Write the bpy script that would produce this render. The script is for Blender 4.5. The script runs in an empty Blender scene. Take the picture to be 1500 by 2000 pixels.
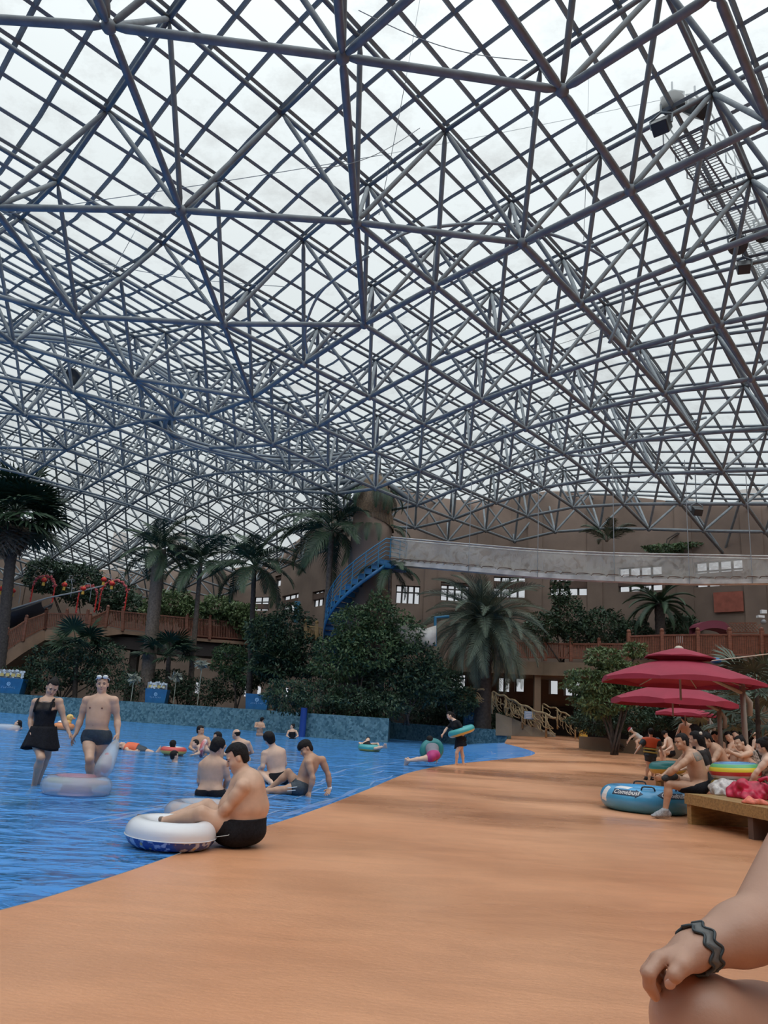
import bpy, bmesh, math, random
import numpy as np
from mathutils import Vector, Matrix
random.seed(7); RNG = np.random.default_rng(7)
SC = bpy.context.scene
COL = SC.collection
D = bpy.data
# ------------------------------------------------------------------ camera
F_PX, CX, CY = 1500.0, 750.0, 1000.0
HOR0, HORM, EYE = 1356.0, 0.065, 1.14
_roll = math.atan(HORM); _dist = (HOR0 + HORM*CX - CY)*math.cos(_roll); _p = math.atan(_dist/F_PX)
_r = np.array([1.0, 0, 0]); _f = np.array([0, math.cos(_p), math.sin(_p)]); _u = np.cross(_r, _f)
CR = math.cos(_roll)*_r + math.sin(_roll)*_u
CU = -math.sin(_roll)*_r + math.cos(_roll)*_u
CF = _f
EYEP = np.array([0, 0, EYE])
cam = D.cameras.new('camera'); camo = D.objects.new('camera', cam); COL.objects.link(camo)
camo.matrix_world = Matrix(((CR[0], CU[0], -CF[0], 0), (CR[1], CU[1], -CF[1], 0), (CR[2], CU[2], -CF[2], EYE), (0, 0, 0, 1)))
cam.sensor_fit = 'VERTICAL'; cam.sensor_height = 36.0; cam.lens = F_PX/2000*36
cam.clip_start = 0.05; cam.clip_end = 500
SC.camera = camo
# ------------------------------------------------------------------ sky, exposure
SC.view_settings.view_transform = 'Standard'; SC.view_settings.look = 'None'
SC.view_settings.gamma = 1; SC.view_settings.exposure = 0.0; SC.view_settings.use_curve_mapping = False
ZENITH = 1.62; GLOW = 4.6          # brightness overhead; sky glow added above and behind the camera to brighten the hall
w = D.worlds.new('overcast_sky'); SC.world = w; w.use_nodes = True
nt = w.node_tree; nt.nodes.clear()
tc = nt.nodes.new('ShaderNodeTexCoord'); sp = nt.nodes.new('ShaderNodeSeparateXYZ'); nt.links.new(tc.outputs['Generated'], sp.inputs[0])
mr = nt.nodes.new('ShaderNodeMapRange'); sq = nt.nodes.new('ShaderNodeMath'); sq.operation = 'POWER'; sq.inputs[1].default_value = 1.8; sq.use_clamp = True; nt.links.new(sp.outputs['Z'], sq.inputs[0]); nt.links.new(sq.outputs[0], mr.inputs[0])
mr.inputs[1].default_value = 0; mr.inputs[2].default_value = 1; mr.inputs[3].default_value = 0.36*ZENITH; mr.inputs[4].default_value = ZENITH
gt = nt.nodes.new('ShaderNodeMath'); gt.operation = 'GREATER_THAN'; gt.inputs[1].default_value = -0.02; nt.links.new(sp.outputs['Z'], gt.inputs[0])
mx = nt.nodes.new('ShaderNodeMix'); mx.data_type = 'FLOAT'; mx.inputs[2].default_value = 0.25
nt.links.new(gt.outputs[0], mx.inputs[0]); 
nv = nt.nodes.new('ShaderNodeVectorMath'); nv.operation = 'NORMALIZE'; nt.links.new(tc.outputs['Generated'], nv.inputs[0])
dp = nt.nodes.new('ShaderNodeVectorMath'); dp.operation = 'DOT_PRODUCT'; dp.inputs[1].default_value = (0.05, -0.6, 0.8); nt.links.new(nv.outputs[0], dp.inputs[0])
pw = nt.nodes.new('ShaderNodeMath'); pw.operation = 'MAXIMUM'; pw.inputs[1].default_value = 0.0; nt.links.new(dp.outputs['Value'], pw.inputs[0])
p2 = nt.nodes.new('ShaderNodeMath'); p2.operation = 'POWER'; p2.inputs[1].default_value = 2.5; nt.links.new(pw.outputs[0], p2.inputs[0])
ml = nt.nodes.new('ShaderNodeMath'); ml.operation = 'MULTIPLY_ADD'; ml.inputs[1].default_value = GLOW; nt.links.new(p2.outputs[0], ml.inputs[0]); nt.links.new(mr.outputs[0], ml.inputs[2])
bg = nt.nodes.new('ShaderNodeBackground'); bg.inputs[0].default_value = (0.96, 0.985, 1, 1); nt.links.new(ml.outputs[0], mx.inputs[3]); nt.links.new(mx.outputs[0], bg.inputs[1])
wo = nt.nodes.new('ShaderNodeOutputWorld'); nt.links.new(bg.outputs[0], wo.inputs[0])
cy = SC.cycles
cy.max_bounces = 5; cy.diffuse_bounces = 3; cy.glossy_bounces = 2; cy.transmission_bounces = 3; cy.transparent_max_bounces = 10
cy.caustics_reflective = False; cy.caustics_refractive = False
# ------------------------------------------------------------------ helpers: projection
def ray(px, py): return ((px-CX)*CR - (py-CY)*CU + F_PX*CF)/F_PX
def at(px, py, Y):                       # the point of a pixel's sight line at distance Y
    d = ray(px, py); return EYEP + d*(Y/d[1])
def onz(px, py, z): d = ray(px, py); return EYEP + d*((z-EYE)/d[2])
def sstep(a, b, x):
    t = np.clip((x-a)/(b-a), 0, 1); return t*t*(3-2*t)
# ------------------------------------------------------------------ helpers: materials
MATS = {}
def mat(name, col, rough=0.6, var=0.0, vscale=6.0, col2=None, bump=0.0, bscale=40.0, metal=0.0, spec=0.5, alpha=1.0, sub=0.0, coat=0.0, stretch=None, trans=0.0):
    if name in MATS: return MATS[name]
    m = D.materials.new(name); m.use_nodes = True; n = m.node_tree; b = n.nodes['Principled BSDF']
    b.inputs['Base Color'].default_value = (*col, 1); b.inputs['Roughness'].default_value = rough
    b.inputs['Metallic'].default_value = metal; b.inputs['Specular IOR Level'].default_value = spec
    b.inputs['Alpha'].default_value = alpha; b.inputs['Coat Weight'].default_value = coat
    if sub: b.inputs['Subsurface Weight'].default_value = sub; b.inputs['Subsurface Radius'].default_value = (0.02, 0.008, 0.004); b.inputs['Subsurface Scale'].default_value = 0.5
    if var or bump:
        t = n.nodes.new('ShaderNodeTexCoord'); mp = n.nodes.new('ShaderNodeMapping'); n.links.new(t.outputs['Object'], mp.inputs[0])
        if stretch: mp.inputs['Scale'].default_value = stretch
    if var:
        nz = n.nodes.new('ShaderNodeTexNoise'); nz.inputs['Scale'].default_value = vscale; nz.inputs['Detail'].default_value = 5; n.links.new(mp.outputs[0], nz.inputs[0])
        rp = n.nodes.new('ShaderNodeValToRGB'); n.links.new(nz.outputs[0], rp.inputs[0])
        c2 = col2 if col2 else tuple(min(1, c*(1+var)) for c in col); c1 = col if col2 else tuple(c*(1-var) for c in col)
        rp.color_ramp.elements[0].position = 0.35; rp.color_ramp.elements[1].position = 0.65
        rp.color_ramp.elements[0].color = (*c1, 1); rp.color_ramp.elements[1].color = (*c2, 1)
        n.links.new(rp.outputs[0], b.inputs['Base Color'])
    if bump:
        nb = n.nodes.new('ShaderNodeTexNoise'); nb.inputs['Scale'].default_value = bscale; nb.inputs['Detail'].default_value = 4; n.links.new(mp.outputs[0], nb.inputs[0])
        bp = n.nodes.new('ShaderNodeBump'); bp.inputs['Strength'].default_value = bump; bp.inputs['Distance'].default_value = 0.02
        n.links.new(nb.outputs[0], bp.inputs['Height']); n.links.new(bp.outputs[0], b.inputs['Normal'])
    if trans:                            # thin see-through film
        o = n.nodes['Material Output']; tr = n.nodes.new('ShaderNodeBsdfTransparent'); tr.inputs[0].default_value = (*[min(1, 0.4+0.6*c) for c in col], 1)
        ms = n.nodes.new('ShaderNodeMixShader'); ms.inputs[0].default_value = 1-trans
        n.links.new(tr.outputs[0], ms.inputs[1]); n.links.new(b.outputs[0], ms.inputs[2]); n.links.new(ms.outputs[0], o.inputs[0])
    MATS[name] = m; return m
def leafmat(name, c1, c2, sc=1.5):
    m = mat(name, c1, 0.5, 1, sc, c2, spec=0.35); return m
# ------------------------------------------------------------------ helpers: meshes
def nrm(v): v = np.asarray(v, float); return v/max(1e-9, np.linalg.norm(v))
def frame(d):
    d = nrm(d); a = np.array([0, 0, 1.0]) if abs(d[2]) < 0.9 else np.array([1.0, 0, 0])
    x = nrm(np.cross(a, d)); y = np.cross(d, x); return x, y
class MB:
    def __init__(s): s.v = []; s.f = []; s.n = 0; s.mi = []
    def add(s, v, f, mi=0):
        s.v.append(np.asarray(v, float).reshape(-1, 3)); s.f += [tuple(i+s.n for i in q) for q in f]; s.mi += [mi]*len(f); s.n += len(s.v[-1]); return s
    def box(s, c, size, rz=0.0, ax=None, mi=0):
        h = np.array(size)/2; p = np.array([[x, y, z] for x in (-1, 1) for y in (-1, 1) for z in (-1, 1)])*h
        if ax is not None: p = p@np.array(ax)
        elif rz: c_, s_ = math.cos(rz), math.sin(rz); p = p@np.array([[c_, s_, 0], [-s_, c_, 0], [0, 0, 1]])
        return s.add(p+np.asarray(c), [(0, 1, 3, 2), (4, 6, 7, 5), (0, 4, 5, 1), (2, 3, 7, 6), (0, 2, 6, 4), (1, 5, 7, 3)], mi)
    def bar(s, a, b, w, h, up=(0, 0, 1), mi=0):           # square bar from a to b
        a, b = np.asarray(a, float), np.asarray(b, float); d = nrm(b-a); x = nrm(np.cross(up, d)); 
        y = np.cross(d, x); return s.box((a+b)/2, (np.linalg.norm(b-a), w, h), ax=(d, x, y), mi=mi)
    def tube(s, pts, r, n=8, cap=True, mi=0, flat=None):
        pts = np.asarray(pts, float); m = len(pts); r = np.broadcast_to(np.asarray(r, float), (m,))
        t = np.gradient(pts, axis=0) if m > 2 else np.array([pts[1]-pts[0]]*2)
        x, y = frame(t[0]); V = []
        for k in range(m):
            d = nrm(t[k]); x = nrm(x-d*(x@d)); y = np.cross(d, x)
            for i in range(n):
                a = 2*math.pi*i/n; V.append(pts[k]+r[k]*(math.cos(a)*x+math.sin(a)*y))
        f = [(k*n+i, k*n+(i+1) % n, (k+1)*n+(i+1) % n, (k+1)*n+i) for k in range(m-1) for i in range(n)]
        if cap: f += [tuple(range(n-1, -1, -1)), tuple(range((m-1)*n, m*n))]
        return s.add(V, f, mi)
    def lathe(s, prof, c=(0, 0, 0), n=24, ax=None, mi=0, cap=True, sx=1.0, sy=1.0):
        V = [(r*math.cos(2*math.pi*i/n)*sx, r*math.sin(2*math.pi*i/n)*sy, z) for r, z in prof for i in range(n)]; V = np.array(V)
        if ax is not None: V = V@np.array(ax)
        m = len(prof); f = [(k*n+i, k*n+(i+1) % n, (k+1)*n+(i+1) % n, (k+1)*n+i) for k in range(m-1) for i in range(n)]
        if cap: f += [tuple(range(n-1, -1, -1)), tuple(range((m-1)*n, m*n))]
        return s.add(V+np.asarray(c), f, mi)
    def ball(s, c, r, n=12, ax=None, mi=0):
        r = np.broadcast_to(np.asarray(r, float), (3,)); k = max(4, n//2)
        V = []
        for j in range(k+1):
            t = math.pi*min(max(j/k, 0.02), 0.98)
            for i in range(n):
                V.append((math.sin(t)*math.cos(2*math.pi*i/n)*r[0], math.sin(t)*math.sin(2*math.pi*i/n)*r[1], math.cos(t)*r[2]))
        V = np.array(V); V = V@np.array(ax) if ax is not None else V
        f = [(j*n+(i+1) % n, j*n+i, (j+1)*n+i, (j+1)*n+(i+1) % n) for j in range(k) for i in range(n)]
        f += [tuple(range(n)), tuple(range((k+1)*n-1, k*n-1, -1))]
        return s.add(V+np.asarray(c), f, mi)
    def torus(s, c, R, r, ax=None, n=40, m=16, flat=1.0, mi=0, v0=0.0, v1=2*math.pi, close=True, sy=1.0):
        V = []
        nm = m if close else m+1
        for i in range(n):
            a = 2*math.pi*i/n
            for j in range(nm):
                b = v0+(v1-v0)*j/m
                V.append(((R+r*math.cos(b))*math.cos(a), sy*(R+r*math.cos(b))*math.sin(a), r*flat*math.sin(b)))
        V = np.array(V); V = V@np.array(ax) if ax is not None else V
        f = [(i*nm+j, ((i+1) % n)*nm+j, ((i+1) % n)*nm+(j+1) % nm, i*nm+(j+1) % nm) for i in range(n) for j in range(m if close else m)]
        return s.add(V+np.asarray(c), f, mi)
    def grid(s, P, mi=0, closeu=False):                      # P[nu][nv] points
        P = np.asarray(P, float); a, b = P.shape[:2]
        f = [(i*b+j, ((i+1) % a)*b+j, ((i+1) % a)*b+j+1, i*b+j+1) for i in range(a if closeu else a-1) for j in range(b-1)]
        return s.add(P.reshape(-1, 3), f, mi)
def empty(name, loc, label=None, cat=None, group=None, kind=None):
    o = D.objects.new(name, None); COL.objects.link(o); o.location = tuple(loc); o.empty_display_size = 0.1
    return tag(o, label, cat, group, kind)
def tag(o, label=None, cat=None, group=None, kind=None):
    if label: o['label'] = label
    if cat: o['category'] = cat
    if group: o['group'] = group
    if kind: o['kind'] = kind
    return o
def link_mesh(name, V, Fc, m, parent=None, smooth=False, mi=None):
    me = D.meshes.new(name); off = np.array(parent.location) if parent is not None and not parent.parent else np.zeros(3)
    if parent is not None and parent.parent: off = np.array(parent.parent.location)
    me.from_pydata((np.asarray(V, float)-off).tolist(), [], Fc)
    for q in (m if isinstance(m, (list, tuple)) else [m]): me.materials.append(q)
    if mi is not None and any(mi): me.polygons.foreach_set('material_index', mi)
    if smooth: me.polygons.foreach_set('use_smooth', [True]*len(me.polygons))
    me.update()
    o = D.objects.new(name, me); COL.objects.link(o)
    if parent is not None: o.parent = parent
    return o
def make(name, mb, m, parent=None, smooth=False, label=None, cat=None, group=None, kind=None):
    V = np.concatenate(mb.v); o = link_mesh(name, V, mb.f, m, parent, smooth, mb.mi)
    return tag(o, label, cat, group, kind)
def solid(name, mb, m, loc, **k):                            # a thing that is one mesh, with its origin at loc
    mb.v = [v-np.asarray(loc) for v in mb.v]; o = make(name, mb, m, None, **k); o.location = tuple(loc); return o
def bevel(o, wd, seg=2):
    b = o.modifiers.new('bevel', 'BEVEL'); b.width = wd; b.segments = seg; b.limit_method = 'ANGLE'; return o
# ------------------------------------------------------------------ common materials
STEEL = mat('painted_steel', (0.14, 0.158, 0.175), 0.6, 0.15, 3)
STEELG = mat('grey_steel', (0.24, 0.255, 0.27), 0.45, 0.15, 3)
PLASTER = mat('brown_plaster', (0.175, 0.125, 0.1), 0.85, 0.16, 0.5, bump=0.15, bscale=8)
PLASTERD = mat('dark_brown_plaster', (0.105, 0.065, 0.052), 0.85, 0.2, 0.6)
BEAMM = mat('beige_beam', (0.2, 0.15, 0.105), 0.8, 0.15, 0.8)
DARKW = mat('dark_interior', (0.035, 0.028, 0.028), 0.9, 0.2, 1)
WOODR = mat('red_brown_wood', (0.2, 0.075, 0.045), 0.6, 0.25, 3, stretch=(1, 1, 8))
WOODY = mat('honey_wood', (0.33, 0.2, 0.075), 0.45, 0.25, 3, stretch=(1, 12, 12))
BARK = mat('grey_bark', (0.13, 0.1, 0.08), 0.9, 0.3, 8, bump=0.6, bscale=14)
BARKD = mat('dark_bark', (0.05, 0.04, 0.036), 0.9, 0.3, 8, bump=0.6, bscale=14)
BLUEP = mat('blue_paint', (0.012, 0.11, 0.27), 0.4, 0.15, 2)
BLUEL = mat('light_blue_paint', (0.035, 0.16, 0.28), 0.4)
WHITEP = mat('white_plastic', (0.78, 0.78, 0.8), 0.35)
BLACKP = mat('black_plastic', (0.02, 0.022, 0.026), 0.4)
SKIN = mat('skin', (0.62, 0.385, 0.275), 0.45, 0.08, 9, sub=0.0, spec=0.4)
SKIN_T = mat('tanned_skin', (0.50, 0.29, 0.195), 0.45, 0.1, 9, spec=0.4)
SKIN_P = mat('pale_skin', (0.68, 0.45, 0.34), 0.45, 0.08, 9, spec=0.4)
HAIR = mat('black_hair', (0.011, 0.009, 0.01), 0.6, 0.4, 60, spec=0.2, bump=0.5, bscale=120)
CLOTHK = mat('black_swim_fabric', (0.012, 0.012, 0.016), 0.8, 0.3, 60, spec=0.2)
# ================================================================== THE SETTING
from mathutils.geometry import delaunay_2d_cdt
def hF(x, y): return 0.024*np.maximum(0, np.asarray(y)-20)*sstep(2, 9, np.asarray(x))
def onF(px, py):
    z = 0.0
    for _ in range(60):
        P = onz(px, py, z); z += 0.5*(float(hF(P[0], P[1]))-z)
    return np.array([P[0], P[1], z])
SHORE = [np.array(p, float) for p in [(-9, -12.5, 0), (-5.6, -4, 0), (-3.4, 1.2, 0), (-2.5, 3.2, 0)]]
SHORE += [onF(*q) for q in [(0, 1778), (100, 1750), (250, 1702), (400, 1650), (500, 1620), (620, 1580), (720, 1541), (760, 1524), (800, 1509), (850, 1498), (900, 1491), (950, 1486), (1000, 1481), (1035, 1476), (1045, 1471), (1036, 1466), (1016, 1460), (985, 1452)]]
def smooth_line(P, n=6):
    P = np.array(P); out = []
    for k in range(len(P)-1):
        p0, p1, p2, p3 = P[max(k-1, 0)], P[k], P[k+1], P[min(k+2, len(P)-1)]
        for t in np.arange(n)/n:
            out.append(0.5*((2*p1)+(-p0+p2)*t+(2*p0-5*p1+4*p2-p3)*t*t+(-p0+3*p1-3*p2+p3)*t**3))
    out.append(P[-1]); return np.array(out)
SH = smooth_line(SHORE, 4)
WEND = at(990, 1443, 44.0)[:2]
PWALL = {}                                                # pool wall corner points (x, y)
PWALL[1] = [np.array((-42, 56.0)), at(0, 1380, 52)[:2], at(300, 1400, 49)[:2], at(590, 1432, 46)[:2]]
PWALL[2] = [at(592, 1432, 41.6)[:2], at(680, 1440, 40.6)[:2], at(757, 1447, 40.6)[:2]]
PWALL[3] = [at(762, 1433, 50)[:2], at(870, 1438, 47)[:2], WEND]
POOLB = [p for p in PWALL[3][::-1]]+[p for p in PWALL[2][::-1]]+[p for p in PWALL[1][::-1]]+[np.array((-42, -12.5))]
def seg_dist(P, L):
    P = np.asarray(P); d = np.full(len(P), 1e9)
    for a, b in zip(L[:-1], L[1:]):
        ab = b-a; t = np.clip(((P-a)@ab)/max(1e-9, ab@ab), 0, 1); d = np.minimum(d, np.linalg.norm(P-(a+t[:, None]*ab), axis=1))
    return d
def zP(x, y):
    P = np.stack([np.atleast_1d(x), np.atleast_1d(y)], 1).astype(float); d = seg_dist(P, SH[:, :2])
    return hF(P[:, 0], P[:, 1])-np.minimum(0.042*d, 1.3)
def inpoly(P, poly):
    P = np.asarray(P); x, y = P[:, 0], P[:, 1]; c = np.zeros(len(P), bool); n = len(poly)
    for i in range(n):
        a, b = poly[i], poly[(i+1) % n]
        k = ((a[1] > y) != (b[1] > y)) & (x < (b[0]-a[0])*(y-a[1])/((b[1]-a[1]) if b[1] != a[1] else 1e-9)+a[0]); c ^= k
    return c
def poly_mesh(poly, zf, step=1.5, near=None):
    poly = np.array([p[:2] for p in poly]); lo, hi = poly.min(0), poly.max(0)
    g = np.array([(x, y) for x in np.arange(lo[0], hi[0], step) for y in np.arange(lo[1], hi[1], step)])+0.013
    g = g[inpoly(g, poly)]; g = g[seg_dist(g, np.vstack([poly, poly[:1]])) > step*0.4]
    pts = [Vector(p) for p in poly]+[Vector(p) for p in g]; n = len(poly)
    r = delaunay_2d_cdt(pts, [(i, (i+1) % n) for i in range(n)], [], 1, 1e-5)
    v = np.array([tuple(p) for p in r[0]]); z = zf(v[:, 0], v[:, 1]); F = []
    for t in r[2]:
        a, b, c = v[t[0]], v[t[1]], v[t[2]]
        F.append(tuple(t) if (b[0]-a[0])*(c[1]-a[1])-(b[1]-a[1])*(c[0]-a[0]) > 0 else tuple(t[::-1]))
    return np.column_stack([v, z]), F
# ---- wet orange deck
def deck_material():
    m = D.materials.new('wet_orange_concrete'); m.use_nodes = True; n = m.node_tree; L = n.links.new; b = n.nodes['Principled BSDF']
    t = n.nodes.new('ShaderNodeTexCoord')
    def noise(scale, st, det=4, rot=0.0):
        mp = n.nodes.new('ShaderNodeMapping'); mp.inputs['Scale'].default_value = st; mp.inputs['Rotation'].default_value = (0, 0, rot); L(t.outputs['Object'], mp.inputs[0])
        z = n.nodes.new('ShaderNodeTexNoise'); z.inputs['Scale'].default_value = scale; z.inputs['Detail'].default_value = det; L(mp.outputs[0], z.inputs[0]); return z
    def ramp(src, stops):
        r = n.nodes.new('ShaderNodeValToRGB'); L(src, r.inputs[0])
        while len(r.color_ramp.elements) < len(stops): r.color_ramp.elements.new(0.5)
        for e, (p, c) in zip(r.color_ramp.elements, stops): e.position = p; e.color = c if len(c) == 4 else (*c, 1)
        return r
    big = noise(0.5, (1, 0.5, 1)); st = noise(2.4, (0.5, 1.6, 1), 7, 0.5); st.inputs['Distortion'].default_value = 1.2; fine = noise(30, (0.6, 1.3, 1), 5, 0.5)
    c1 = ramp(big.outputs[0], [(0.35, (0.70, 0.31, 0.155)), (0.7, (0.80, 0.40, 0.22))])
    c2 = ramp(st.outputs[0], [(0.38, (0.88, 0.87, 0.87)), (0.62, (1.0, 1.0, 1.0))])
    mix = n.nodes.new('ShaderNodeMix'); mix.data_type = 'RGBA'; mix.blend_type = 'MULTIPLY'; mix.inputs[0].default_value = 0.85
    L(c1.outputs[0], mix.inputs[6]); L(c2.outputs[0], mix.inputs[7])
    pud = noise(0.34, (0.45, 1.0, 1), 5, 0.15); wet = ramp(pud.outputs[0], [(0.44, (1, 1, 1)), (0.62, (0.68, 0.64, 0.64))]); mw = n.nodes.new('ShaderNodeMix'); mw.data_type = 'RGBA'; mw.blend_type = 'MULTIPLY'; sy = n.nodes.new('ShaderNodeSeparateXYZ'); L(t.outputs['Object'], sy.inputs[0]); my = n.nodes.new('ShaderNodeMapRange'); my.interpolation_type = 'SMOOTHSTEP'; my.inputs[1].default_value = 4.5; my.inputs[2].default_value = 11; my.inputs[3].default_value = 0.25; L(sy.outputs[1], my.inputs[0]); L(my.outputs[0], mw.inputs[0]); L(mix.outputs[2], mw.inputs[6]); L(wet.outputs[0], mw.inputs[7]); L(mw.outputs[2], b.inputs['Base Color']); rr = ramp(pud.outputs[0], [(0.40, (0.40,)*3), (0.72, (0.13,)*3)]); L(rr.outputs[0], b.inputs['Roughness'])
    bp = n.nodes.new('ShaderNodeBump'); bp.inputs['Strength'].default_value = 0.35; bp.inputs['Distance'].default_value = 0.012
    ad = n.nodes.new('ShaderNodeMath'); ad.operation = 'ADD'; L(st.outputs[0], ad.inputs[0]); L(fine.outputs[0], ad.inputs[1]); L(ad.outputs[0], bp.inputs['Height'])
    stg = ramp(pud.outputs[0], [(0.40, (0.24,)*3), (0.72, (0.08,)*3)]); L(stg.outputs[0], bp.inputs['Strength'])
    L(bp.outputs[0], b.inputs['Normal']); b.inputs['Specular IOR Level'].default_value = 0.5
    return m
DECK = deck_material()
RW = [np.array(p, float) for p in [(38, -14), (38, 10), (36, 26), (31, 38), (24.5, 46.4), (19.6, 51), (15.1, 54.6), (9.8, 57), (-0.2, 57.6)]]
BW = [np.array(p, float) for p in [(-0.2, 57.6), (-3.6, 66), (-11, 78), (-19, 80.4), (-31, 83), (-35, 84), (-37, 80)]]
LW = [np.array(p, float) for p in [(-37, 80), (-43, 74), (-48, 60), (-48, -14)]]
FWL = [np.array(p, float) for p in [(-48, -14), (38, -14)]]
OUT = RW+BW[1:]+LW[1:]
deckpoly = [p for p in SH]+[WEND]+[np.array(p) for p in [(9.3, 57.0)]]+[p for p in RW[7::-1]]+[np.array((-9, -14.0))]
V, Fc = poly_mesh(deckpoly, lambda x, y: hF(x, y)+0.0, 1.2)
fl = link_mesh('floor', V, Fc, DECK, smooth=True); tag(fl, 'wet orange concrete beach deck sloping into the pool', 'floor', kind='structure')
# ---- blue painted pool floor and the water
POOLP = mat('blue_pool_paint', (0.1, 0.36, 0.92), 0.16, 1, 0.9, (0.16, 0.44, 0.95), bump=0.1, bscale=9)
poolpoly = [p[:2] for p in SH]+POOLB
V, Fc = poly_mesh(poolpoly, lambda x, y: zP(x, y)+0.003, 1.5)
pf = link_mesh('pool_floor', V, Fc, POOLP, smooth=True); tag(pf, 'blue painted floor of the wave pool under the water', 'pool floor', kind='structure')
def water_material():
    m = D.materials.new('pool_water'); m.use_nodes = True; n = m.node_tree; L = n.links.new; n.nodes.clear()
    o = n.nodes.new('ShaderNodeOutputMaterial'); t = n.nodes.new('ShaderNodeTexCoord')
    def noise(scale, st, det, rot):
        mp = n.nodes.new('ShaderNodeMapping'); mp.inputs['Scale'].default_value = st; mp.inputs['Rotation'].default_value = (0, 0, rot); L(t.outputs['Object'], mp.inputs[0])
        z = n.nodes.new('ShaderNodeTexNoise'); z.inputs['Scale'].default_value = scale; z.inputs['Detail'].default_value = det; z.inputs['Distortion'].default_value = 0.6; L(mp.outputs[0], z.inputs[0]); return z
    a = noise(1.1, (0.45, 1.0, 1), 3, -0.5); c = noise(3.6, (0.6, 1.0, 1), 3, 0.3)
    ad = n.nodes.new('ShaderNodeMath'); ad.operation = 'MULTIPLY_ADD'; ad.inputs[1].default_value = 0.3; L(c.outputs[0], ad.inputs[0]); L(a.outputs[0], ad.inputs[2])
    bp = n.nodes.new('ShaderNodeBump'); bp.inputs['Strength'].default_value = 1.0; bp.inputs['Distance'].default_value = 0.26; L(ad.outputs[0], bp.inputs['Height'])
    fr = n.nodes.new('ShaderNodeFresnel'); fr.inputs[0].default_value = 1.33; L(bp.outputs[0], fr.inputs['Normal'])
    tr = n.nodes.new('ShaderNodeBsdfTransparent'); tr.inputs[0].default_value = (0.84, 0.94, 0.99, 1)
    df = n.nodes.new('ShaderNodeBsdfDiffuse'); df.inputs[0].default_value = (0.13, 0.45, 1.0, 1)
    m0 = n.nodes.new('ShaderNodeMixShader'); m0.inputs[0].default_value = 0.5; L(tr.outputs[0], m0.inputs[1]); L(df.outputs[0], m0.inputs[2])
    gl = n.nodes.new('ShaderNodeBsdfGlossy'); gl.inputs['Roughness'].default_value = 0.08; gl.inputs[0].default_value = (0.72, 0.86, 1.0, 1); L(bp.outputs[0], gl.inputs['Normal'])
    mx_ = n.nodes.new('ShaderNodeMixShader'); L(fr.outputs[0], mx_.inputs[0]); L(m0.outputs[0], mx_.inputs[1]); L(gl.outputs[0], mx_.inputs[2]); L(mx_.outputs[0], o.inputs[0])
    return m
WATER = water_material()
V, Fc = poly_mesh(poolpoly, lambda x, y: 0*x+0.004, 1.5)
wa = link_mesh('pool_water', V, Fc, WATER, smooth=True); tag(wa, 'rippling blue water of the wave pool', 'water', kind='stuff')
# ---- tiled pool walls
def tile_material():
    m = D.materials.new('teal_mosaic_tile'); m.use_nodes = True; n = m.node_tree; L = n.links.new; b = n.nodes['Principled BSDF']
    t = n.nodes.new('ShaderNodeTexCoord'); v = n.nodes.new('ShaderNodeTexVoronoi'); v.inputs['Scale'].default_value = 9; L(t.outputs['Object'], v.inputs[0])
    r = n.nodes.new('ShaderNodeValToRGB'); e = r.color_ramp.elements; e[0].color = (0.035, 0.10, 0.135, 1); e[1].color = (0.15, 0.27, 0.31, 1); sx = n.nodes.new('ShaderNodeSeparateXYZ'); L(v.outputs['Color'], sx.inputs[0]); L(sx.outputs[0], r.inputs[0]); L(r.outputs[0], b.inputs['Base Color'])
    b.inputs['Roughness'].default_value = 0.3; return m
TILE = tile_material()
def wall_strip(name, pts, z0, z1, th, m, label, cat='pool wall'):
    mb = MB(); pts = [np.asarray(p, float) for p in pts]
    for a, b in zip(pts[:-1], pts[1:]):
        d = nrm(b-a); n = np.array([-d[1], d[0]])*th; 
        if n[1] < 0: n = -n
        q = [a, b, b+n, a+n]; V = [(p[0], p[1], z) for z in (z0, z1) for p in q]
        mb.add(V, [(0, 1, 5, 4), (1, 2, 6, 5), (2, 3, 7, 6), (3, 0, 4, 7), (4, 5, 6, 7), (3, 2, 1, 0)])
    o = make(name, mb, m); return tag(o, label, cat, kind='structure')
wall_strip('pool_wall', PWALL[1], -1.6, 1.22, 0.5, TILE, 'long teal mosaic pool wall on the left side')
wall_strip('pool_wall', PWALL[2]+[PWALL[3][0]], -1.6, 1.2, 0.4, TILE, 'nearer teal mosaic pool wall block in the middle behind the blue post')
wall_strip('pool_wall', PWALL[3], -1.2, 0.98, 0.4, TILE, 'low recessed mosaic pool wall ending at the orange ramp')
# ---- planted ground behind the pool walls
gp = [p for p in PWALL[1]]+[p for p in PWALL[2]]+[p for p in PWALL[3]]+[np.array((9.3, 57.0))]+[np.array(p) for p in BW]+[np.array(p) for p in LW[1:3]]
V, Fc = poly_mesh([p+np.array((0, 0.3)) if i < 11 else p for i, p in enumerate(gp)], lambda x, y: 0*x+0.9, 4.0)
SOIL = mat('dark_soil', (0.04, 0.035, 0.028), 0.95, 0.4, 3)
o = link_mesh('garden_ground', V, Fc, SOIL); tag(o, 'dark planted ground behind the pool walls', 'ground', kind='structure')
COLP = np.array([-1.2, 43.5])
def und(x, y):
    s = (x-COLP[0])*0.89-(y-COLP[1])*0.45
    return -1.7*np.exp(-(s/6.0)**2)+1.6*np.exp(-((s+17)/10)**2)-4.0*sstep(9, 27, x)-4.6*sstep(56, 80, y)
def ztop(x, y): return 19.0+und(x, y)
def zbot(x, y): return 15.35+0.75*und(x, y)
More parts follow.
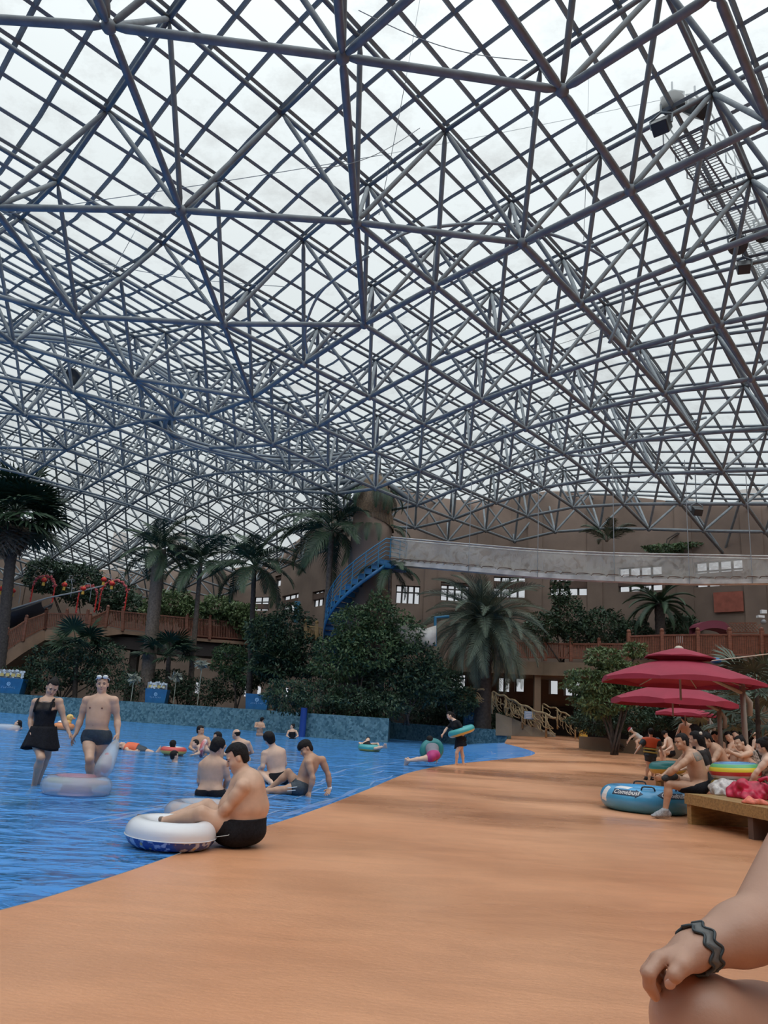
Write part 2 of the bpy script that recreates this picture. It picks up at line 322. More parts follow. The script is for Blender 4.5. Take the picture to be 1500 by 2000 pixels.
# ---- hall walls with window openings
def on_curve(px, py, C):
    d = ray(px, py); best = None; s0 = 0
    for a, b in zip(C[:-1], C[1:]):
        L_ = np.linalg.norm(b-a); M = np.array([[d[0], -(b-a)[0]], [d[1], -(b-a)[1]]])
        if abs(np.linalg.det(M)) > 1e-9:
            t, k = np.linalg.solve(M, a)
            v = max(0, -k, k-1)
            if t > 0 and (best is None or v < best[2]): best = (s0+k*L_, EYE+d[2]*t, v)
        s0 += L_
    return best
def curve_pt(C, s):
    s = max(s, 0)
    for a, b in zip(C[:-1], C[1:]):
        L_ = np.linalg.norm(b-a)
        if s <= L_+1e-6: return a+(b-a)*s/L_, nrm(b-a)
        s -= L_
    return C[-1], nrm(C[-1]-C[-2])
def holed_wall(name, C, z0, z1, holes, m, label):
    S = [0.0]
    for a, b in zip(C[:-1], C[1:]): S.append(S[-1]+np.linalg.norm(b-a))
    ss = sorted(set([round(x, 4) for x in S]+[round(h[i], 4) for h in holes for i in (0, 1)])); zs = sorted(set([z0, z1]+[round(h[i], 4) for h in holes for i in (2, 3)]))
    mb = MB(); P = [[(*curve_pt(C, s)[0], z if z < z1 else float(ztop(*curve_pt(C, s)[0]))+0.45) for z in zs] for s in ss]; V = [p for r in P for p in r]; f = []; k = len(zs)
    for i in range(len(ss)-1):
        for j in range(k-1):
            sc, zc = (ss[i]+ss[i+1])/2, (zs[j]+zs[j+1])/2
            if any(h[0] < sc < h[1] and h[2] < zc < h[3] for h in holes): continue
            f.append((i*k+j, (i+1)*k+j, (i+1)*k+j+1, i*k+j+1))
    mb.add(V, f); o = make(name, mb, m); md = o.modifiers.new('thick', 'SOLIDIFY'); md.thickness = 0.35; md.offset = -1 if name != 'wall_front' else -1
    return tag(o, label, 'wall', kind='structure')
FRAME = mat('dark_window_frame', (0.05, 0.045, 0.045), 0.5)
def glass_material():
    m = D.materials.new('window_glass'); m.use_nodes = True; n = m.node_tree; n.nodes.clear(); L = n.links.new
    o = n.nodes.new('ShaderNodeOutputMaterial'); a = n.nodes.new('ShaderNodeBsdfTransparent'); a.inputs[0].default_value = (0.95, 0.97, 1, 1); g = n.nodes.new('ShaderNodeBsdfGlossy'); g.inputs[1].default_value = 0.05
    x = n.nodes.new('ShaderNodeMixShader'); x.inputs[0].default_value = 0.07; L(a.outputs[0], x.inputs[1]); L(g.outputs[0], x.inputs[2]); L(x.outputs[0], o.inputs[0]); return m
GLASS = glass_material()
WN = [0]
def window(C, h, nx, fr, label):
    WN[0] += 1; s0, s1, z0, z1 = h; p0, d = curve_pt(C, (s0+s1)/2); n = np.array([d[1], -d[0], 0]); 
    if n@np.array([p0[0], p0[1]-20, 0]) > 0: n = -n
    e = empty('window_%d' % WN[0], (*p0, z0), label, 'window', kind='structure'); A, _ = curve_pt(C, s0); B, _ = curve_pt(C, s1)
    mb = MB(); g = MB(); w_ = 0.09
    def P(s, z): p, _ = curve_pt(C, s); return np.array([p[0], p[1], z])
    q = [P(s0, z0), P(s1, z0), P(s1, z1), P(s0, z1)]; g.add(q, [(0, 1, 2, 3)])
    for i in range(nx+1): s = s0+(s1-s0)*i/nx; mb.bar(P(s, z0), P(s, z1), 0.14, w_, up=(0, 1, 0.001))
    for z in [z0, z1]+fr: mb.bar(P(s0, z), P(s1, z), 0.14, w_)
    make('window_frame', mb, FRAME, e); make('window_pane', g, GLASS, e); return e
RWIN = [((773, 1145, 820, 1180), 4, 'behind the palm left of the column net'), ((860, 1139, 916, 1175), 4, 'above the big feather palm on its left'), ((963, 1129, 1027, 1169), 4, 'just right of the big feather palm top'), ((1075, 1122, 1148, 1164), 4, 'behind the climbing plant under the net'), ((1210, 1108, 1296, 1156), 4, 'half behind the hanging net, second from right'), ((1360, 1096, 1456, 1146), 4, 'mostly behind the hanging net at far right'),
        ((880, 1312, 910, 1345), 2, 'low, left of the big feather palm trunk'), ((973, 1308, 997, 1352), 2, 'low, right of the feather palm trunk'), ((1007, 1310, 1025, 1352), 1, 'low, beside the beige balcony column on its left'), ((1074, 1313, 1091, 1357), 1, 'low and narrow, right of the beige balcony column'), ((1103, 1314, 1136, 1360), 2, 'low, behind the leafy tree left of umbrellas'), ((1392, 1335, 1442, 1380), 3, 'low, behind the umbrella posts')]
holes = []; keep = []
for (x0, y0, x1, y1), nx, lb in RWIN:
    a = on_curve((x0+x1)/2, y0, RW); b = on_curve((x0+x1)/2, y1, RW); l = on_curve(x0, (y0+y1)/2, RW); r = on_curve(x1, (y0+y1)/2, RW)
    h = (min(l[0], r[0]), max(l[0], r[0]), b[1], a[1]); holes.append(h); keep.append((h, nx, lb))
holed_wall('wall_right', RW, -0.5, 21.0, holes, PLASTER, 'curved brown wall of the hall on the right')
for h, nx, lb in keep: window(RW, h, nx, [h[2]+(h[3]-h[2])*0.64], 'bright window '+lb)
LWIN = [((724, 1150, 738, 1186), 1, 'narrow, right beside the brown column'), ((440, 1174, 468, 1202), 3, 'behind leaves, left of the two clear left windows'), ((498, 1167, 532, 1194), 3, 'left of the pair near the tall palm'), ((556, 1162, 588, 1198), 3, 'right of the pair near the tall palm'), ((616, 1155, 640, 1185), 3, 'half hidden by the tall palm trunk'), ((543, 1125, 555, 1146), 1, 'small square one above the left pair')]
holes = []; keep = []
for (x0, y0, x1, y1), nx, lb in LWIN:
    a = on_curve((x0+x1)/2, y0, BW); b = on_curve((x0+x1)/2, y1, BW); l = on_curve(x0, (y0+y1)/2, BW); r = on_curve(x1, (y0+y1)/2, BW)
    h = (min(l[0], r[0]), max(l[0], r[0]), b[1], a[1]); holes.append(h); keep.append((h, nx, lb))
holed_wall('wall_back', BW, 0, 22.0, holes, PLASTER, 'brown back wall of the hall on the left')
for h, nx, lb in keep: window(BW, h, nx, [h[2]+(h[3]-h[2])*0.64], 'bright window '+lb)
holed_wall('wall_left', LW, 0, 22.0, [], PLASTER, 'brown left wall of the hall'); holed_wall('wall_front', FWL, -0.5, 22.0, [], PLASTER, 'brown wall behind the camera')
TN = [0]
def trim(mb, m, label, cat='trim'):
    TN[0] += 1; o = make('trim_%d' % TN[0], mb, m); return tag(o, label, cat, kind='structure')
for px, wd in ((838, 0.9), (942, 1.1), (1046, 1.1), (1167, 1.1), (1345, 1.1), (1482, 1.3)):
    a = on_curve(px, 1200, RW); p, d = curve_pt(RW, a[0]); mb = MB(); mb.box((*p, 8.6), (wd, 0.9, 16.6), rz=math.atan2(d[1], d[0])); trim(mb, PLASTER, 'brown wall pilaster at the right wall', 'pilaster')
for px in (228, 300, 345):
    a = on_curve(px, 1100, BW); p, d = curve_pt(BW, a[0]); mb = MB(); mb.box((*p, 10), (1.3, 0.9, 18), rz=math.atan2(d[1], d[0])); trim(mb, PLASTER, 'brown wall pilaster at the left back wall', 'pilaster')
mb = MB(); mb.box((-36, 50.5, 9.5), (2.2, 1.0, 19)); trim(mb, mat('ochre_pilaster', (0.3, 0.19, 0.1), 0.8, 0.1, 1), 'ochre pilaster behind the fan palm at far left', 'pilaster')
for z, yy, wd, hh, mm in ((18.6, 0.3, 0.6, 0.7, STEELG), (14.2, 0.25, 0.35, 0.35, PLASTERD), (11.4, 0.3, 0.5, 0.5, PLASTERD)):
    for C in (RW, BW, LW):
        mb = MB()
        for a, b in zip(C[:-1], C[1:]):
            for t in range(4):
                p_, q_ = a+(b-a)*t/4, a+(b-a)*(t+1)/4; mb.bar((*p_, z if z < 15 else float(ztop(*p_))-0.1), (*q_, z if z < 15 else float(ztop(*q_))-0.1), wd, hh)
        trim(mb, mm, 'long ledge along the wall top' if z > 15 else 'long horizontal wall ledge', 'ledge')
# ---- balcony slab on the right, its column and beams
BF = [at(850, 1300, 53)[:2], at(1060, 1300, 51)[:2], at(1226, 1300, 47.6)[:2], at(1230, 1300, 45.5)[:2], at(1500, 1300, 41.0)[:2], at(1800, 1300, 34)[:2]]
BB = [np.array((1.5, 57.0)), np.array((11.5, 56.2)), np.array((18.5, 52)), np.array((18.6, 51.8)), np.array((26, 45)), np.array((33, 35))]
mb = MB(); V = [(p[0], p[1], z) for z in (4.55, 5.4) for p in BF+BB[::-1]]; n = 12
mb.add(V, [tuple(range(n-1, -1, -1)), tuple(range(n, 2*n))]+[(i, (i+1) % n, n+(i+1) % n, n+i) for i in range(n)])
trim(mb, BEAMM, 'beige balcony slab of the right building', 'balcony')
mb = MB(); p = at(1049, 1340, 51.5); mb.box((p[0], p[1], 2.4), (0.42, 0.42, 4.6)); trim(mb, BEAMM, 'beige square column carrying the balcony', 'column')
for px in (1240, 1500):
    mb = MB(); p = at(px, 1340, 45 if px < 1300 else 41.2); mb.box((p[0], p[1]+0.4, 2.4), (0.42, 0.42, 4.6)); trim(mb, BEAMM, 'beige balcony column behind the umbrellas', 'column')
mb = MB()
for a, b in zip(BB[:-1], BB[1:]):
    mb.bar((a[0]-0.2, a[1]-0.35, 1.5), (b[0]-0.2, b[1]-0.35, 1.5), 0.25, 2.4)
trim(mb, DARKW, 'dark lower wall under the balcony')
p0 = on_curve(1398, 1160, RW); p1 = on_curve(1457, 1196, RW); a, d = curve_pt(RW, (p0[0]+p1[0])/2); mb = MB(); mb.box((a[0]-0.3, a[1]-0.35, (p0[1]+p1[1])/2), (abs(p0[0]-p1[0]), 0.1, abs(p0[1]-p1[1])), rz=math.atan2(d[1], d[0])); trim(mb, mat('red_brick_paint', (0.26, 0.075, 0.05), 0.8, 0.2, 2), 'red painted wall panel under the far right window')
# low planter kerb at the right
mb = MB()
K = [onF(1120, 1452)[:2], onF(1200, 1450)[:2], onF(1290, 1452)[:2], onF(1420, 1462)[:2]]
K = [at(1135, 1440, 37)[:2], at(1200, 1440, 36)[:2], at(1262, 1440, 35)[:2], at(1420, 1440, 31)[:2]]
for a, b in zip(K[:-1], K[1:]): mb.bar((*a, 0.5), (*b, 0.5), 0.5, 0.9)
trim(mb, BEAMM, 'low beige planter kerb on the far right of the deck', 'kerb')

# ================================================================== THE ROOF
A0 = np.array([-4.0, 16.6]); GU = np.array([2.52, 0.27]); GV = np.array([0.10, 2.92])
def g2(i, j): return A0+GU*i+GV*j
outp = np.array(OUT)
def inside(p, mgn=0.0): return bool(inpoly(np.array([p]), outp)[0])
def panel_material():
    m = D.materials.new('translucent_roof_sheet'); m.use_nodes = True; n = m.node_tree; n.nodes.clear(); L = n.links.new
    o = n.nodes.new('ShaderNodeOutputMaterial'); t = n.nodes.new('ShaderNodeTexCoord'); z = n.nodes.new('ShaderNodeTexNoise'); z.inputs['Scale'].default_value = 0.35; z.inputs['Detail'].default_value = 7; z.inputs['Roughness'].default_value = 0.65; L(t.outputs['Object'], z.inputs[0])
    r = n.nodes.new('ShaderNodeValToRGB'); e = r.color_ramp.elements; e[0].position = 0.28; e[0].color = (0.55, 0.565, 0.56, 1); e[1].position = 0.5; e[1].color = (0.70, 0.735, 0.735, 1); L(z.outputs[0], r.inputs[0])
    a = n.nodes.new('ShaderNodeBsdfTransparent'); b = n.nodes.new('ShaderNodeBsdfTranslucent'); L(r.outputs[0], a.inputs[0]); L(r.outputs[0], b.inputs[0])
    x = n.nodes.new('ShaderNodeMixShader'); x.inputs[0].default_value = 0.15; L(a.outputs[0], x.inputs[1]); L(b.outputs[0], x.inputs[2]); L(x.outputs[0], o.inputs[0]); return m
mb = MB(); vid = {}; V = []; F_ = []
IR = range(-24, 24); JR = range(-14, 30)
def pq(p, q): return g2((p+q)/2, (p-q)/2)          # p = i+j, q = i-j
for p in range(-45, 51, 2):
    for q in range(-47, 41, 2):
        c = pq(p+1, q+1)
        if not (-50 < c[0] < 40 and -16 < c[1] < 87 and (inside(c) or inside(c*0.965+np.array((0, 1.2))))): continue
        qd = []
        for (a, b) in ((p, q), (p+2, q), (p+2, q+2), (p, q+2)):
            if (a, b) not in vid: w_ = pq(a, b); vid[(a, b)] = len(V); V.append((w_[0], w_[1], ztop(*w_)+0.42))
            qd.append(vid[(a, b)])
        F_.append(tuple(qd))
o = link_mesh('ceiling', V, F_, panel_material()); tag(o, 'translucent white roof sheets over the pool hall', 'roof', kind='structure')
frame_e = empty('roof_space_frame', (-1.2, 43.5, 14.6), 'grey steel space frame truss carrying the translucent roof', 'roof frame', kind='structure')
def P3(p, z): return np.array([p[0], p[1], z])
bars = {'top_chord': [], 'bottom_chord': [], 'web_member': [], 'purlin': []}
def full(i, j): return i+j >= 4 or i-j >= 4
def has(i, j): return (i+j) % 2 == 0 and (i % 2 == 1 or full(i, j))
for i in IR:
    for j in JR:
        if (i+j) % 2:                                 # top nodes
            a = g2(i, j)
            for di, dj in ((1, 1), (1, -1)):
                b = g2(i+di, j+dj)
                if inside(a) or inside(b): bars['top_chord'].append((P3(a, ztop(*a)), P3(b, ztop(*b)), 0.075))
        if has(i, j):                                 # bottom nodes
            a = g2(i, j); A = P3(a, zbot(*a))
            if not inside(a): continue
            for di, dj in ((2, 0), (0, 2), (1, 1), (1, -1)):
                b = g2(i+di, j+dj)
                if not has(i+di, j+dj) or (di+dj == 2 and di != 1 and full(i, j) and full(i+di, j+dj)): continue
                if inside(b): bars['bottom_chord'].append((A, P3(b, zbot(*b)), 0.1))
            for di, dj in ((1, 0), (-1, 0), (0, 1), (0, -1)):
                b = g2(i+di, j+dj); bars['web_member'].append((A, P3(b, ztop(*b)), 0.078))
for fam in (0, 1):                                    # purlins, three to a bay, in both directions
    for k in range(-72, 76):
        c = k*2/3+1
        pts = []
        for t in range(-50, 54, 2):
            w_ = pq(t, c) if fam == 0 else pq(c, t)
            if inside(w_): pts.append(P3(w_, ztop(*w_)+0.3))
            else:
                if len(pts) > 1: bars['purlin'].append((pts, None, 0.06))
                pts = []
        if len(pts) > 1: bars['purlin'].append((pts, None, 0.06))
def in_frame(p):
    d = np.asarray(p)-EYEP; z = d@CF
    if z < 0.5: return 0
    x, y = CX+F_PX*(d@CR)/z, CY-F_PX*(d@CU)/z
    return 1/z if (-20 < x < 1520 and -20 < y < 1300) else 0
for nm, lst in bars.items():
    rk = []
    for b in lst:
        if b[1] is None: rk.append(max(in_frame(q) for q in b[0])*len(b[0]))
        else: rk.append(max(in_frame(b[0]), in_frame((b[0]+b[1])/2), in_frame(b[1]))*np.linalg.norm(b[0]-b[1]))
    order = np.argsort(-np.array(rk)); rest = MB()
    for c, k in enumerate(order):
        b = lst[k]; mb = MB() if c < 100 else rest
        if b[1] is None: mb.tube(b[0], b[2]*1.25, 4, False)
        else:
            d = nrm(b[1]-b[0]); L_ = np.linalg.norm(b[1]-b[0]); r = b[2]
            if nm in ('web_member', 'bottom_chord'): mb.tube([b[0]+d*0.06, b[0]+d*0.34, b[1]-d*0.34, b[1]-d*0.06], [r*0.45, r, r, r*0.45], 8)
            else: mb.tube([b[0], b[1]], r, 6)
        if c < 100: make(nm, mb, STEEL, frame_e, smooth=(nm != 'purlin'))
    if rest.v: make(nm, rest, STEEL, frame_e, kind='stuff')
nodes = sorted([P3(g2(i, j), zbot(*g2(i, j))) for i in IR for j in JR if has(i, j) and inside(g2(i, j))], key=lambda p: -in_frame(p))
rest = MB()
for c, p in enumerate(nodes):
    if c < 60: mb = MB(); mb.ball(p, 0.17, 10); make('node_ball', mb, STEEL, frame_e, smooth=True)
    else: rest.ball(p, 0.16, 6)
make('node_ball', rest, STEEL, frame_e, kind='stuff')

# ---- pale foam lines along the shore
FOAM = mat('pale_foam', (0.62, 0.78, 0.95), 0.4, trans=0.72); mb = MB(); rd = random.Random(3); L2 = SH[:, :2]
for k in range(40):
    i = rd.randrange(27, len(L2)-12); n = rd.randrange(3, 8); off = rd.choice((0.12, 0.3, 0.55, 0.9, 1.5))*rd.uniform(0.8, 1.2); P = []
    for t in range(n+1):
        j = min(i+t, len(L2)-2); d = nrm(L2[j+1]-L2[j]); nn = np.array([-d[1], d[0]]); w_ = (0.012+0.035*rd.random())*math.sin(math.pi*(t+0.3)/(n+0.6)); o = L2[j]+nn*(off+0.05*math.sin(t*1.5+k)); q = 0.009 if float(hF(*o)) < 0.004 else float(zP(*o)[0])+0.012
        P.append([(*(o-nn*w_), q), (*(o+nn*w_), q)])
    mb.grid(P)
o = make('foam', mb, FOAM); tag(o, 'thin pale foam lines on the shallow water along the shore', 'foam', kind='stuff')
# ================================================================== VEGETATION
LEAF_D = leafmat('dark_green_leaf', (0.016, 0.036, 0.022), (0.042, 0.078, 0.04))
LEAF_M = leafmat('mid_green_leaf', (0.026, 0.056, 0.024), (0.068, 0.115, 0.046))
LEAF_P = leafmat('pale_green_leaf', (0.05, 0.085, 0.03), (0.13, 0.18, 0.075))
LEAF_G = leafmat('grey_green_leaf', (0.055, 0.08, 0.062), (0.15, 0.19, 0.14))
STRAW = mat('dry_palm_fibre', (0.17, 0.12, 0.08), 0.9, 0.35, 12)
def mesh_of(name, mb, m):
    me = D.meshes.new(name); me.from_pydata(np.concatenate(mb.v).tolist(), [], mb.f)
    me.materials.append(m); me.polygons.foreach_set('use_smooth', [True]*len(me.polygons)); me.update(); return me
def feather_frond(L, n, leaf, droop, hang, wdt, seed, start=0.14, vee=0.25):
    r = random.Random(seed); mb = MB(); pts = [np.zeros(3)]; th = 0.0; K = 16
    for k in range(K): th = -droop*((k+1)/K)**1.4; pts.append(pts[-1]+np.array([math.cos(th), 0, math.sin(th)])*L/K)
    pts = np.array(pts); mb.tube(pts, np.linspace(0.03, 0.006, K+1)*L/3, 5, False)
    for i in range(n):
        t = start+(1-start)*(i+0.5)/n; k = min(int(t*K), K-1); u = t*K-k; c = pts[k]*(1-u)+pts[k+1]*u; fw = nrm(pts[k+1]-pts[k])
        ll = leaf*(math.sin(math.pi*min(1, 0.18+0.8*t))**0.7)*(0.85+0.3*r.random()); up = np.cross(fw, [0, 1, 0]); up = -up if up[2] < 0 else up
        for sd in (-1, 1):
            a = 0.95-0.45*t+0.1*r.random(); d = nrm(fw*math.cos(a)+np.array([0, sd, 0])*math.sin(a)+up*vee); d2 = nrm(d+np.array([0, 0, -hang*(0.7+0.6*r.random())]))
            m_ = c+d*ll*0.45; e = m_+d2*ll*0.55; wv = fw*wdt/2
            mb.add([c-wv*0.6, c+wv*0.6, m_+wv, m_-wv, e], [(0, 1, 2, 3), (3, 2, 4)])
    return mb
def fan_leaf(P, R, n, seed, droop=0.5):
    r = random.Random(seed); mb = MB(); pts = np.array([[P*t, 0, -0.12*P*t*t] for t in np.linspace(0, 1, 6)]); mb.tube(pts, 0.018, 5, False); c = pts[-1]
    for i in range(n):
        a = -2.3+4.6*i/(n-1); ll = R*(0.75+0.25*math.cos(a*0.6))*(0.92+0.16*r.random()); d = np.array([math.cos(a), math.sin(a), 0.12*(-1)**i*0.3]); d = nrm(d); s = np.array([-math.sin(a), math.cos(a), 0])
        w0 = R*0.055; m_ = c+d*ll*0.6+np.array([0, 0, -0.08*R*droop]); e = c+d*ll+np.array([0, 0, -0.42*R*droop*(0.7+0.6*r.random())])
        mb.add([c-s*0.01, c+s*0.01, m_+s*w0, m_-s*w0, e, m_+np.array([0, 0, w0*0.6])], [(0, 1, 5), (0, 5, 3), (1, 2, 5), (5, 2, 4), (3, 5, 4)])
    return mb
FT = {}
FT['royal'] = [mesh_of('royal_frond', feather_frond(3.0, 58, 0.85, 1.5, 0.9, 0.052, s), LEAF_D) for s in (1, 2, 3)]
FT['kentia'] = [mesh_of('kentia_frond', feather_frond(2.8, 52, 0.9, 1.15, 0.8, 0.055, s), LEAF_D) for s in (4, 5)]
FT['phoenix'] = [mesh_of('date_frond', feather_frond(3.3, 58, 0.62, 1.15, 0.3, 0.034, s, 0.08, 0.45), LEAF_G) for s in (6, 7, 8)]
FT['phoenix_d'] = [mesh_of('date_frond', feather_frond(3.0, 50, 0.5, 1.2, 0.25, 0.07, s, 0.08, 0.5), LEAF_D) for s in (16, 17)]
FT['fan'] = [mesh_of('fan_frond', fan_leaf(1.1, 1.0, 24, s), LEAF_D) for s in (9, 10)]
FT['fan_g'] = [mesh_of('fan_frond', fan_leaf(0.9, 0.85, 22, s), LEAF_G) for s in (11, 12)]
FT['dead'] = [mesh_of('dead_frond', fan_leaf(0.7, 0.9, 20, 13, 1.4), STRAW)]
def palm(name, label, base, top, r0, r1, kind, n, el0, el1, sc=1.0, group=None, bark=BARK, jit=0.25, dead=0, seed=1, cat='palm'):
    rd = random.Random(seed); e = empty(name, base, label, cat, group); base, top = np.asarray(base, float), np.asarray(top, float)
    if np.linalg.norm(top-base) > 0.15:
        K = 12; ts = np.linspace(0, 1, K); pts = base+(top-base)*ts[:, None]; ln = np.linalg.norm(top-base); mb = MB()
        P2 = []; R2 = []
        ring = max(8, int(ln/0.22))
        for k in range(ring): 
            t = k/(ring-1); P2.append(base+(top-base)*t); R2.append((r0+(r1-r0)*t)*(1.0 if k % 2 else 1.09))
        mb.tube(P2, R2, 9); make('trunk', mb, bark, e, smooth=True)
    for k in range(n):
        me = FT[kind][rd.randrange(len(FT[kind]))]; o = D.objects.new('frond', me); COL.objects.link(o); o.parent = e
        u = (k+0.5)/n; az = k*2.39996+rd.uniform(-jit, jit); el = el1+(el0-el1)*u**0.8+rd.uniform(-0.1, 0.1); s = sc*rd.uniform(0.85, 1.12)
        o.matrix_local = Matrix.Translation(Vector(top-base)) @ Matrix.Rotation(az, 4, 'Z') @ Matrix.Rotation(-el, 4, 'Y') @ Matrix.Rotation(rd.uniform(-0.4, 0.4), 4, 'X') @ Matrix.Scale(s, 4)
    for k in range(dead):
        o = D.objects.new('dead_frond', FT['dead'][0]); COL.objects.link(o); o.parent = e; az = k*2.4+rd.random()
        o.matrix_local = Matrix.Translation(Vector(top-base+np.array([0, 0, -0.25-0.1*(k % 3)]))) @ Matrix.Rotation(az, 4, 'Z') @ Matrix.Rotation(1.15+rd.uniform(-.15, .2), 4, 'Y') @ Matrix.Scale(sc*0.9, 4)
    return e
def leaves(clumps, n, size, aspect=0.4, seed=0, hang=0.3, shell=0.55):
    g = np.random.default_rng(seed); w_ = np.array([r[0]*r[1]+r[1]*r[2]+r[0]*r[2] for c, r in clumps]); w_ = w_/w_.sum(); V = []
    for (c, r), k in zip(clumps, (w_*n).astype(int)):
        d = g.normal(size=(k, 3)); d /= np.linalg.norm(d, axis=1)[:, None]; rad = shell+(1-shell)*g.random(k)**0.6
        lump = 1+0.16*np.sin(d[:, 0]*5+c[0])*np.cos(d[:, 1]*6+c[1])+0.12*np.sin(d[:, 2]*7+c[2])
        p = np.asarray(c)+d*np.asarray(r)*(rad*lump)[:, None]
        ax = d*0.8+g.normal(size=(k, 3))*0.7+np.array([0, 0, -hang]); ax /= np.linalg.norm(ax, axis=1)[:, None]
        sd = np.cross(ax, g.normal(size=(k, 3))); sd /= np.linalg.norm(sd, axis=1)[:, None]; s = size*(0.6+0.8*g.random(k))[:, None]
        V.append(np.stack([p-ax*s*0.5, p+sd*s*aspect*0.5, p+ax*s*0.5, p-sd*s*aspect*0.5], 1))
    V = np.concatenate(V).reshape(-1, 3); return V, [(i, i+1, i+2, i+3) for i in range(0, len(V), 4)]
def tree(name, label, base, clumps, n, size, m, stems=3, r=0.06, group=None, seed=0, aspect=0.4, cat='shrub', bark=BARKD, hang=0.3):
    e = empty(name, base, label, cat, group); V, F2 = leaves(clumps, n, size, aspect, seed, hang); link_mesh('foliage', V, F2, m, e)
    rd = random.Random(seed); mb = MB(); base = np.asarray(base, float)
    for k in range(min(stems, len(clumps)*2)):
        c = np.asarray(clumps[k % len(clumps)][0]); b = base+np.array([rd.uniform(-.2, .2), rd.uniform(-.2, .2), 0]); q = (b+c)/2+np.array([rd.uniform(-.3, .3), rd.uniform(-.2, .2), 0.1])
        mb.tube([b, (b*2+q)/3, q, (q+c)/2, c], np.linspace(r, r*0.4, 5), 6)
    make('stem', mb, bark, e, smooth=True); return e
def clump(px, py, Y, rx, ry, rd_=None):                 # an ellipsoid of leaves from its outline in the view
    k = Y*CF[1]**-1/F_PX*0.965*0.965; c = at(px, py, Y); a, b = rx*Y/1555, ry*Y/1555; return (c, (a, rd_ or a*0.8, b))
# --- big palms
def P0(px, py, Y, z=None):
    p = at(px, py, Y); return p if z is None else np.array([p[0], p[1], z])
t = at(648, 1035, 47); palm('royal_palm', 'tall slender palm with ringed trunk just left of the blue spiral stair', P0(632, 1340, 47, 0.9), t, 0.22, 0.15, 'royal', 20, -0.5, 1.3, 1.3, seed=3)
t = at(30, 1000, 54); palm('fan_palm', 'big shaggy fan palm with dark trunk at the far left edge', P0(5, 1300, 54, 0.9), t, 0.38, 0.34, 'fan', 46, -0.5, 1.3, 2.05, bark=BARKD, dead=26, seed=5)
for (px, py, bx, Y, n, sc, sd, lb) in [(312, 1075, 290, 52, 13, 1.25, 11, 'feather palm with thick trunk, leftmost of the three feather palms above the walkway'), (392, 1100, 375, 53, 11, 1.2, 12, 'middle one of the three feather palms above the walkway, with a pale trunk'), (497, 1105, 492, 50, 12, 1.3, 13, 'feather palm with thin dark trunk, rightmost of the three feather palms above the walkway')]:
    palm('feather_palm', lb, P0(bx, 1330, Y, 0.9), at(px, py, Y), 0.2 if bx > 300 else 0.45, 0.14 if bx > 300 else 0.4, 'kentia', n+7, -0.45, 1.4, sc, seed=sd, group='feather palms above the walkway', bark=BARK if bx < 400 else BARKD)
palm('date_palm', 'broad feather palm with stiff grey green fronds in front of the balcony', P0(942, 1425, 46, 0.6), at(945, 1215, 46), 0.5, 0.45, 'phoenix', 105, -0.9, 1.45, 1.3, seed=21, bark=BARKD)
palm('date_palm', 'dark feather palm growing on the balcony below the hanging net', P0(1290, 1235, 48, 5.4), at(1288, 1180, 48), 0.3, 0.3, 'phoenix_d', 26, -0.5, 1.2, 0.85, seed=22, bark=BARKD)
palm('feather_palm', 'drooping palm beside the column under the net entrance', P0(765, 1190, 44.5, 4.5), at(762, 1110, 44.5), 0.12, 0.1, 'kentia', 9, -0.5, 0.9, 0.8, seed=23)
palm('feather_palm', 'small palm with upright leaves on the wall ledge above the net', P0(1185, 1060, 50, 14.6), at(1185, 1058, 50), 0.1, 0.1, 'kentia', 7, 0.5, 1.2, 0.8, seed=24)
for k, (px, py, Y, lb) in enumerate([(150, 1262, 53.3, 'low fan palm under the wooden stair at left'), (330, 1278, 52, 'low fan palm below the walkway, left of the thin palm trunk'), (545, 1310, 49, 'low fan palm in the dark shrubs behind the blue box')]):
    palm('dwarf_fan_palm', lb, P0(px, 1345, Y, 0.9), at(px, py, Y), 0.16, 0.14, 'fan', 16, -0.1, 1.2, 1.15, seed=30+k, bark=BARKD)
for k, (px, py, Y, lb, sc) in enumerate([(1478, 1340, 20, 'fan palm at the right edge above the umbrella posts', 0.8), (1415, 1390, 28, 'fan palm behind the two umbrella posts', 0.95), (1480, 1400, 22, 'low fan palm at the right edge behind the seated bathers', 0.95), (1375, 1405, 34, 'fan palm left of the umbrella posts', 0.9)]):
    palm('dwarf_fan_palm', lb, P0(px, 1440, Y, float(hF(*P0(px, 1400, Y)[:2]))), at(px, py, Y), 0.06, 0.05, 'fan_g', 18, -0.3, 1.2, sc, seed=40+k, bark=BARKD)
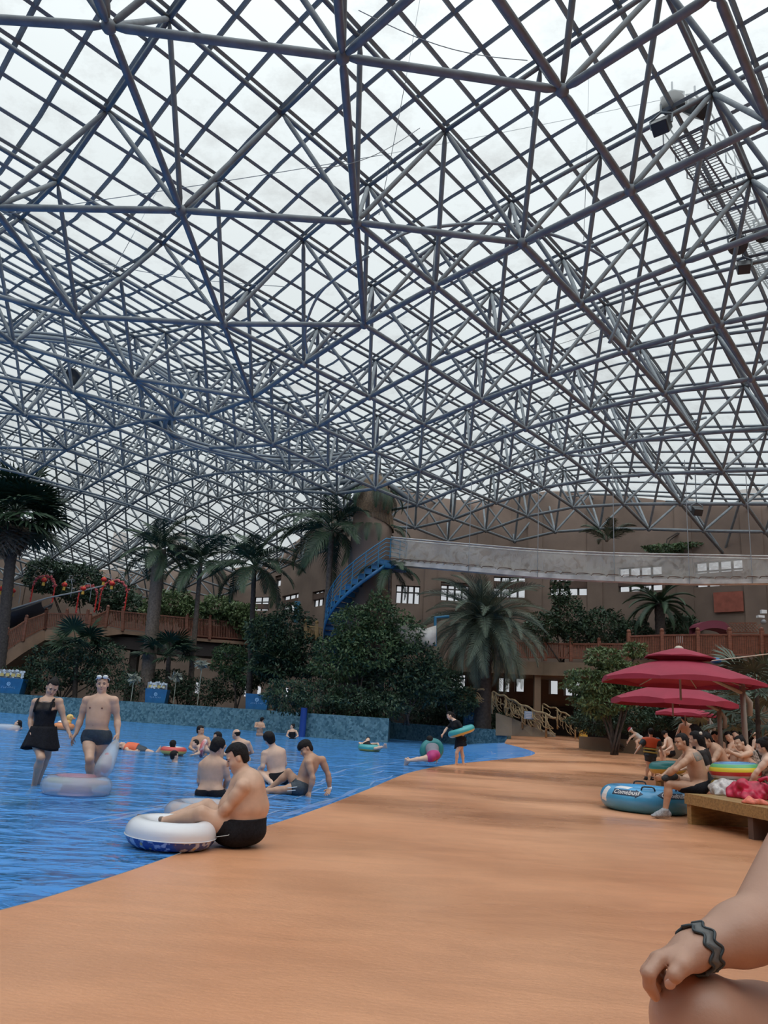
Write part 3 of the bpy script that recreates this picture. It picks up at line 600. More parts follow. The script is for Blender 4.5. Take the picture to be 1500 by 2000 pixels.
# --- shrubs and trees
T = [
 ('shrub', 'dense climbing shrub behind the red arches at left', 62, [(90, 1125, 45, 40), (150, 1140, 55, 45), (215, 1165, 50, 35), (250, 1185, 40, 28)], 3600, 0.5, 'D'),
 ('shrub', 'pale leafy shrub on the walkway between the two left feather palms', 60.5, [(340, 1185, 45, 32), (375, 1200, 40, 28), (300, 1195, 30, 26)], 2200, 0.5, 'P'),
 ('shrub', 'pale leafy shrub on the walkway in front of the leftmost window', 60.5, [(425, 1190, 38, 28), (455, 1200, 35, 24), (480, 1205, 28, 26), (500, 1230, 40, 25)], 2200, 0.5, 'P'),
 ('shrub', 'round dark shrub behind the two wading bathers', 53.6, [(190, 1275, 55, 28), (110, 1285, 55, 26), (150, 1300, 60, 34), (205, 1318, 50, 38), (95, 1322, 60, 30), (40, 1330, 50, 25)], 3800, 0.34, 'D'),
 ('shrub', 'dark hedge behind the second blue box', 52.5, [(270, 1340, 45, 30), (330, 1335, 50, 28), (390, 1352, 60, 26), (445, 1345, 40, 24)], 2800, 0.3, 'D'),
 ('shrub', 'olive shrub with drooping twigs below the walkway end', 51, [(450, 1290, 40, 36), (490, 1310, 40, 40)], 1800, 0.34, 'M'),
 ('shrub', 'dark bamboo like tree left of the brown column', 48.5, [(520, 1235, 45, 40), (565, 1225, 50, 48), (600, 1280, 55, 55), (540, 1290, 60, 45)], 4600, 0.36, 'D'),
 ('shrub', 'feathery dark tree in front of the brown column', 42.9, [(690, 1220, 45, 42), (740, 1205, 40, 50), (720, 1270, 70, 55), (660, 1290, 55, 55), (790, 1240, 40, 45)], 5200, 0.34, 'M'),
 ('shrub', 'dark leafy tree between the column and the date palm', 43.4, [(800, 1300, 60, 55), (835, 1330, 45, 50), (760, 1335, 60, 45)], 3600, 0.34, 'D'),
 ('shrub', 'low black green shrubs above the middle pool wall', 42.3, [(620, 1365, 60, 34), (690, 1372, 60, 30), (560, 1360, 50, 32), (750, 1380, 50, 26)], 3600, 0.3, 'D'),
 ('shrub', 'low black green shrub behind the woman with the swim ring', 49.6, [(830, 1385, 50, 32), (880, 1385, 45, 34), (940, 1405, 45, 26), (985, 1410, 25, 18)], 3000, 0.3, 'D'),
 ('shrub', 'climbing plant in front of the window under the net', 50.5, [(1095, 1150, 22, 40), (1110, 1205, 40, 40), (1060, 1225, 40, 30), (1130, 1240, 40, 25)], 2600, 0.36, 'D'),
 ('shrub', 'dark plants behind the balcony railing below the net', 49.5, [(1180, 1225, 50, 35), (1240, 1235, 40, 25), (1330, 1225, 40, 25)], 2400, 0.36, 'D'),
 ('tree', 'leafy light green tree left of the red umbrellas', 33, [(1180, 1285, 40, 24), (1150, 1335, 50, 30), (1210, 1320, 50, 32), (1235, 1350, 45, 26), (1170, 1370, 55, 30), (1240, 1270, 25, 18)], 4600, 0.26, 'P'),
 ('shrub', 'dark shrubs under the leafy tree behind the yellow sign', 35.5, [(1160, 1410, 50, 22), (1230, 1405, 45, 25), (1290, 1400, 40, 25)], 2400, 0.26, 'D'),
 ('shrub', 'trailing green plant on the wall ledge above the net', 50, [(1300, 1072, 45, 7), (1350, 1068, 40, 7)], 900, 0.36, 'M'),
 ('shrub', 'dark shrubs at the left foot of the date palm', 45, [(870, 1340, 35, 35), (905, 1370, 30, 28)], 1800, 0.3, 'D')]
for k, (nm, lb, Y, cl, n, sz, mk) in enumerate(T):
    cs = [clump(px, py, Y, rx, ry) for px, py, rx, ry in cl]; c0 = cs[0][0]; zb = {49.5: 5.4, 50.5: 5.4, 50: 14.5, 60.5: 5.3, 62: 4.0}.get(Y, 0.9 if c0[0] < 8 else float(hF(c0[0], c0[1])))
    tree(nm, lb, (np.mean([c[0][0] for c in cs]), Y, zb), cs, int(n*2.4), sz*0.62, {'D': LEAF_D, 'M': LEAF_M, 'P': LEAF_P}[mk], stems=len(cs)+1, seed=60+k, cat=nm)
for k, (px, py) in enumerate([(262, 1325), (345, 1322), (395, 1298)]):
    mb = MB(); V, F2 = leaves([clump(px, py, 50.5, 12, 8)], 60, 0.4, 0.3, 90+k); mb.add(V, F2); p = at(px, py, 50.5)
    mb.tube([(p[0], p[1], 0.9), p], 0.03, 5)
    solid('variegated_plant', mb, mat('cream_leaf', (0.3, 0.32, 0.27), 0.6, 0.3, 5), (p[0], p[1], 0.9), label=['cream leaved plant left of the second blue box', 'cream leaved plant right of the second blue box', 'cream leaved plant under the walkway beam'][k], cat='plant')
# ================================================================== PEOPLE: bodies grown from tapered limbs into one smooth skin
def smin(a, b, k): h = np.clip(0.5+0.5*(b-a)/k, 0, 1); return b+(a-b)*h-k*h*(1-h)
class Body:
    def __init__(s): s.p = []
    def cap(s, a, b, ra, rb, k=0.02, nm='', flat=None, clip=None):   # tapered limb; flat = (axis, factor) squashes along an axis
        s.p.append(('c', np.asarray(a, float), np.asarray(b, float), ra, rb, k, nm, flat, clip)); return s
    def ell(s, c, r, ax, k=0.03, nm='', clip=None): s.p.append(('e', np.asarray(c, float), np.asarray(r, float), np.asarray(ax, float), 0, k, nm, None, clip)); return s
    @staticmethod
    def sd(q, P):
        if q[0] == 'c':
            a, b, ra, rb = q[1:5]; X = P; 
            if q[7] is not None:
                n, fct = q[7]; n = np.asarray(n); dp = (P-a)@n; X = P+np.outer(dp*(1/fct-1), n)
                dbn = (b-a)@n; b = b+n*dbn*(1/fct-1)
            ab = b-a; t = np.clip((X-a)@ab/max(1e-9, ab@ab), 0, 1); d = np.linalg.norm(X-a-t[:, None]*ab, axis=1)-(ra+(rb-ra)*t)
            if q[7] is not None: d = d*min(1.0, 0.5+0.5*q[7][1])
        else:
            L = (P-q[1])@q[3].T; k0 = np.linalg.norm(L/q[2], axis=1); k1 = np.linalg.norm(L/q[2]**2, axis=1); d = k0*(k0-1)/np.maximum(k1, 1e-9)
        return d
    def bounds(s, q, m):
        if q[0] == 'c': r = max(q[3], q[4])*(1.25)+m; return np.minimum(q[1], q[2])-r, np.maximum(q[1], q[2])+r
        r = np.linalg.norm(q[3]*q[2][:, None], axis=0)+m; return q[1]-r, q[1]+r
    def mesh(s, h, infl=0.0, sel=None, clips=(), cut=None, noise=None):
        pr = [q for q in s.p if sel is None or sel(q[6])]; m = 3*h+0.05+infl
        lo = np.min([s.bounds(q, m)[0] for q in pr], 0); hi = np.max([s.bounds(q, m)[1] for q in pr], 0); n = np.ceil((hi-lo)/h).astype(int)+1
        F = np.full(n, 1.0)
        for q in pr:
            a, b = s.bounds(q, m); i0 = np.clip(((a-lo)/h).astype(int), 0, n-1); i1 = np.clip(np.ceil((b-lo)/h).astype(int)+1, 1, n)
            ix = [np.arange(i0[k], i1[k])*h+lo[k] for k in range(3)]; G = np.stack(np.meshgrid(*ix, indexing='ij'), -1); sh = G.shape[:3]; P = G.reshape(-1, 3)
            d = s.sd(q, P)-infl
            for (c, nn) in (q[8] or ()): d = np.maximum(d, (P-np.asarray(c))@np.asarray(nn))
            sl = tuple(slice(i0[k], i1[k]) for k in range(3)); F[sl] = smin(F[sl], d.reshape(sh), q[5])
        ix = [np.arange(n[k])*h+lo[k] for k in range(3)]
        if clips or cut or noise:
            G = np.stack(np.meshgrid(*ix, indexing='ij'), -1).reshape(-1, 3); f = F.reshape(-1)
            if noise: f = f+noise[0]*np.sin(G[:, 0]*noise[1])*np.sin(G[:, 1]*noise[1]*1.1+1)*np.sin(G[:, 2]*noise[1]*0.9+2)
            for (c, nn) in clips: f = np.maximum(f, (G-np.asarray(c))@np.asarray(nn))
            if cut: f = np.maximum(f, cut(G))
            F = f.reshape(F.shape)
        return nets(F, lo, h)
def nets(F, lo, h):                                          # surface nets
    S = F < 0; n = F.shape; c = np.zeros((n[0]-1, n[1]-1, n[2]-1), int); offs = [(i, j, k) for i in (0, 1) for j in (0, 1) for k in (0, 1)]
    def sub(A, o): return A[o[0]:n[0]-1+o[0], o[1]:n[1]-1+o[1], o[2]:n[2]-1+o[2]]
    for o in offs: c += sub(S, o)
    act = (c > 0) & (c < 8); idx = np.full(act.shape, -1); idx[act] = np.arange(act.sum()); I = np.argwhere(act)
    acc = np.zeros((len(I), 3)); cnt = np.zeros(len(I))
    for o in offs:
        for ax in range(3):
            if o[ax]: continue
            o2 = list(o); o2[ax] = 1; f0 = F[I[:, 0]+o[0], I[:, 1]+o[1], I[:, 2]+o[2]]; f1 = F[I[:, 0]+o2[0], I[:, 1]+o2[1], I[:, 2]+o2[2]]
            m = (f0 < 0) != (f1 < 0); t = np.where(m, f0/np.where(m, f0-f1, 1), 0); p = np.tile(np.array(o, float), (len(I), 1)); p[:, ax] += t
            acc[m] += p[m]; cnt[m] += 1
    V = (I+acc/cnt[:, None])*h+lo; Q = []
    for ax in range(3):
        a1, a2 = (ax+1) % 3, (ax+2) % 3; A = S; s0 = [slice(None)]*3; s1 = [slice(None)]*3; s0[ax] = slice(0, -1); s1[ax] = slice(1, None)
        E = A[tuple(s0)] != A[tuple(s1)]; K = np.argwhere(E); ok = (K[:, a1] > 0) & (K[:, a2] > 0) & (K[:, a1] < n[a1]-1) & (K[:, a2] < n[a2]-1); K = K[ok]
        if not len(K): continue
        e1 = np.eye(3, dtype=int)[a1]; e2 = np.eye(3, dtype=int)[a2]
        g = lambda X: idx[X[:, 0], X[:, 1], X[:, 2]]
        q = np.stack([g(K-e1-e2), g(K-e2), g(K), g(K-e1)], 1); inside0 = S[K[:, 0], K[:, 1], K[:, 2]]; q[~inside0] = q[~inside0][:, ::-1]; Q.append(q)
    Q = np.concatenate(Q); Q = Q[(Q >= 0).all(1)]
    for _ in range(2):                                       # light smoothing
        sm = np.zeros_like(V); ct = np.zeros(len(V))
        for k in range(4):
            np.add.at(sm, Q[:, k], V[Q[:, (k+1) % 4]]); np.add.at(ct, Q[:, k], 1); np.add.at(sm, Q[:, k], V[Q[:, (k-1) % 4]]); np.add.at(ct, Q[:, k], 1)
        V = V*0.6+0.4*sm/np.maximum(ct, 1)[:, None]
    return V, Q.tolist()
def rot(v, ax, a): v = np.asarray(v, float); ax = nrm(ax); return v*math.cos(a)+np.cross(ax, v)*math.sin(a)+ax*(ax@v)*(1-math.cos(a))
def hand(B, wr, d, n, th, s=1.0, curl=0.5, thumb=0.5, spread=0.06, nm='hand'):
    """wr wrist, d towards the fingers, n out of the palm, th towards the thumb; five bent fingers"""
    d = nrm(d); th = nrm(th-d*(th@d)); n = nrm(np.cross(d, th)) if n is None else nrm(n-d*(n@d)-th*(n@th))
    kn = [(0.030, 0.088, 0.0085), (0.010, 0.092, 0.009), (-0.011, 0.088, 0.0085), (-0.030, 0.078, 0.0075)]; ln = [(0.042, 0.026, 0.02), (0.046, 0.029, 0.021), (0.042, 0.027, 0.02), (0.033, 0.02, 0.017)]
    B.cap(wr, wr+d*0.045*s, 0.024*s, 0.028*s, 0.012*s, nm, flat=(n, 0.72))
    for q, ((x, y, r), L) in enumerate(zip(kn, ln)):
        k0 = wr+(d*y+th*x)*s; B.cap(wr+(d*0.03+th*x*0.6)*s, k0, 0.013*s, 0.0115*s, 0.010*s, nm)
        a = spread*(1.2-q*0.8); dd = rot(d, n, a if np.cross(d, th)@n > 0 else -a); ax = np.cross(d, n); p = k0; c = curl*(0.85+0.1*q)
        for j in range(3):
            dd = rot(dd, ax, c*(0.8, 1.0, 0.7)[j]); e = p+dd*L[j]*s; B.cap(p, e, r*(1.0-0.08*j)*s, r*(0.92-0.08*j)*s, 0.0035*s, nm); p = e
    t0 = wr+(d*0.02+th*0.022)*s; t1 = t0+nrm(d*0.75+th*0.75+n*0.35*thumb)*0.042*s; t2 = t1+nrm(d*0.95+th*(0.5-0.5*thumb)+n*0.5*thumb)*0.032*s; t3 = t2+nrm(d+th*(0.2-0.5*thumb)+n*0.5*thumb)*0.026*s
    B.cap(t0, t1, 0.016*s, 0.012*s, 0.012*s, nm); B.cap(t1, t2, 0.0115*s, 0.0105*s, 0.004*s, nm); B.cap(t2, t3, 0.0105*s, 0.008*s, 0.004*s, nm)
def foot(B, an, toe, up, s=1.0, nm='foot'):
    an = np.asarray(an, float); d = nrm(np.asarray(toe)-an); u = nrm(np.asarray(up)-d*(np.asarray(up)@d)); heel = an-d*0.045*s-u*0.05*s; ball = an+d*0.13*s-u*0.062*s; tip = an+d*0.19*s-u*0.07*s
    B.cap(an, heel, 0.034*s, 0.03*s, 0.02, nm); B.cap(an, ball, 0.036*s, 0.028*s, 0.02, nm); B.cap(heel, ball, 0.03*s, 0.03*s, 0.02, nm); B.cap(ball, tip, 0.034*s, 0.02*s, 0.015, nm, flat=(u, 0.6))
def person(label, Y, J, fwd=(0, -1, 0), face=(0, -1, 0), skin=None, build=1.0, belly=1.0, s=1.0, h=None, hair='short', wear=(), group=None, female=False, eyes=None, tuck=None, hands=True, hcurl=0.35, palm=None, hup=None, cat='person', name='person', ground=None, seat=None):
    """J: joints as (pixel x, pixel y, depth offset); everything is turned into metres at distance Y"""
    ppm = 1555.0/Y; Q = {k: at(v[0], v[1], Y+(v[2] if len(v) > 2 else 0)) for k, v in J.items()}; B = Body(); sk = skin or SKIN
    h = h or min(0.02, max(0.0062, 0.95/ppm)); fw = nrm(fwd); fc = nrm(face)
    nk = Q['neck']; hd = Q['head']; shl, shr = Q['shl'], Q['shr']; pv = Q['pelvis']; side = nrm(shr-shl); up = nrm(nk-pv); fw = nrm(np.cross(up, side)) if np.cross(up, side)@fw > 0 else -nrm(np.cross(up, side)); side = nrm(np.cross(fw, up)) if np.cross(fw, up)@side > 0 else nrm(np.cross(up, fw))
    AX = np.array([side, fw, up]); tl = np.linalg.norm(nk-pv); bw = build*s; fs = 0.9 if female else 1.0
    ch = nk-up*0.30*tl; mid = nk-up*0.62*tl
    if tuck: ch = ch-fw*tuck; mid = mid-fw*tuck*1.2
    B.ell(ch+fw*0.005, (0.165*fs*bw, 0.115*bw*(0.85+0.15*belly), 0.19*s), AX, 0.05, 'chest')
    B.ell(nk-up*0.10*s-fw*0.01, (0.15*fs*bw, 0.085*bw, 0.10*s), AX, 0.05, 'chest')
    B.ell(mid+fw*0.02*belly*s, (0.142*fs*bw*(0.6+0.4*belly), 0.108*bw*belly, 0.17*s), AX, 0.06, 'waist')
    B.ell(pv+up*0.03*s, (0.165*bw, 0.122*bw*(0.7+0.3*belly), 0.13*s), AX, 0.05, 'pelvis')
    if female:
        for q in (-1, 1): B.ell(ch+side*0.075*q*s+fw*0.085*bw, (0.06*s, 0.055*s, 0.058*s), AX, 0.03, 'chest')
    elif belly > 1.2:
        for q in (-1, 1): B.ell(ch+side*0.08*q*s+fw*0.075*bw-up*0.03, (0.085*s, 0.06*s, 0.065*s), AX, 0.03, 'chest')
    if belly > 1.4:
        B.ell(pv-up*0.035*s-fw*0.03, (0.2, 0.16, 0.105), AX, 0.05, 'pelvis'); B.ell(pv-up*0.05*s+fw*0.1, (0.19, 0.14, 0.085), AX, 0.05, 'pelvis')
    # head on its neck
    hu = nrm(hup) if hup is not None else nrm(hd-nk); hu = nrm(hu-fc*(hu@fc)*0.85); fc2 = nrm(fc-hu*(fc@hu)); rt = np.cross(fc2, hu); HA = np.array([rt, fc2, hu]); k = s*1.0
    def H(x, y, z): return hd+(rt*x+fc2*y+hu*z)*k
    B.cap(nk-up*0.03*s, H(0, -0.018, -0.045), 0.06*s*(0.9 if female else 1.0)*(0.8+0.2*build), 0.052*s*(0.88 if female else 1)*(0.8+0.2*build), 0.03, 'neck')
    for e in (shl, shr): B.cap(nk-up*0.02*s, e+up*0.01*s, 0.052*s, 0.05*s*fs*(0.7+0.3*build), 0.04, 'chest')
    B.ell(H(0, -0.012, 0.028), np.array((0.074, 0.093, 0.086))*k, HA, 0.02, 'head'); B.ell(H(0, 0.02, -0.045), np.array((0.058+0.012*(belly > 1.2), 0.066, 0.068))*k, HA, 0.03, 'head'); B.ell(H(0, 0.062, -0.093), np.array((0.026, 0.022, 0.02))*k, HA, 0.03, 'head')
    B.cap(H(0, 0.078, 0.012), H(0, 0.098, -0.028), 0.007*k, 0.0125*k, 0.008, 'head'); B.ell(H(0, 0.078, -0.062), np.array((0.022, 0.011, 0.009))*k, HA, 0.006, 'head')
    for q in (-1, 1):
        B.ell(H(0.074*q, -0.008, -0.012), np.array((0.011, 0.02, 0.031))*k, HA, 0.006, 'head'); B.ell(H(0.036*q, 0.058, -0.035), np.array((0.026, 0.024, 0.026))*k, HA, 0.015, 'head'); B.ell(H(0.03*q, 0.07, 0.022), np.array((0.028, 0.012, 0.009))*k, HA, 0.01, 'head')
    # arms
    for sd, q in (('l', -1), ('r', 1)):
        if 'el'+sd in Q:
            a, e = Q['sh'+sd], Q['el'+sd]; rs = s*fs*(0.75+0.25*build); B.cap(a, a+(e-a)*0.5, 0.054*rs, 0.047*rs, 0.03, 'upper_arm'+sd); B.cap(a+(e-a)*0.35, e, 0.047*rs, 0.038*rs, 0.03, 'upper_arm'+sd)
            if 'wr'+sd in Q:
                w_ = Q['wr'+sd]; B.cap(e, e+(w_-e)*0.4, 0.039*rs, 0.042*rs, 0.02, 'fore_arm'+sd); B.cap(e+(w_-e)*0.3, w_, 0.042*rs, 0.026*rs, 0.02, 'fore_arm'+sd)
                if hands:
                    pd = nrm(w_-e); hdv = Q['ha'+sd]-w_ if 'ha'+sd in Q else pd
                    thv = (palm or {}).get(sd+'t'); th = np.asarray(thv, float) if thv is not None else fw*1.0+side*(-q)*0.1
                    if abs(nrm(th)@nrm(hdv)) > 0.93: th = up
                    nv = (palm or {}).get(sd+'n'); nv = np.asarray(nv, float) if nv is not None else side*(-q)
                    hand(B, w_, hdv, nv, th, s*0.98*fs, hcurl if not isinstance(hcurl, dict) else hcurl[sd])
        if 'kn'+sd in Q:
            hp = Q['hip'+sd] if 'hip'+sd in Q else pv+side*0.092*q*bw-up*0.03*s; kn = Q['kn'+sd]; rs = s*(0.6+0.4*build); B.cap(hp, hp+(kn-hp)*0.5, 0.088*rs, 0.075*rs, 0.03, 'thigh'+sd); B.cap(hp+(kn-hp)*0.4, kn, 0.077*rs, 0.053*rs, 0.03, 'thigh'+sd)
            B.ell(hp-fw*0.03*s, np.array((0.095, 0.1, 0.1))*rs, AX, 0.04, 'pelvis')
            if 'an'+sd in Q:
                an = Q['an'+sd]; dk = nrm(an-kn); bk = nrm(np.cross(np.cross(dk, nrm(hp-kn)), dk))*0.018 if abs(dk@nrm(hp-kn)) < 0.98 else -fw*0.015
                B.cap(kn, kn+(an-kn)*0.35+bk*0.8, 0.052*rs, 0.056*rs, 0.025, 'shin'+sd); B.cap(kn+(an-kn)*0.3+bk*0.8, an, 0.056*rs, 0.034*rs, 0.025, 'shin'+sd)
                toe = Q.get('to'+sd, an+fw*0.2+np.array([0, 0, -0.05])); foot(B, an, toe, -dk if abs(dk@nrm(toe-an)) < 0.9 else fw, s*fs)
    base = pv.copy(); base[2] = min(q[2] for q in Q.values())-0.02 if ground is None else ground
    e = empty(name, base, label, cat, group)
    gc = [((0, 0, seat), (0, 0, -1))] if seat is not None else []
    V, F_ = B.mesh(h, clips=gc); link_mesh('body', V, F_, sk, e, True)
    # hair
    if hair and hair != 'bald':
        hb = Body(); hb.ell(H(0, -0.016, 0.036), np.array((0.082, 0.103, 0.096))*k, HA, 0.02); hb.ell(H(0, -0.045, -0.02), np.array((0.075, 0.062, 0.075))*k, HA, 0.02)
        z0, z1 = 0.074, -0.035
        if hair == 'fringe': hb.ell(H(0, 0.045, 0.06), np.array((0.075, 0.055, 0.05))*k, HA, 0.02); z0 = 0.03; hb.ell(H(0, -0.01, 0.06), np.array((0.09, 0.105, 0.08))*k, HA, 0.02)
        if hair == 'thick': hb.ell(H(0, -0.015, 0.045), np.array((0.092, 0.112, 0.095))*k, HA, 0.02)
        if hair == 'bun': hb.ell(H(0, -0.075, 0.10), np.array((0.042, 0.042, 0.038))*k, HA, 0.01)
        if hair == 'tail': hb.cap(H(0, -0.09, 0.05), H(0, -0.15, -0.02), 0.035*k, 0.03*k, 0.01); hb.cap(H(0, -0.15, -0.02), H(0, -0.14, -0.16), 0.03*k, 0.015*k, 0.01)
        if hair == 'long': hb.cap(H(0, -0.07, 0.0), H(0, -0.09, -0.2), 0.075*k, 0.05*k, 0.03)
        def cut(G):
            L = (G-hd)@HA.T/k; f, u_, x = L[:, 1], L[:, 2], L[:, 0]
            d = np.minimum(f-0.045+0.0*u_, z0-u_)*-1*-1
            c1 = np.minimum(f-0.02-0.35*np.maximum(0, u_)*0, z0-u_)                      # face
            c2 = np.minimum(np.minimum(f+0.035, 0.012-u_), 0.5)                         # around the ears
            lim = -0.075 if hair not in ('long', 'tail') else -0.4
            return np.maximum(np.maximum(c1, c2), lim-u_)*k
        V, F_ = hb.mesh(min(h, 0.011), cut=cut, noise=(0.003, 90)); link_mesh('hair', V, F_, HAIR, e, True)
    elif hair == 'bald':
        hb = Body(); hb.ell(H(0, -0.014, 0.026), np.array((0.08, 0.1, 0.09))*k, HA, 0.02); V, F_ = hb.mesh(min(h, 0.011), cut=lambda G: np.maximum(np.maximum(((G-hd)@HA.T)[:, 2]-0.06*k, -((G-hd)@HA.T)[:, 2]-0.06*k), ((G-hd)@HA.T)[:, 1]-0.01*k)); link_mesh('hair', V, F_, HAIR, e, True)
    if eyes:
        mb = MB()
        for q in (-1, 1): mb.ball(H(0.031*q, 0.0765, 0.002), np.array((0.012, 0.006, 0.0045))*k, 10, HA)
        make('eyes', mb, mat('dark_eye', (0.03, 0.022, 0.02), 0.3), e, True); mb = MB()
        for q in (-1, 1): mb.tube([H(0.014*q, 0.086, 0.018), H(0.032*q, 0.083, 0.024), H(0.05*q, 0.068, 0.018)], [0.003*k, 0.0042*k, 0.002*k], 6)
        make('eyebrows', mb, HAIR, e, True); mb = MB(); mb.ball(H(0, 0.0865, -0.062), np.array((0.021, 0.006, 0.0055))*k, 10, HA); make('mouth', mb, mat('lips', (0.36, 0.15, 0.13), 0.4), e, True)
    ctx = dict(B=B, Q=Q, e=e, h=h, H=H, HA=HA, AX=AX, side=side, fw=fw, up=up, pv=pv, nk=nk, ch=ch, mid=mid, s=s, ppm=ppm, gc=gc)
    for w_ in wear: w_(ctx)
    return ctx
def garment(nm, m, parts, infl=0.012, clip=None, sub=None, lab=None):
    def f(c):
        pr = parts if not callable(parts) else parts; hh = min(c['h'], 0.012)
        V, F_ = c['B'].mesh(hh, infl=infl, sel=lambda n: any(n.startswith(p) for p in pr), clips=clip(c) if clip else ())
        if len(F_): o = link_mesh(nm, V, F_, m, c['e'], True); tag(o, lab)
    return f
def trunks(m, leg=0.33, nm='swim_trunks', waist=0.07, lab=None):
    def f(c):
        B = Body(); Q = c['Q']
        for q in c['B'].p:
            if q[6] in ('pelvis', 'waist'): B.p.append(q[:8]+([(c['pv']+c['up']*waist*c['s'], c['up'])],))
            elif q[6].startswith('thigh'):
                sd = q[6][-1]; hp = Q.get('hip'+sd, c['pv']); kn = Q['kn'+sd]; d = nrm(kn-hp); B.p.append(q[:8]+([(hp+(kn-hp)*leg, d), (c['pv']+c['up']*waist*c['s'], c['up'])],))
        V, F_ = B.mesh(min(c['h'], 0.012), infl=0.011, clips=c['gc']); o = link_mesh(nm, V, F_, m, c['e'], True); tag(o, lab)
    return f
def top(m, nm='swim_top', lo=-0.05, hi=0.10, sleeves=0.0, lab=None, infl=0.010, wid=None):
    def f(c):
        B = Body(); Q = c['Q']
        for q in c['B'].p:
            if q[6] in ('chest', 'waist', 'pelvis'): B.p.append(q[:8]+([(c['nk']-c['up']*hi*c['s'], c['up']), (c['pv']+c['up']*lo*c['s'], -c['up'])]+([(c['nk']+c['side']*wid, c['side']), (c['nk']-c['side']*wid, -c['side'])] if wid else []),))
            elif sleeves and q[6].startswith('upper_arm'):
                sd = q[6][-1]; a, e = Q['sh'+sd], Q['el'+sd]; B.p.append(q[:8]+([(a+(e-a)*sleeves, nrm(e-a))],))
        V, F_ = B.mesh(min(c['h'], 0.012), infl=infl); o = link_mesh(nm, V, F_, m, c['e'], True); tag(o, lab)
    return f
def skirt(m, ln=0.34, r0=0.17, r1=0.27, nm='skirt', wav=0.05):
    def f(c):
        P = []; n = 40; s = c['s']
        dn = nrm(-c['up']*0.35+np.array([0, 0, -1.0])*0.65)
        for k in range(9):
            t = k/8; row = []
            for i in range(n):
                a = 2*math.pi*i/n; rr = (r0+(r1-r0)*t)*(1+0.07*t*math.sin(a*7)); L = ln*t*(1+wav*4*t*math.sin(a*2+0.6)*0.5)
                row.append(c['pv']+c['up']*0.10*s+(c['side']*math.cos(a)*rr+c['fw']*math.sin(a)*rr*0.8)*s+dn*L*s)
            row.append(row[0]); P.append(row)
        mb = MB(); mb.grid(P); o = make(nm, mb, m, c['e'], True); md = o.modifiers.new('cloth', 'SOLIDIFY'); md.thickness = 0.006
    return f
def swim_ring(label, c, R, r, ax=None, mats=None, split=None, group=None, flat=1.0, name='swim_ring', valve=True, n=48):
    """inflatable ring; split lists (start angle, end angle, part name, material) bands of the tube section in degrees"""
    e = empty(name, np.asarray(c)-np.array([0, 0, r*flat]), label, 'swim ring', group)
    for (a0, a1, nm, m) in split:
        mb = MB(); full = a1-a0 >= 359; mb.torus(c, R, r, ax, n, 20 if full else max(4, int((a1-a0)/18)), flat, 0, math.radians(a0), math.radians(a1), close=full)
        if not full:
            mb = MB(); k = max(4, int((a1-a0)/15)); P = []
            A = np.array(ax) if ax is not None else np.eye(3)
            for i in range(n+1):
                t = 2*math.pi*i/n; P.append([np.array([(R+r*math.cos(b))*math.cos(t), (R+r*math.cos(b))*math.sin(t), r*flat*math.sin(b)])@A+np.asarray(c) for b in np.radians(np.linspace(a0, a1, k+1))])
            mb.grid(P)
        make(nm, mb, m, e, True)
    return e
NAVY = mat('navy_swim_fabric', (0.03, 0.045, 0.065), 0.6, 0.2, 40)
TEAL = mat('teal_vinyl', (0.05, 0.36, 0.38), 0.28, coat=0.3); YELV = mat('yellow_vinyl', (0.62, 0.42, 0.08), 0.3, coat=0.3)
ORNG = mat('orange_vest_fabric', (0.72, 0.13, 0.05), 0.6); PINK = mat('magenta_swim_fabric', (0.42, 0.03, 0.17), 0.6); GREYC = mat('grey_swim_fabric', (0.2, 0.2, 0.24), 0.7)
CLEAR = mat('clear_vinyl', (0.72, 0.78, 0.85), 0.12, trans=0.62, coat=0.5); CLEARP = mat('pink_clear_vinyl', (0.7, 0.38, 0.42), 0.15, trans=0.5); CLEARG = mat('green_clear_vinyl', (0.35, 0.5, 0.38), 0.15, trans=0.5)
RINGW = mat('white_vinyl', (0.80, 0.80, 0.84), 0.25, coat=0.4)
LBAND = mat('pale_stripe', (0.55, 0.6, 0.63), 0.5); SOLE = mat('grey_shoe_mesh', (0.4, 0.41, 0.43), 0.7, 0.4, 60, (0.2, 0.2, 0.22)); SHOEK = mat('black_shoe_fabric', (0.02, 0.02, 0.022), 0.7)
def band(a, b, r, m, nm, t=0.5, w=0.02):                  # a band around a limb
    def f(c):
        p, q = c['Q'][a], c['Q'][b]; d = nrm(q-p); o = p+(q-p)*t; mb = MB(); mb.tube([o-d*w/2, o+d*w/2], r, 16, True); make(nm, mb, m, c['e'], True)
    return f
# ---- the couple wading in from the left
def goggles(c):
    H, HA = c['H'], c['HA']; mb = MB(); 
    for q in (-1, 1): mb.ball(H(0.04*q, 0.075, 0.098), (0.036, 0.02, 0.026), 14, HA)
    gg = make('goggles', mb, mat('white_goggle_lens', (0.75, 0.78, 0.78), 0.12, coat=0.6), c['e'], True, label='white swim goggles pushed up on the forehead'); mb = MB()
    mb.tube([H(math.sin(t)*0.088, math.cos(t)*0.1-0.012, 0.085-0.025*(1-math.cos(t))) for t in np.linspace(0.5, 2*math.pi-0.5, 30)], 0.006, 6); make('goggle_strap', mb, LBAND, gg, True)
def chest_marks(c):
    mb = MB(); 
    for q in (-1, 1): p = c['ch']+c['side']*0.085*q+c['fw']*0.118; mb.ball(p, (0.012, 0.012, 0.012), 8)
    mb.ball(c['mid']+c['fw']*0.135-c['up']*0.06, (0.008, 0.008, 0.01), 8); make('skin_marks', mb, mat('dark_skin_mark', (0.2, 0.09, 0.07), 0.5), c['e'], True)
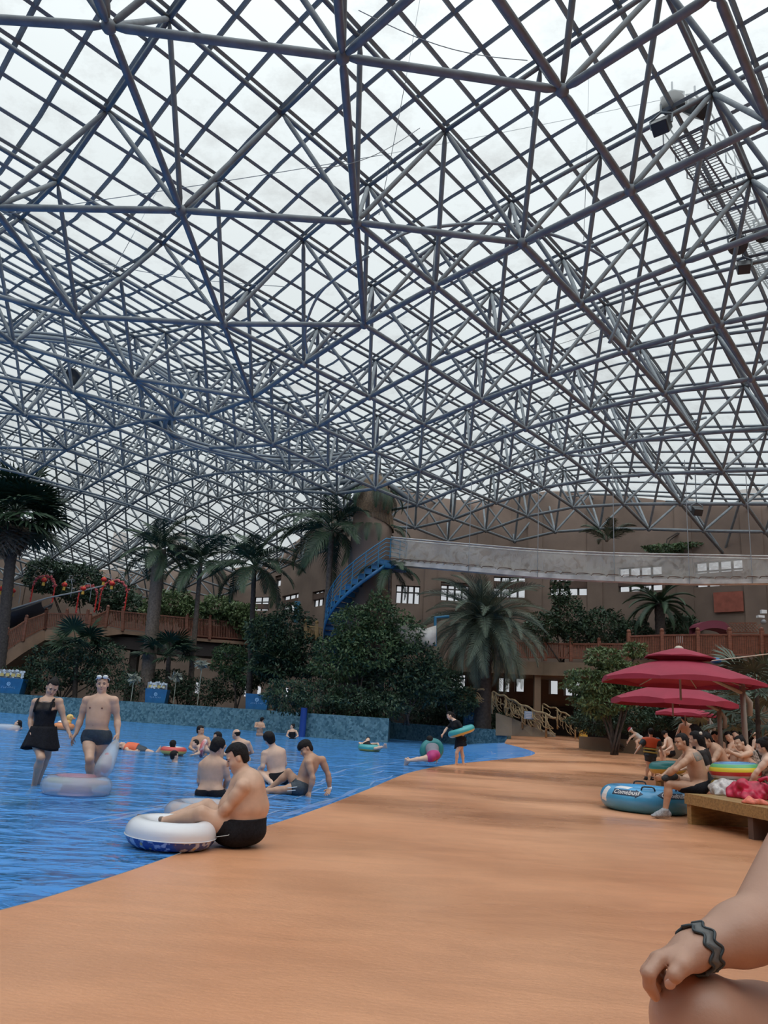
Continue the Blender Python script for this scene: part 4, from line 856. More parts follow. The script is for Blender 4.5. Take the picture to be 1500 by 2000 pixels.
person('wading man in navy trunks with white goggles on his forehead, holding a hand', 10.8,
       dict(head=(200, 1336), neck=(198, 1360), shl=(169, 1369, .02), shr=(223, 1369, -.02), ell=(158, 1403, .03), wrl=(149, 1432, -.02), elr=(229, 1404, .02), wrr=(230, 1434, -.06), har=(229, 1446, -.1), hal=(143, 1442, 0.0), pelvis=(188, 1437), knl=(175, 1482, -.18), anl=(177, 1534, 0.02), knr=(192, 1484, .06), anr=(186, 1532, .3)),
       (0.15, -1, 0), (0.25, -1, -.1), SKIN, 1.05, 1.12, hair='short', eyes=True, wear=[trunks(NAVY, 0.30), goggles, chest_marks], hcurl={'l': 0.45, 'r': 0.9}, group=None)
def necklace(c):
    mb = MB(); mb.tube([c['nk']+c['side']*math.sin(t)*0.075+c['fw']*(math.cos(t)*0.075+0.02)+c['up']*(0.005-0.035*math.cos(t)) for t in np.linspace(0, 2*math.pi, 30)], 0.004, 6, False); make('necklace', mb, mat('pearl', (0.6, 0.5, 0.42), 0.3), c['e'], True)
MESHK = mat('sheer_black_mesh', (0.02, 0.018, 0.02), 0.7, trans=0.3)
person('wading woman in a black swim dress looking down, holding the man\'s hand', 10.8,
       dict(head=(102, 1343), neck=(93, 1366), shl=(69, 1372, .0), shr=(116, 1371, .0), ell=(60, 1404, .04), wrl=(61, 1430, -.06), elr=(125, 1406, .02), wrr=(135, 1431, -.02), har=(142, 1441, -.01), pelvis=(84, 1433), knl=(80, 1480, -.16), anl=(66, 1536, .05), knr=(91, 1478, .1), anr=(72, 1534, .3)),
       (0.1, -1, 0), (0.45, -.8, -.55), SKIN, 0.95, 1.0, s=0.95, hair='bun', female=True, eyes=True, wear=[top(CLOTHK, 'swim_dress', -0.12, 0.15), top(MESHK, 'sheer_yoke', 0.3, 0.045, infl=0.007, wid=0.115), top(CLOTHK, 'strap', 0.3, -0.01, infl=0.012, wid=0.125) if False else (lambda c: [make('strap', MB().tube([c['nk']+c['side']*0.105*q+c['fw']*t[0]+c['up']*t[1] for t in ((0.135, -0.17), (0.128, -0.11), (0.105, -0.05), (0.06, -0.005), (0.0, 0.012), (-0.06, -0.01), (-0.1, -0.08))], 0.014, 8), CLOTHK, c['e'], True) for q in (-1, 1)]), skirt(CLOTHK, 0.30, 0.17, 0.25), necklace])
# ---- sitters at the water's edge
def inner_tattoo(c): pass
def seam(c):
    hp, kn = c['pv'], c['Q']['knl']; mb = MB(); o = c['side']*-0.235*0.9; P = [c['pv']+c['side']*-0.2+c['up']*0.06+c['fw']*0.08, c['pv']+c['side']*-0.21+c['fw']*0.14-c['up']*0.03, c['pv']+c['side']*-0.2+c['fw']*0.24-c['up']*0.04]; mb.tube(P, 0.003, 5); make('seam_piping', mb, LBAND, c['e'])
def water_shoe(q, m, nm='water_shoe'):
    def f(c):
        V, F_ = c['B'].mesh(c['h'], infl=0.008, sel=lambda n: n == 'foot') if q is None else (None, None)
        if len(F_): link_mesh(nm, V, F_, m, c['e'], True)
    return f
SHOEP = mat('patterned_water_shoe', (0.05, 0.035, 0.035), 0.6, 1, 45, (0.22, 0.14, 0.1))
person('heavy man in black trunks sitting at the water edge, head bowed', 7.2,
       dict(head=(462, 1480), neck=(478, 1512), shl=(473, 1538, -.2), shr=(463, 1534, .2), ell=(443, 1578, -.24), wrl=(424, 1600, -.08), hal=(414, 1606, 0.0), elr=(440, 1574, .2), wrr=(424, 1594, .06), har=(412, 1598, .05), pelvis=(474, 1616), hipl=(456, 1624, -.12), knl=(394, 1588, -.2), anl=(315, 1606, -.1), tol=(288, 1592, -.08), hipr=(456, 1624, .12), knr=(405, 1574, .22), anr=(318, 1602, .1), tor=(291, 1586, .1)),
       (-1, 0, 0), (-.85, -.25, -.5), SKIN, 1.27, 1.62, hair='short', eyes=True, wear=[trunks(CLOTHK, 0.38), seam, water_shoe(None, SHOEP)], tuck=0.03, hup=(-.35, 0, 1), seat=0.012)
person('man with his bare back turned, sitting in the water behind the heavy man', 11.0,
       dict(head=(424, 1460), neck=(416, 1482), shl=(396, 1496, 0), shr=(437, 1494, 0), ell=(390, 1525, .06), wrl=(398, 1545, .25), elr=(445, 1522, .06), wrr=(438, 1542, .25), pelvis=(411, 1546), knl=(388, 1548, .38), anl=(400, 1556, .75), knr=(438, 1548, .38), anr=(425, 1556, .75)),
       (0.05, 1, 0), (.35, .8, -.4), SKIN, 1.0, 1.1, hair='thick', wear=[trunks(CLOTHK, 0.4, waist=0.02)])
person('seated man facing away with one hand on his bent knee, near the red painted patch', 13.4,
       dict(head=(526, 1444), neck=(536, 1463), shl=(517, 1473, -.05), shr=(551, 1469, .05), ell=(513, 1497, -.1), wrl=(501, 1511, .05), elr=(556, 1492, .15), wrr=(545, 1512, .28), pelvis=(542, 1518), knl=(509, 1511, -.06), anl=(528, 1527, -.28), knr=(525, 1512, .35), anr=(510, 1524, .3)),
       (-.55, .8, 0), (-.6, .8, -.1), SKIN_P, 1.0, 1.15, hair='thick', wear=[trunks(CLOTHK, 0.4)])
def stripes(c):
    hp, kn = c['Q']['hipl'], c['Q']['knl']; d = nrm(kn-hp); mb = MB(); dn = np.array([0, 0, 1.0])
    for k, z in enumerate((-0.012, 0.03)): mb.tube([hp+d*t*0.28+np.array([0, -0.102+0.01*t, z]) for t in np.linspace(-0.1, 0.55, 8)], 0.007, 6)
    make('side_stripe', mb, LBAND, c['e'], True, label='pale stripes on the trunks')
person('young man leaning back on both hands, in dark trunks with pale stripes', 11.9,
       dict(head=(597, 1463), neck=(611, 1480), shl=(603, 1490, -.15), shr=(629, 1485, .12), ell=(611, 1520, -.2), wrl=(605, 1546, -.16), hal=(602, 1560, -.2), elr=(641, 1513, .14), wrr=(644, 1541, .16), har=(640, 1549, .08), pelvis=(590, 1537), hipl=(583, 1540, -.09), knl=(551, 1543, -.14), anl=(520, 1545, -.22), tol=(510, 1538, -.24), hipr=(584, 1538, .09), knr=(563, 1508, .12), anr=(526, 1541, .1), tor=(512, 1546, .06)),
       (-.85, -.2, 0), (-.75, -.4, -.5), SKIN_T, 0.93, 0.92, hair='fringe', eyes=True, wear=[trunks(NAVY, 0.42), stripes, band('elr', 'wrr', 0.034, RINGW, 'wristband', 0.95, 0.035)], hcurl=0.1)
# ---- bathers further out
def swimmer(label, Y, hx, hy, face, dx=0, w_=27, hair='short', skin=None, hgt=None, arms=True, fwd=None, s=1.0, **k):
    u = 1555/Y; f = fwd or face; sl = dx
    J = dict(head=(hx, hy), neck=(hx+0.07*u*sl, hy+0.15*u), shl=(hx-0.17*u+0.1*u*sl, hy+0.22*u, 0), shr=(hx+0.17*u+0.1*u*sl, hy+0.22*u, 0), pelvis=(hx+0.16*u*sl, hy+0.66*u, 0))
    if arms: J.update(ell=(hx-0.27*u+0.1*u*sl, hy+0.43*u, 0.1*np.sign(f[1])), wrl=(hx-0.16*u, hy+0.5*u, 0.28*np.sign(f[1])), elr=(hx+0.27*u+0.1*u*sl, hy+0.43*u, 0.1*np.sign(f[1])), wrr=(hx+0.16*u, hy+0.5*u, 0.28*np.sign(f[1])))
    return person(label, Y, J, f, face, skin or SKIN, 1.0, 1.05, s=s, hair=hair, **k)
swimmer('dark haired man kneeling in the water behind the child with red stripes', 20, 392, 1427, (.8, -.3, -.1), skin=SKIN_T, fwd=(.3, -1, 0))
def float_vest(c): mb = MB(); mb.torus(c['nk']-c['up']*0.10, 0.16, 0.055, c['AX'], 24, 10); make('striped_float', mb, mat('red_white_float', (0.6, 0.1, 0.1), 0.5, 1, 9, (0.75, 0.7, 0.7)), c['e'], True)
person('child floating with a red striped float, in front of the kneeling man', 19, dict(head=(381, 1453), neck=(389, 1459), shl=(391, 1465, -.12), shr=(395, 1460, .12), pelvis=(420, 1467), ell=(388, 1472, -.2), wrl=(378, 1474, -.3), elr=(394, 1462, .25), wrr=(384, 1466, .36), knl=(440, 1474, -.1), anl=(462, 1478, -.1), knr=(440, 1474, .1), anr=(462, 1478, .1)), (0, 0, -1), (-.9, -.3, -.1), SKIN_P, 0.85, 1.0, s=0.8, hair='short', wear=[float_vest], hup=(-.3, 0, 1))
swimmer('man half hidden behind the bare backed sitter, only his dark head showing', 18.5, 424, 1440, (-.9, -.3, -.2), skin=SKIN_T, arms=False)
swimmer('balding bather facing left behind the heavy man', 19, 461, 1434, (-.9, .2, 0), dx=1.2, hair='bald', fwd=(-.8, .5, 0))
person('bare chested couple member hugging another bather at the far pool wall', 38, dict(head=(512, 1406), neck=(509, 1411), shl=(500, 1413, 0), shr=(514, 1414, 0), pelvis=(507, 1436), ell=(498, 1420, -.1), wrl=(508, 1421, -.25), elr=(517, 1421, -.1), wrr=(510, 1421, -.25)), (.3, -1, 0), (.6, .6, 0), SKIN_T, 1.1, 1.1, hair='thick', name='person')
swimmer('woman with a dark bun by the blue post in the far water', 37, 571, 1419, (-.9, -.2, 0), hair='bun', female=True, wear=[top(CLOTHK, 'swim_top', 0.0, 0.10)])
person('swimmer leaning back on a clear ring at the far left', 27, dict(head=(35, 1413), neck=(36, 1422), shl=(33, 1426, -.12), shr=(40, 1423, .15), pelvis=(10, 1433), ell=(30, 1430, -.3), wrl=(17, 1427, -.25), elr=(28, 1427, .3), wrr=(15, 1424, .25), knl=(-8, 1436, -.1), knr=(-8, 1436, .1)), (-.4, 0, 1), (-.8, -.1, .5), SKIN_P, 0.95, 1, hair='tail', hup=(.3, 0, 1))
swim_ring('clear swim ring under the swimmer at the far left', at(12, 1425, 26.9)*np.array([1, 1, 0])+np.array([0, 0, 0.07]), 0.33, 0.12, None, split=[(0, 360, 'tube', CLEAR)])
person('person in an orange life vest floating face up behind the wading man', 20.2, dict(head=(236, 1457), neck=(243, 1460), shl=(246, 1462, -.15), shr=(247, 1458, .18), pelvis=(272, 1465), ell=(250, 1467, -.32), wrl=(262, 1468, -.35), elr=(252, 1459, .3), wrr=(264, 1461, .34), knl=(288, 1468, -.08), knr=(288, 1467, .1), anl=(305, 1472, -.08), anr=(305, 1471, .1)), (0, -.1, 1), (-.3, -.3, 1), SKIN, 0.95, 1.0, hair='short', hup=(-1, 0, .3), wear=[top(ORNG, 'life_vest', 0.05, 0.05, infl=0.03), trunks(NAVY, 0.9)])
swimmer('child inside a small striped ring, seen from behind', 19, 338, 1455, (0, 1, 0), hair='thick', s=0.85)
swim_ring('small red and yellow striped ring around a child', at(339, 1465, 19)*np.array([1, 1, 0])+np.array([0, 0, 0.12]), 0.22, 0.085, None, split=[(0, 90, 'upper_band', mat('red_vinyl', (0.6, 0.08, 0.07), 0.3)), (90, 180, 'inner_band', RINGW), (180, 270, 'underside', YELV), (270, 360, 'lower_band', YELV)])
swimmer('child with wet black hair in front of the striped ring', 17, 341, 1477, (.6, .5, 0), hair='thick', s=0.85, arms=False)
person('woman lying back through a teal and yellow ring in front of the mosaic wall', 29, dict(head=(718, 1446), neck=(713, 1452), shl=(707, 1453, .05), shr=(722, 1454, -.05), pelvis=(722, 1461, -.3), ell=(702, 1451, -.15), wrl=(708, 1457, -.35), elr=(738, 1452, -.1), wrr=(740, 1457, -.35), knl=(735, 1462, -.6), anl=(749, 1459, -.7), knr=(740, 1461, -.5), anr=(752, 1459, -.6)), (0.2, -.5, .8), (.5, -.8, .3), SKIN_P, 0.9, 1, hair='tail', female=True, wear=[top(CLOTHK, 'swim_top', 0, 0.12)])
swim_ring('teal and yellow ring carrying the woman by the mosaic wall', at(722, 1455, 28.8)*np.array([1, 1, 0])+np.array([0, 0, 0.12]), 0.30, 0.12, None, split=[(-20, 200, 'teal_side', TEAL), (200, 340, 'yellow_side', YELV)])
AXU = np.array([nrm((1, 0.25, -.25)), nrm((0.35, .15, 1)), np.cross(nrm((1, 0.25, -.25)), nrm((0.35, .15, 1)))])
person('bather in magenta trunks lying in the shallows with a teal ring round the body', 21.5, dict(head=(840, 1447), neck=(842, 1455), shl=(834, 1459, .1), shr=(851, 1459, .12), pelvis=(847, 1476, -.38), ell=(830, 1470, .35), wrl=(832, 1482, .4), elr=(856, 1470, .35), wrr=(854, 1482, .4), hipl=(843, 1480, -.42), hipr=(847, 1477, -.3), knl=(820, 1483, -.45), anl=(796, 1486, -.4), knr=(822, 1482, -.3), anr=(800, 1485, -.2)), (0, 1, -.3), (0, 1, 0), SKIN_P, 1.05, 1.1, hair='thick', wear=[trunks(PINK, 0.35), top(GREYC, 'grey_shirt', -0.02, 0.08)])
swim_ring('dark teal ring standing upright round the bather in magenta trunks', at(843, 1465, 21.5), 0.2, 0.125, AXU, split=[(-100, 110, 'teal_side', mat('dark_teal_vinyl', (0.02, 0.2, 0.22), 0.35)), (110, 260, 'yellow_side', YELV)])
T = person('woman in a short black dress stepping ashore with a ring on her hip', 23.3, dict(head=(878, 1398), neck=(887, 1407), shl=(896, 1412, -.12), shr=(887, 1411, .16), ell=(903, 1424, -.22), wrl=(904, 1434, -.3), hal=(907, 1438, -.2), elr=(872, 1423, .12), wrr=(865, 1434, .02), har=(862, 1440, 0), pelvis=(900, 1444), knl=(892, 1470, -.1), anl=(891, 1491, 0), knr=(902, 1470, .1), anr=(905, 1491, .12)), (-.9, -.15, 0), (-.85, -.2, -.5), SKIN_P, 0.95, 1.0, s=0.95, hair='tail', female=True, wear=[top(CLOTHK, 'black_dress', -0.1, 0.02, sleeves=0.85), skirt(CLOTHK, 0.30, 0.16, 0.24)], hup=(-.4, 0, 1))
ax = nrm((1, 0.0, .38)); zz = nrm(np.cross(ax, (0, 1, 0))); zz = zz if zz[2] > 0 else -zz
swim_ring('teal and yellow ring tilted round the waist of the woman in black', at(901, 1428, 23.25), 0.30, 0.105, np.array([ax, np.cross(zz, ax), zz]), split=[(-20, 200, 'teal_side', TEAL), (200, 340, 'yellow_side', YELV)])
# ---- the people on the right
TATT = mat('faded_tattoo', (0.16, 0.17, 0.155), 0.5, 1, 20, (0.34, 0.22, 0.16))
def tattoo(c):
    B = Body(); 
    for q in c['B'].p:
        if q[6] == 'chest' : B.p.append(q[:8]+([(c['ch']+c['up']*0.02, -c['up']), (c['nk']-c['up']*0.02, c['up']), (c['ch']-c['fw']*0.0, c['fw'])],))
    V, F_ = B.mesh(c['h'], infl=0.004); 
    if len(F_): link_mesh('back_tattoo', V, F_, TATT, c['e'], True)
def shoe1(pt, m, nm, lab=None):
    def f(c):
        an = c['Q']['an'+pt]; toe = c['Q']['to'+pt]; B = Body(); kn = c['Q']['kn'+pt]; foot(B, an, toe, -nrm(an-kn) if abs(nrm(an-kn)@nrm(toe-an)) < 0.9 else c['fw'], c['s']); V, F_ = B.mesh(min(c['h'], .01), infl=0.014, clips=[(an+nrm(kn-an)*0.03, nrm(kn-an))]); o = link_mesh(nm, V, F_, m, c['e'], True); tag(o, lab)
    return f
person('tattooed shirtless man in black shorts on the bench end, one foot on his knee', 12.0,
       dict(head=(1331, 1449), neck=(1346, 1468), shl=(1345, 1482, -.2), shr=(1338, 1480, .2), ell=(1319, 1503, -.26), wrl=(1296, 1518, -.1), hal=(1286, 1520, -.06), elr=(1316, 1500, .2), wrr=(1296, 1514, .06), pelvis=(1368, 1537), hipl=(1362, 1541, -.1), knl=(1305, 1531, -.16), anl=(1299, 1583, -.14), tol=(1274, 1583, -.18), hipr=(1360, 1540, .1), knr=(1322, 1520, .36), anr=(1309, 1519, -.06), tor=(1283, 1524, -.16)),
       (-1, 0, 0), (-1, -.1, -.12), SKIN_T, 1.05, 1.18, hair='short', eyes=True, wear=[trunks(CLOTHK, 0.62, 'shorts'), tattoo, shoe1('l', SOLE, 'water_shoe', 'grey water shoe on the ground'), shoe1('r', SHOEK, 'water_shoe', 'black water shoe resting on the knee')], tuck=0.04)
def hairclip(c): mb = MB(); mb.ball(c['H'](-0.02, -0.1, 0.08), 0.03, 10); mb.ball(c['H'](0.03, -0.1, 0.075), 0.025, 10); make('hair_clip', mb, mat('cream_bow', (0.6, 0.52, 0.45), 0.6), c['e'], True)
person('woman in a sheer black top with a cream hair bow behind the tattooed man', 12.9, dict(head=(1358, 1443), neck=(1369, 1461), shl=(1372, 1473, -.17), shr=(1376, 1470, .17), ell=(1384, 1498, -.24), wrl=(1368, 1516, -.2), elr=(1362, 1495, .25), wrr=(1335, 1502, .2), pelvis=(1384, 1524), knl=(1340, 1520, -.05), anl=(1335, 1570, -.05), knr=(1342, 1518, .15), anr=(1338, 1568, .15)), (-1, .2, 0), (-.85, .5, -.1), SKIN, 0.98, 1.05, hair='long', female=True, wear=[top(MESHK, 'sheer_top', -0.05, 0.03, sleeves=0.9), top(CLOTHK, 'swimsuit', -0.05, 0.12, infl=0.006), hairclip])
person('woman with long dark hair, head just above the hair bow', 14.6, dict(head=(1356, 1428), neck=(1364, 1444), shl=(1352, 1451, .0), shr=(1380, 1452, 0), pelvis=(1370, 1502), ell=(1348, 1475, 0), wrl=(1352, 1495, -.2), elr=(1385, 1475, 0), wrr=(1380, 1495, -.2)), (-.3, -1, 0), (-.6, .7, 0), SKIN, 0.95, 1, hair='long', female=True, wear=[top(CLOTHK, 'dark_top', -0.05, 0.05)])
person('shirtless young man with black hair leaning forward behind the rainbow ring', 13.4, dict(head=(1379, 1446), neck=(1395, 1458), shl=(1404, 1468, -.16), shr=(1402, 1464, .18), ell=(1392, 1488, -.25), wrl=(1378, 1496, -.2), elr=(1398, 1486, .22), wrr=(1382, 1494, .2), pelvis=(1422, 1504), knl=(1386, 1500, -.1), anl=(1382, 1548, -.1), knr=(1388, 1499, .12), anr=(1385, 1546, .12)), (-1, -.1, 0), (-.9, -.2, -.45), SKIN_T, 0.95, 1, hair='thick', wear=[trunks(CLOTHK, 0.5)])
PATT = mat('patterned_swimsuit', (0.06, 0.05, 0.05), 0.7, 1, 30, (0.5, 0.42, 0.36))
person('woman with tied black hair hugging her knee behind the rainbow ring', 13.6, dict(head=(1445, 1452), neck=(1460, 1463), shl=(1464, 1471, -.15), shr=(1464, 1468, .15), ell=(1446, 1477, -.28), wrl=(1430, 1470, -.22), elr=(1448, 1474, .25), wrr=(1428, 1468, .1), pelvis=(1478, 1502), knl=(1449, 1474, -.12), anl=(1446, 1512, -.12), knr=(1432, 1468, .15), anr=(1432, 1512, .12)), (-1, -.1, 0), (-1, -.2, -.05), SKIN, 0.9, 1, hair='bun', female=True, wear=[top(PATT, 'patterned_swimsuit', -0.1, 0.06), ])
person('black haired woman in a dark patterned swimsuit at the right edge, leaning on her arm', 11.7, dict(head=(1490, 1458), neck=(1503, 1474), shl=(1497, 1487, -.2), shr=(1512, 1482, .16), ell=(1478, 1508, -.2), wrl=(1464, 1530, -.12), elr=(1530, 1515, .2), wrr=(1525, 1545, .1), pelvis=(1512, 1548), knl=(1565, 1552, -.2), anl=(1600, 1600, -.2), knr=(1568, 1550, .1), anr=(1602, 1600, .1)), (-.5, .7, 0), (-.8, .5, -.2), SKIN_P, 1.1, 1.2, hair='bun', female=True, wear=[top(PATT, 'patterned_swimsuit', -0.1, 0.08)])
person('shirtless man with his back turned, standing under the umbrellas', 26, dict(head=(1336, 1405), neck=(1339, 1413), shl=(1330, 1417, 0), shr=(1349, 1417, 0), ell=(1325, 1428, -.05), wrl=(1320, 1440, -.15), elr=(1353, 1430, 0), wrr=(1352, 1442, -.1), pelvis=(1341, 1446), knl=(1337, 1468, -.05), anl=(1337, 1492, 0), knr=(1345, 1468, .05), anr=(1345, 1492, .1)), (-.1, 1, 0), (-.3, 1, -.3), SKIN, 1.0, 1.1, hair='short', wear=[trunks(CLOTHK, 0.5)])
def vest_bands(c):
    mb = MB(); 
    for z in (0.62, 0.80): 
        o = c['nk']+(c['pv']-c['nk'])*z; mb.tube([o-c['up']*0.02, o+c['up']*0.02], 0.2, 24, True); mb.v[-1] = (mb.v[-1]-o)@np.array([c['side'], c['fw'], c['up']]).T*np.array([0.92, 0.72, 1])@np.array([c['side'], c['fw'], c['up']])+o
    make('vest_strap', mb, mat('yellow_webbing', (0.5, 0.45, 0.12), 0.6), c['e'], True)
person('child in an orange and navy life vest walking away across the deck', 21.3, dict(head=(1271, 1431), neck=(1271, 1442), shl=(1259, 1446, 0), shr=(1284, 1446, 0), ell=(1250, 1458, -.05), wrl=(1242, 1469, -.12), elr=(1290, 1460, .02), wrr=(1295, 1472, -.08), pelvis=(1270, 1476), knl=(1265, 1497, 0), anl=(1262, 1518, .05), knr=(1276, 1497, -.05), anr=(1274, 1518, .1)), (0, 1, 0), (.1, 1, -.3), SKIN_P, 0.85, 1, s=0.83, hair='thick', wear=[top(NAVY, 'life_vest', -0.02, 0.03, infl=0.035, sleeves=0.75), top(ORNG, 'vest_collar', 0.26, -0.01, infl=0.045, lab='orange upper back of the vest'), trunks(NAVY, 0.55, 'shorts'), vest_bands, water_shoe(None, SHOEK, 'shoe')])
def santa(c):
    H, HA = c['H'], c['HA']; mb = MB(); mb.ball(H(0, -0.01, 0.1), (0.1, 0.11, 0.075), 14, HA); mb.cap = None; rh = make('red_hat', mb, mat('red_felt', (0.5, 0.04, 0.06), 0.8), c['e'], True); mb = MB(); mb.torus(H(0, -0.005, 0.06), 0.09, 0.028, HA, 20, 8); make('white_hat_band', mb, RINGW, rh, True)
person('person in a red and white hat bending over on the planter kerb', 33.5, dict(head=(1233, 1427), neck=(1240, 1433), shl=(1238, 1436, -.12), shr=(1240, 1434, .15), ell=(1230, 1442, -.2), wrl=(1226, 1450, -.2), elr=(1232, 1440, .2), wrr=(1227, 1447, .2), pelvis=(1250, 1442), knl=(1242, 1448, -.1), anl=(1244, 1454, -.15), knr=(1243, 1447, .1), anr=(1246, 1453, .1)), (-1, -.3, 0), (-.4, -.9, -.1), SKIN_P, 0.9, 1, s=0.9, hair='short', wear=[santa, top(mat('white_cloth', (0.55, 0.53, 0.52), 0.8), 'white_top', -0.1, 0.05)])
for (lb, Y, hx, hy, f, sk_, hr) in [('fair skinned bather bending forward by the planter, left of the standing man', 28, 1299, 1434, (.8, -.4, -.3), SKIN_P, 'short'), ('shirtless bather hunched over left of the umbrella post', 20, 1397, 1438, (-.8, -.5, -.6), SKIN, 'short'), ('bather with dark hair seated between the two umbrella posts', 19, 1424, 1440, (-.7, -.6, -.2), SKIN, 'thick'), ('bather with brown hair seated just left of the right umbrella post', 19.5, 1436, 1437, (-.6, -.7, 0), SKIN_P, 'long'), ('small seated bather right of the right umbrella post', 24, 1472, 1434, (-.2, -1, 0), SKIN_P, 'short')]:
    u = 1555/Y; x = hx; person(lb, Y, dict(head=(x, hy), neck=(x+0.1*u, hy+0.13*u), shl=(x+0.02*u, hy+0.22*u, -.15), shr=(x+0.2*u, hy+0.2*u, .1), ell=(x-0.02*u, hy+0.42*u, -.25), wrl=(x-0.14*u, hy+0.52*u, -.3), elr=(x+0.22*u, hy+0.45*u, -.15), wrr=(x+0.04*u, hy+0.55*u, -.35), pelvis=(x+0.22*u, hy+0.66*u), knl=(x-0.15*u, hy+0.62*u, -.2), anl=(x-0.12*u, hy+1.02*u, -.15), knr=(x-0.05*u, hy+0.62*u, -.4), anr=(x-0.02*u, hy+1.04*u, -.35)), f, f, sk_, 0.95, 1.05, hair=hr, wear=[trunks(CLOTHK, 0.45)])
# ---- the sitter next to the camera, cut by the lower right corner
Yf = 1.42
def near_sitter():
    J = dict(wr=(1356, 1856, 0), el=(1500, 1804, .06), sh=(1640, 1560, .2)); Q = {k: at(v[0], v[1], Yf+v[2]) for k, v in J.items()}
    B = Body(); wr, el, sh = Q['wr'], Q['el'], Q['sh']
    B.cap(sh, el, 0.082, 0.062, 0.008, 'upper_arm'); B.cap(el, el+(wr-el)*0.4, 0.052, 0.049, 0.006, 'fore_arm'); B.cap(el+(wr-el)*0.3, wr+(wr-el)*0.02, 0.0495, 0.032, 0.02, 'fore_arm')
    # hand hanging over the knee, seen from the thumb side
    def p(x, y, d=0): return at(x, y, Yf+d)
    kn = [p(1288, 1874, -.03), p(1283, 1874, -.005), p(1287, 1875, .02), p(1297, 1876, .042)]
    back = [p(1340, 1858, -.024), p(1336, 1856, -.006), p(1336, 1857, .012), p(1338, 1860, .026)]
    B.cap(wr, (back[1]+back[2])/2, 0.031, 0.027, 0.016, 'hand', flat=(nrm(np.cross(kn[1]-wr, kn[3]-kn[0])), 0.7))
    for b, k in zip(back, kn): B.cap(b, k, 0.0155, 0.0125, 0.010, 'hand')
    tips = [[(1267, 1902, -.045), (1268, 1924, -.04), (1280, 1946, -.03)], [(1264, 1898, -.005), (1270, 1916, .01), (1283, 1930, .02)], [(1273, 1896, .03), (1282, 1910, .045), (1296, 1916, .05)], [(1287, 1893, .055), (1297, 1904, .065), (1308, 1908, .07)]]
    for k, T_, r in zip(kn, tips, (0.0115, 0.0115, 0.0105, 0.0092)):
        q = k
        for j, t in enumerate(T_): t = p(*t); B.cap(q, t, r*(1.05-0.07*j), r*(0.98-0.12*j), 0.003, 'hand'); q = t
    t0, t1, t2, t3 = p(1347, 1870, -.03), p(1332, 1886, -.048), p(1318, 1904, -.055), p(1308, 1917, -.048)
    B.cap(p(1352, 1866, -.015), t1, 0.024, 0.0155, 0.010, 'hand'); B.cap(t1, t2, 0.0148, 0.0125, 0.004, 'hand'); B.cap(t2, t3, 0.0125, 0.0095, 0.003, 'hand')
    V, F_ = B.mesh(0.0036)
    # leg and torso
    L = Body(); knee = at(1364, 1994, Yf+0.03); hip = np.array([1.02, 1.72, 0.50]); an = np.array([knee[0]+0.02, knee[1]-0.02, 0.09])
    L.cap(hip, knee+(hip-knee)*0.35, 0.105, 0.098, 0.03, 'thighr'); L.cap(knee+(hip-knee)*0.4, knee, 0.1, 0.073, 0.03, 'thighr'); L.cap(knee, knee+(an-knee)*0.35, 0.071, 0.068, 0.03, 'shinr'); L.cap(knee+(an-knee)*0.3, an, 0.068, 0.042, 0.03, 'shinr'); foot(L, an, an+np.array([-0.2, -0.06, -0.03]), (0, 0, 1))
    hip2 = np.array([1.06, 1.42, 0.50]); kn2 = np.array([0.80, 1.18, 0.50]); kn2 = np.array([1.25, 1.0, 0.52]); an2 = np.array([1.25, 1.0, 0.09])
    L.cap(hip2, kn2, 0.1, 0.068, 0.03, 'thighl'); L.cap(kn2, an2, 0.066, 0.042, 0.03, 'shinl'); foot(L, an2, an2+np.array([-0.15, -0.14, -0.03]), (0, 0, 1))
    pv = np.array([1.08, 1.58, 0.52]); nk = sh+np.array([0.1, -0.17, 0.08]); sh2 = sh+np.array([0.22, -0.34, 0.0]); sd = nrm(sh2-sh); up = nrm(nk-pv); fw = nrm(np.cross(sd, up)); fw = fw if fw[0] < 0 else -fw; AX = np.array([nrm(np.cross(up, fw)), fw, up])
    L.ell(pv+up*0.02, (0.19, 0.15, 0.14), AX, 0.05, 'pelvis'); L.ell((pv+nk)/2-up*0.03, (0.18, 0.15, 0.2), AX, 0.05, 'waist'); L.ell(nk-up*0.17, (0.2, 0.13, 0.19), AX, 0.05, 'chest'); L.cap(nk-up*0.02, sh, 0.06, 0.07, 0.04, 'chest'); L.cap(nk-up*0.02, sh2, 0.06, 0.07, 0.04, 'chest')
    e2 = sh2+np.array([-0.1, -0.1, -0.26]); w2 = kn2+np.array([-0.02, 0.02, 0.1]); L.cap(sh2, e2, 0.07, 0.055, 0.03, 'upper_arm'); L.cap(e2, w2, 0.055, 0.033, 0.02, 'fore_arm'); hand(L, w2, (-0.5, -.7, -.5), (0, 0, -1), (-.7, .5, 0), 1.0)
    hd = nk+np.array([-0.05, -0.02, 0.17]); L.cap(nk, hd, 0.06, 0.06, 0.03); L.ell(hd, (0.078, 0.095, 0.115), AX, 0.03); L.ell(hd+fw*0.09-up*0.02, (0.015, 0.02, 0.02), AX, 0.02)
    for q in (-1, 1): L.ell(hd+AX[0]*0.078*q, (0.012, 0.02, 0.03), AX, 0.01)
    for q in B.p: 
        if q[6] == 'upper_arm': L.p.append(q)
    V2, F2 = L.mesh(0.013)
    e = empty('person', (pv[0], pv[1], 0.0), 'sitter cut by the lower right corner, bare arm resting on a raised knee', 'person')
    link_mesh('body', np.vstack([V, V2]), F_+[[i+len(V) for i in f] for f in F2], mat('near_skin', (0.52, 0.30, 0.215), 0.42, 0.06, 7, bump=0.04, bscale=160), e, True)
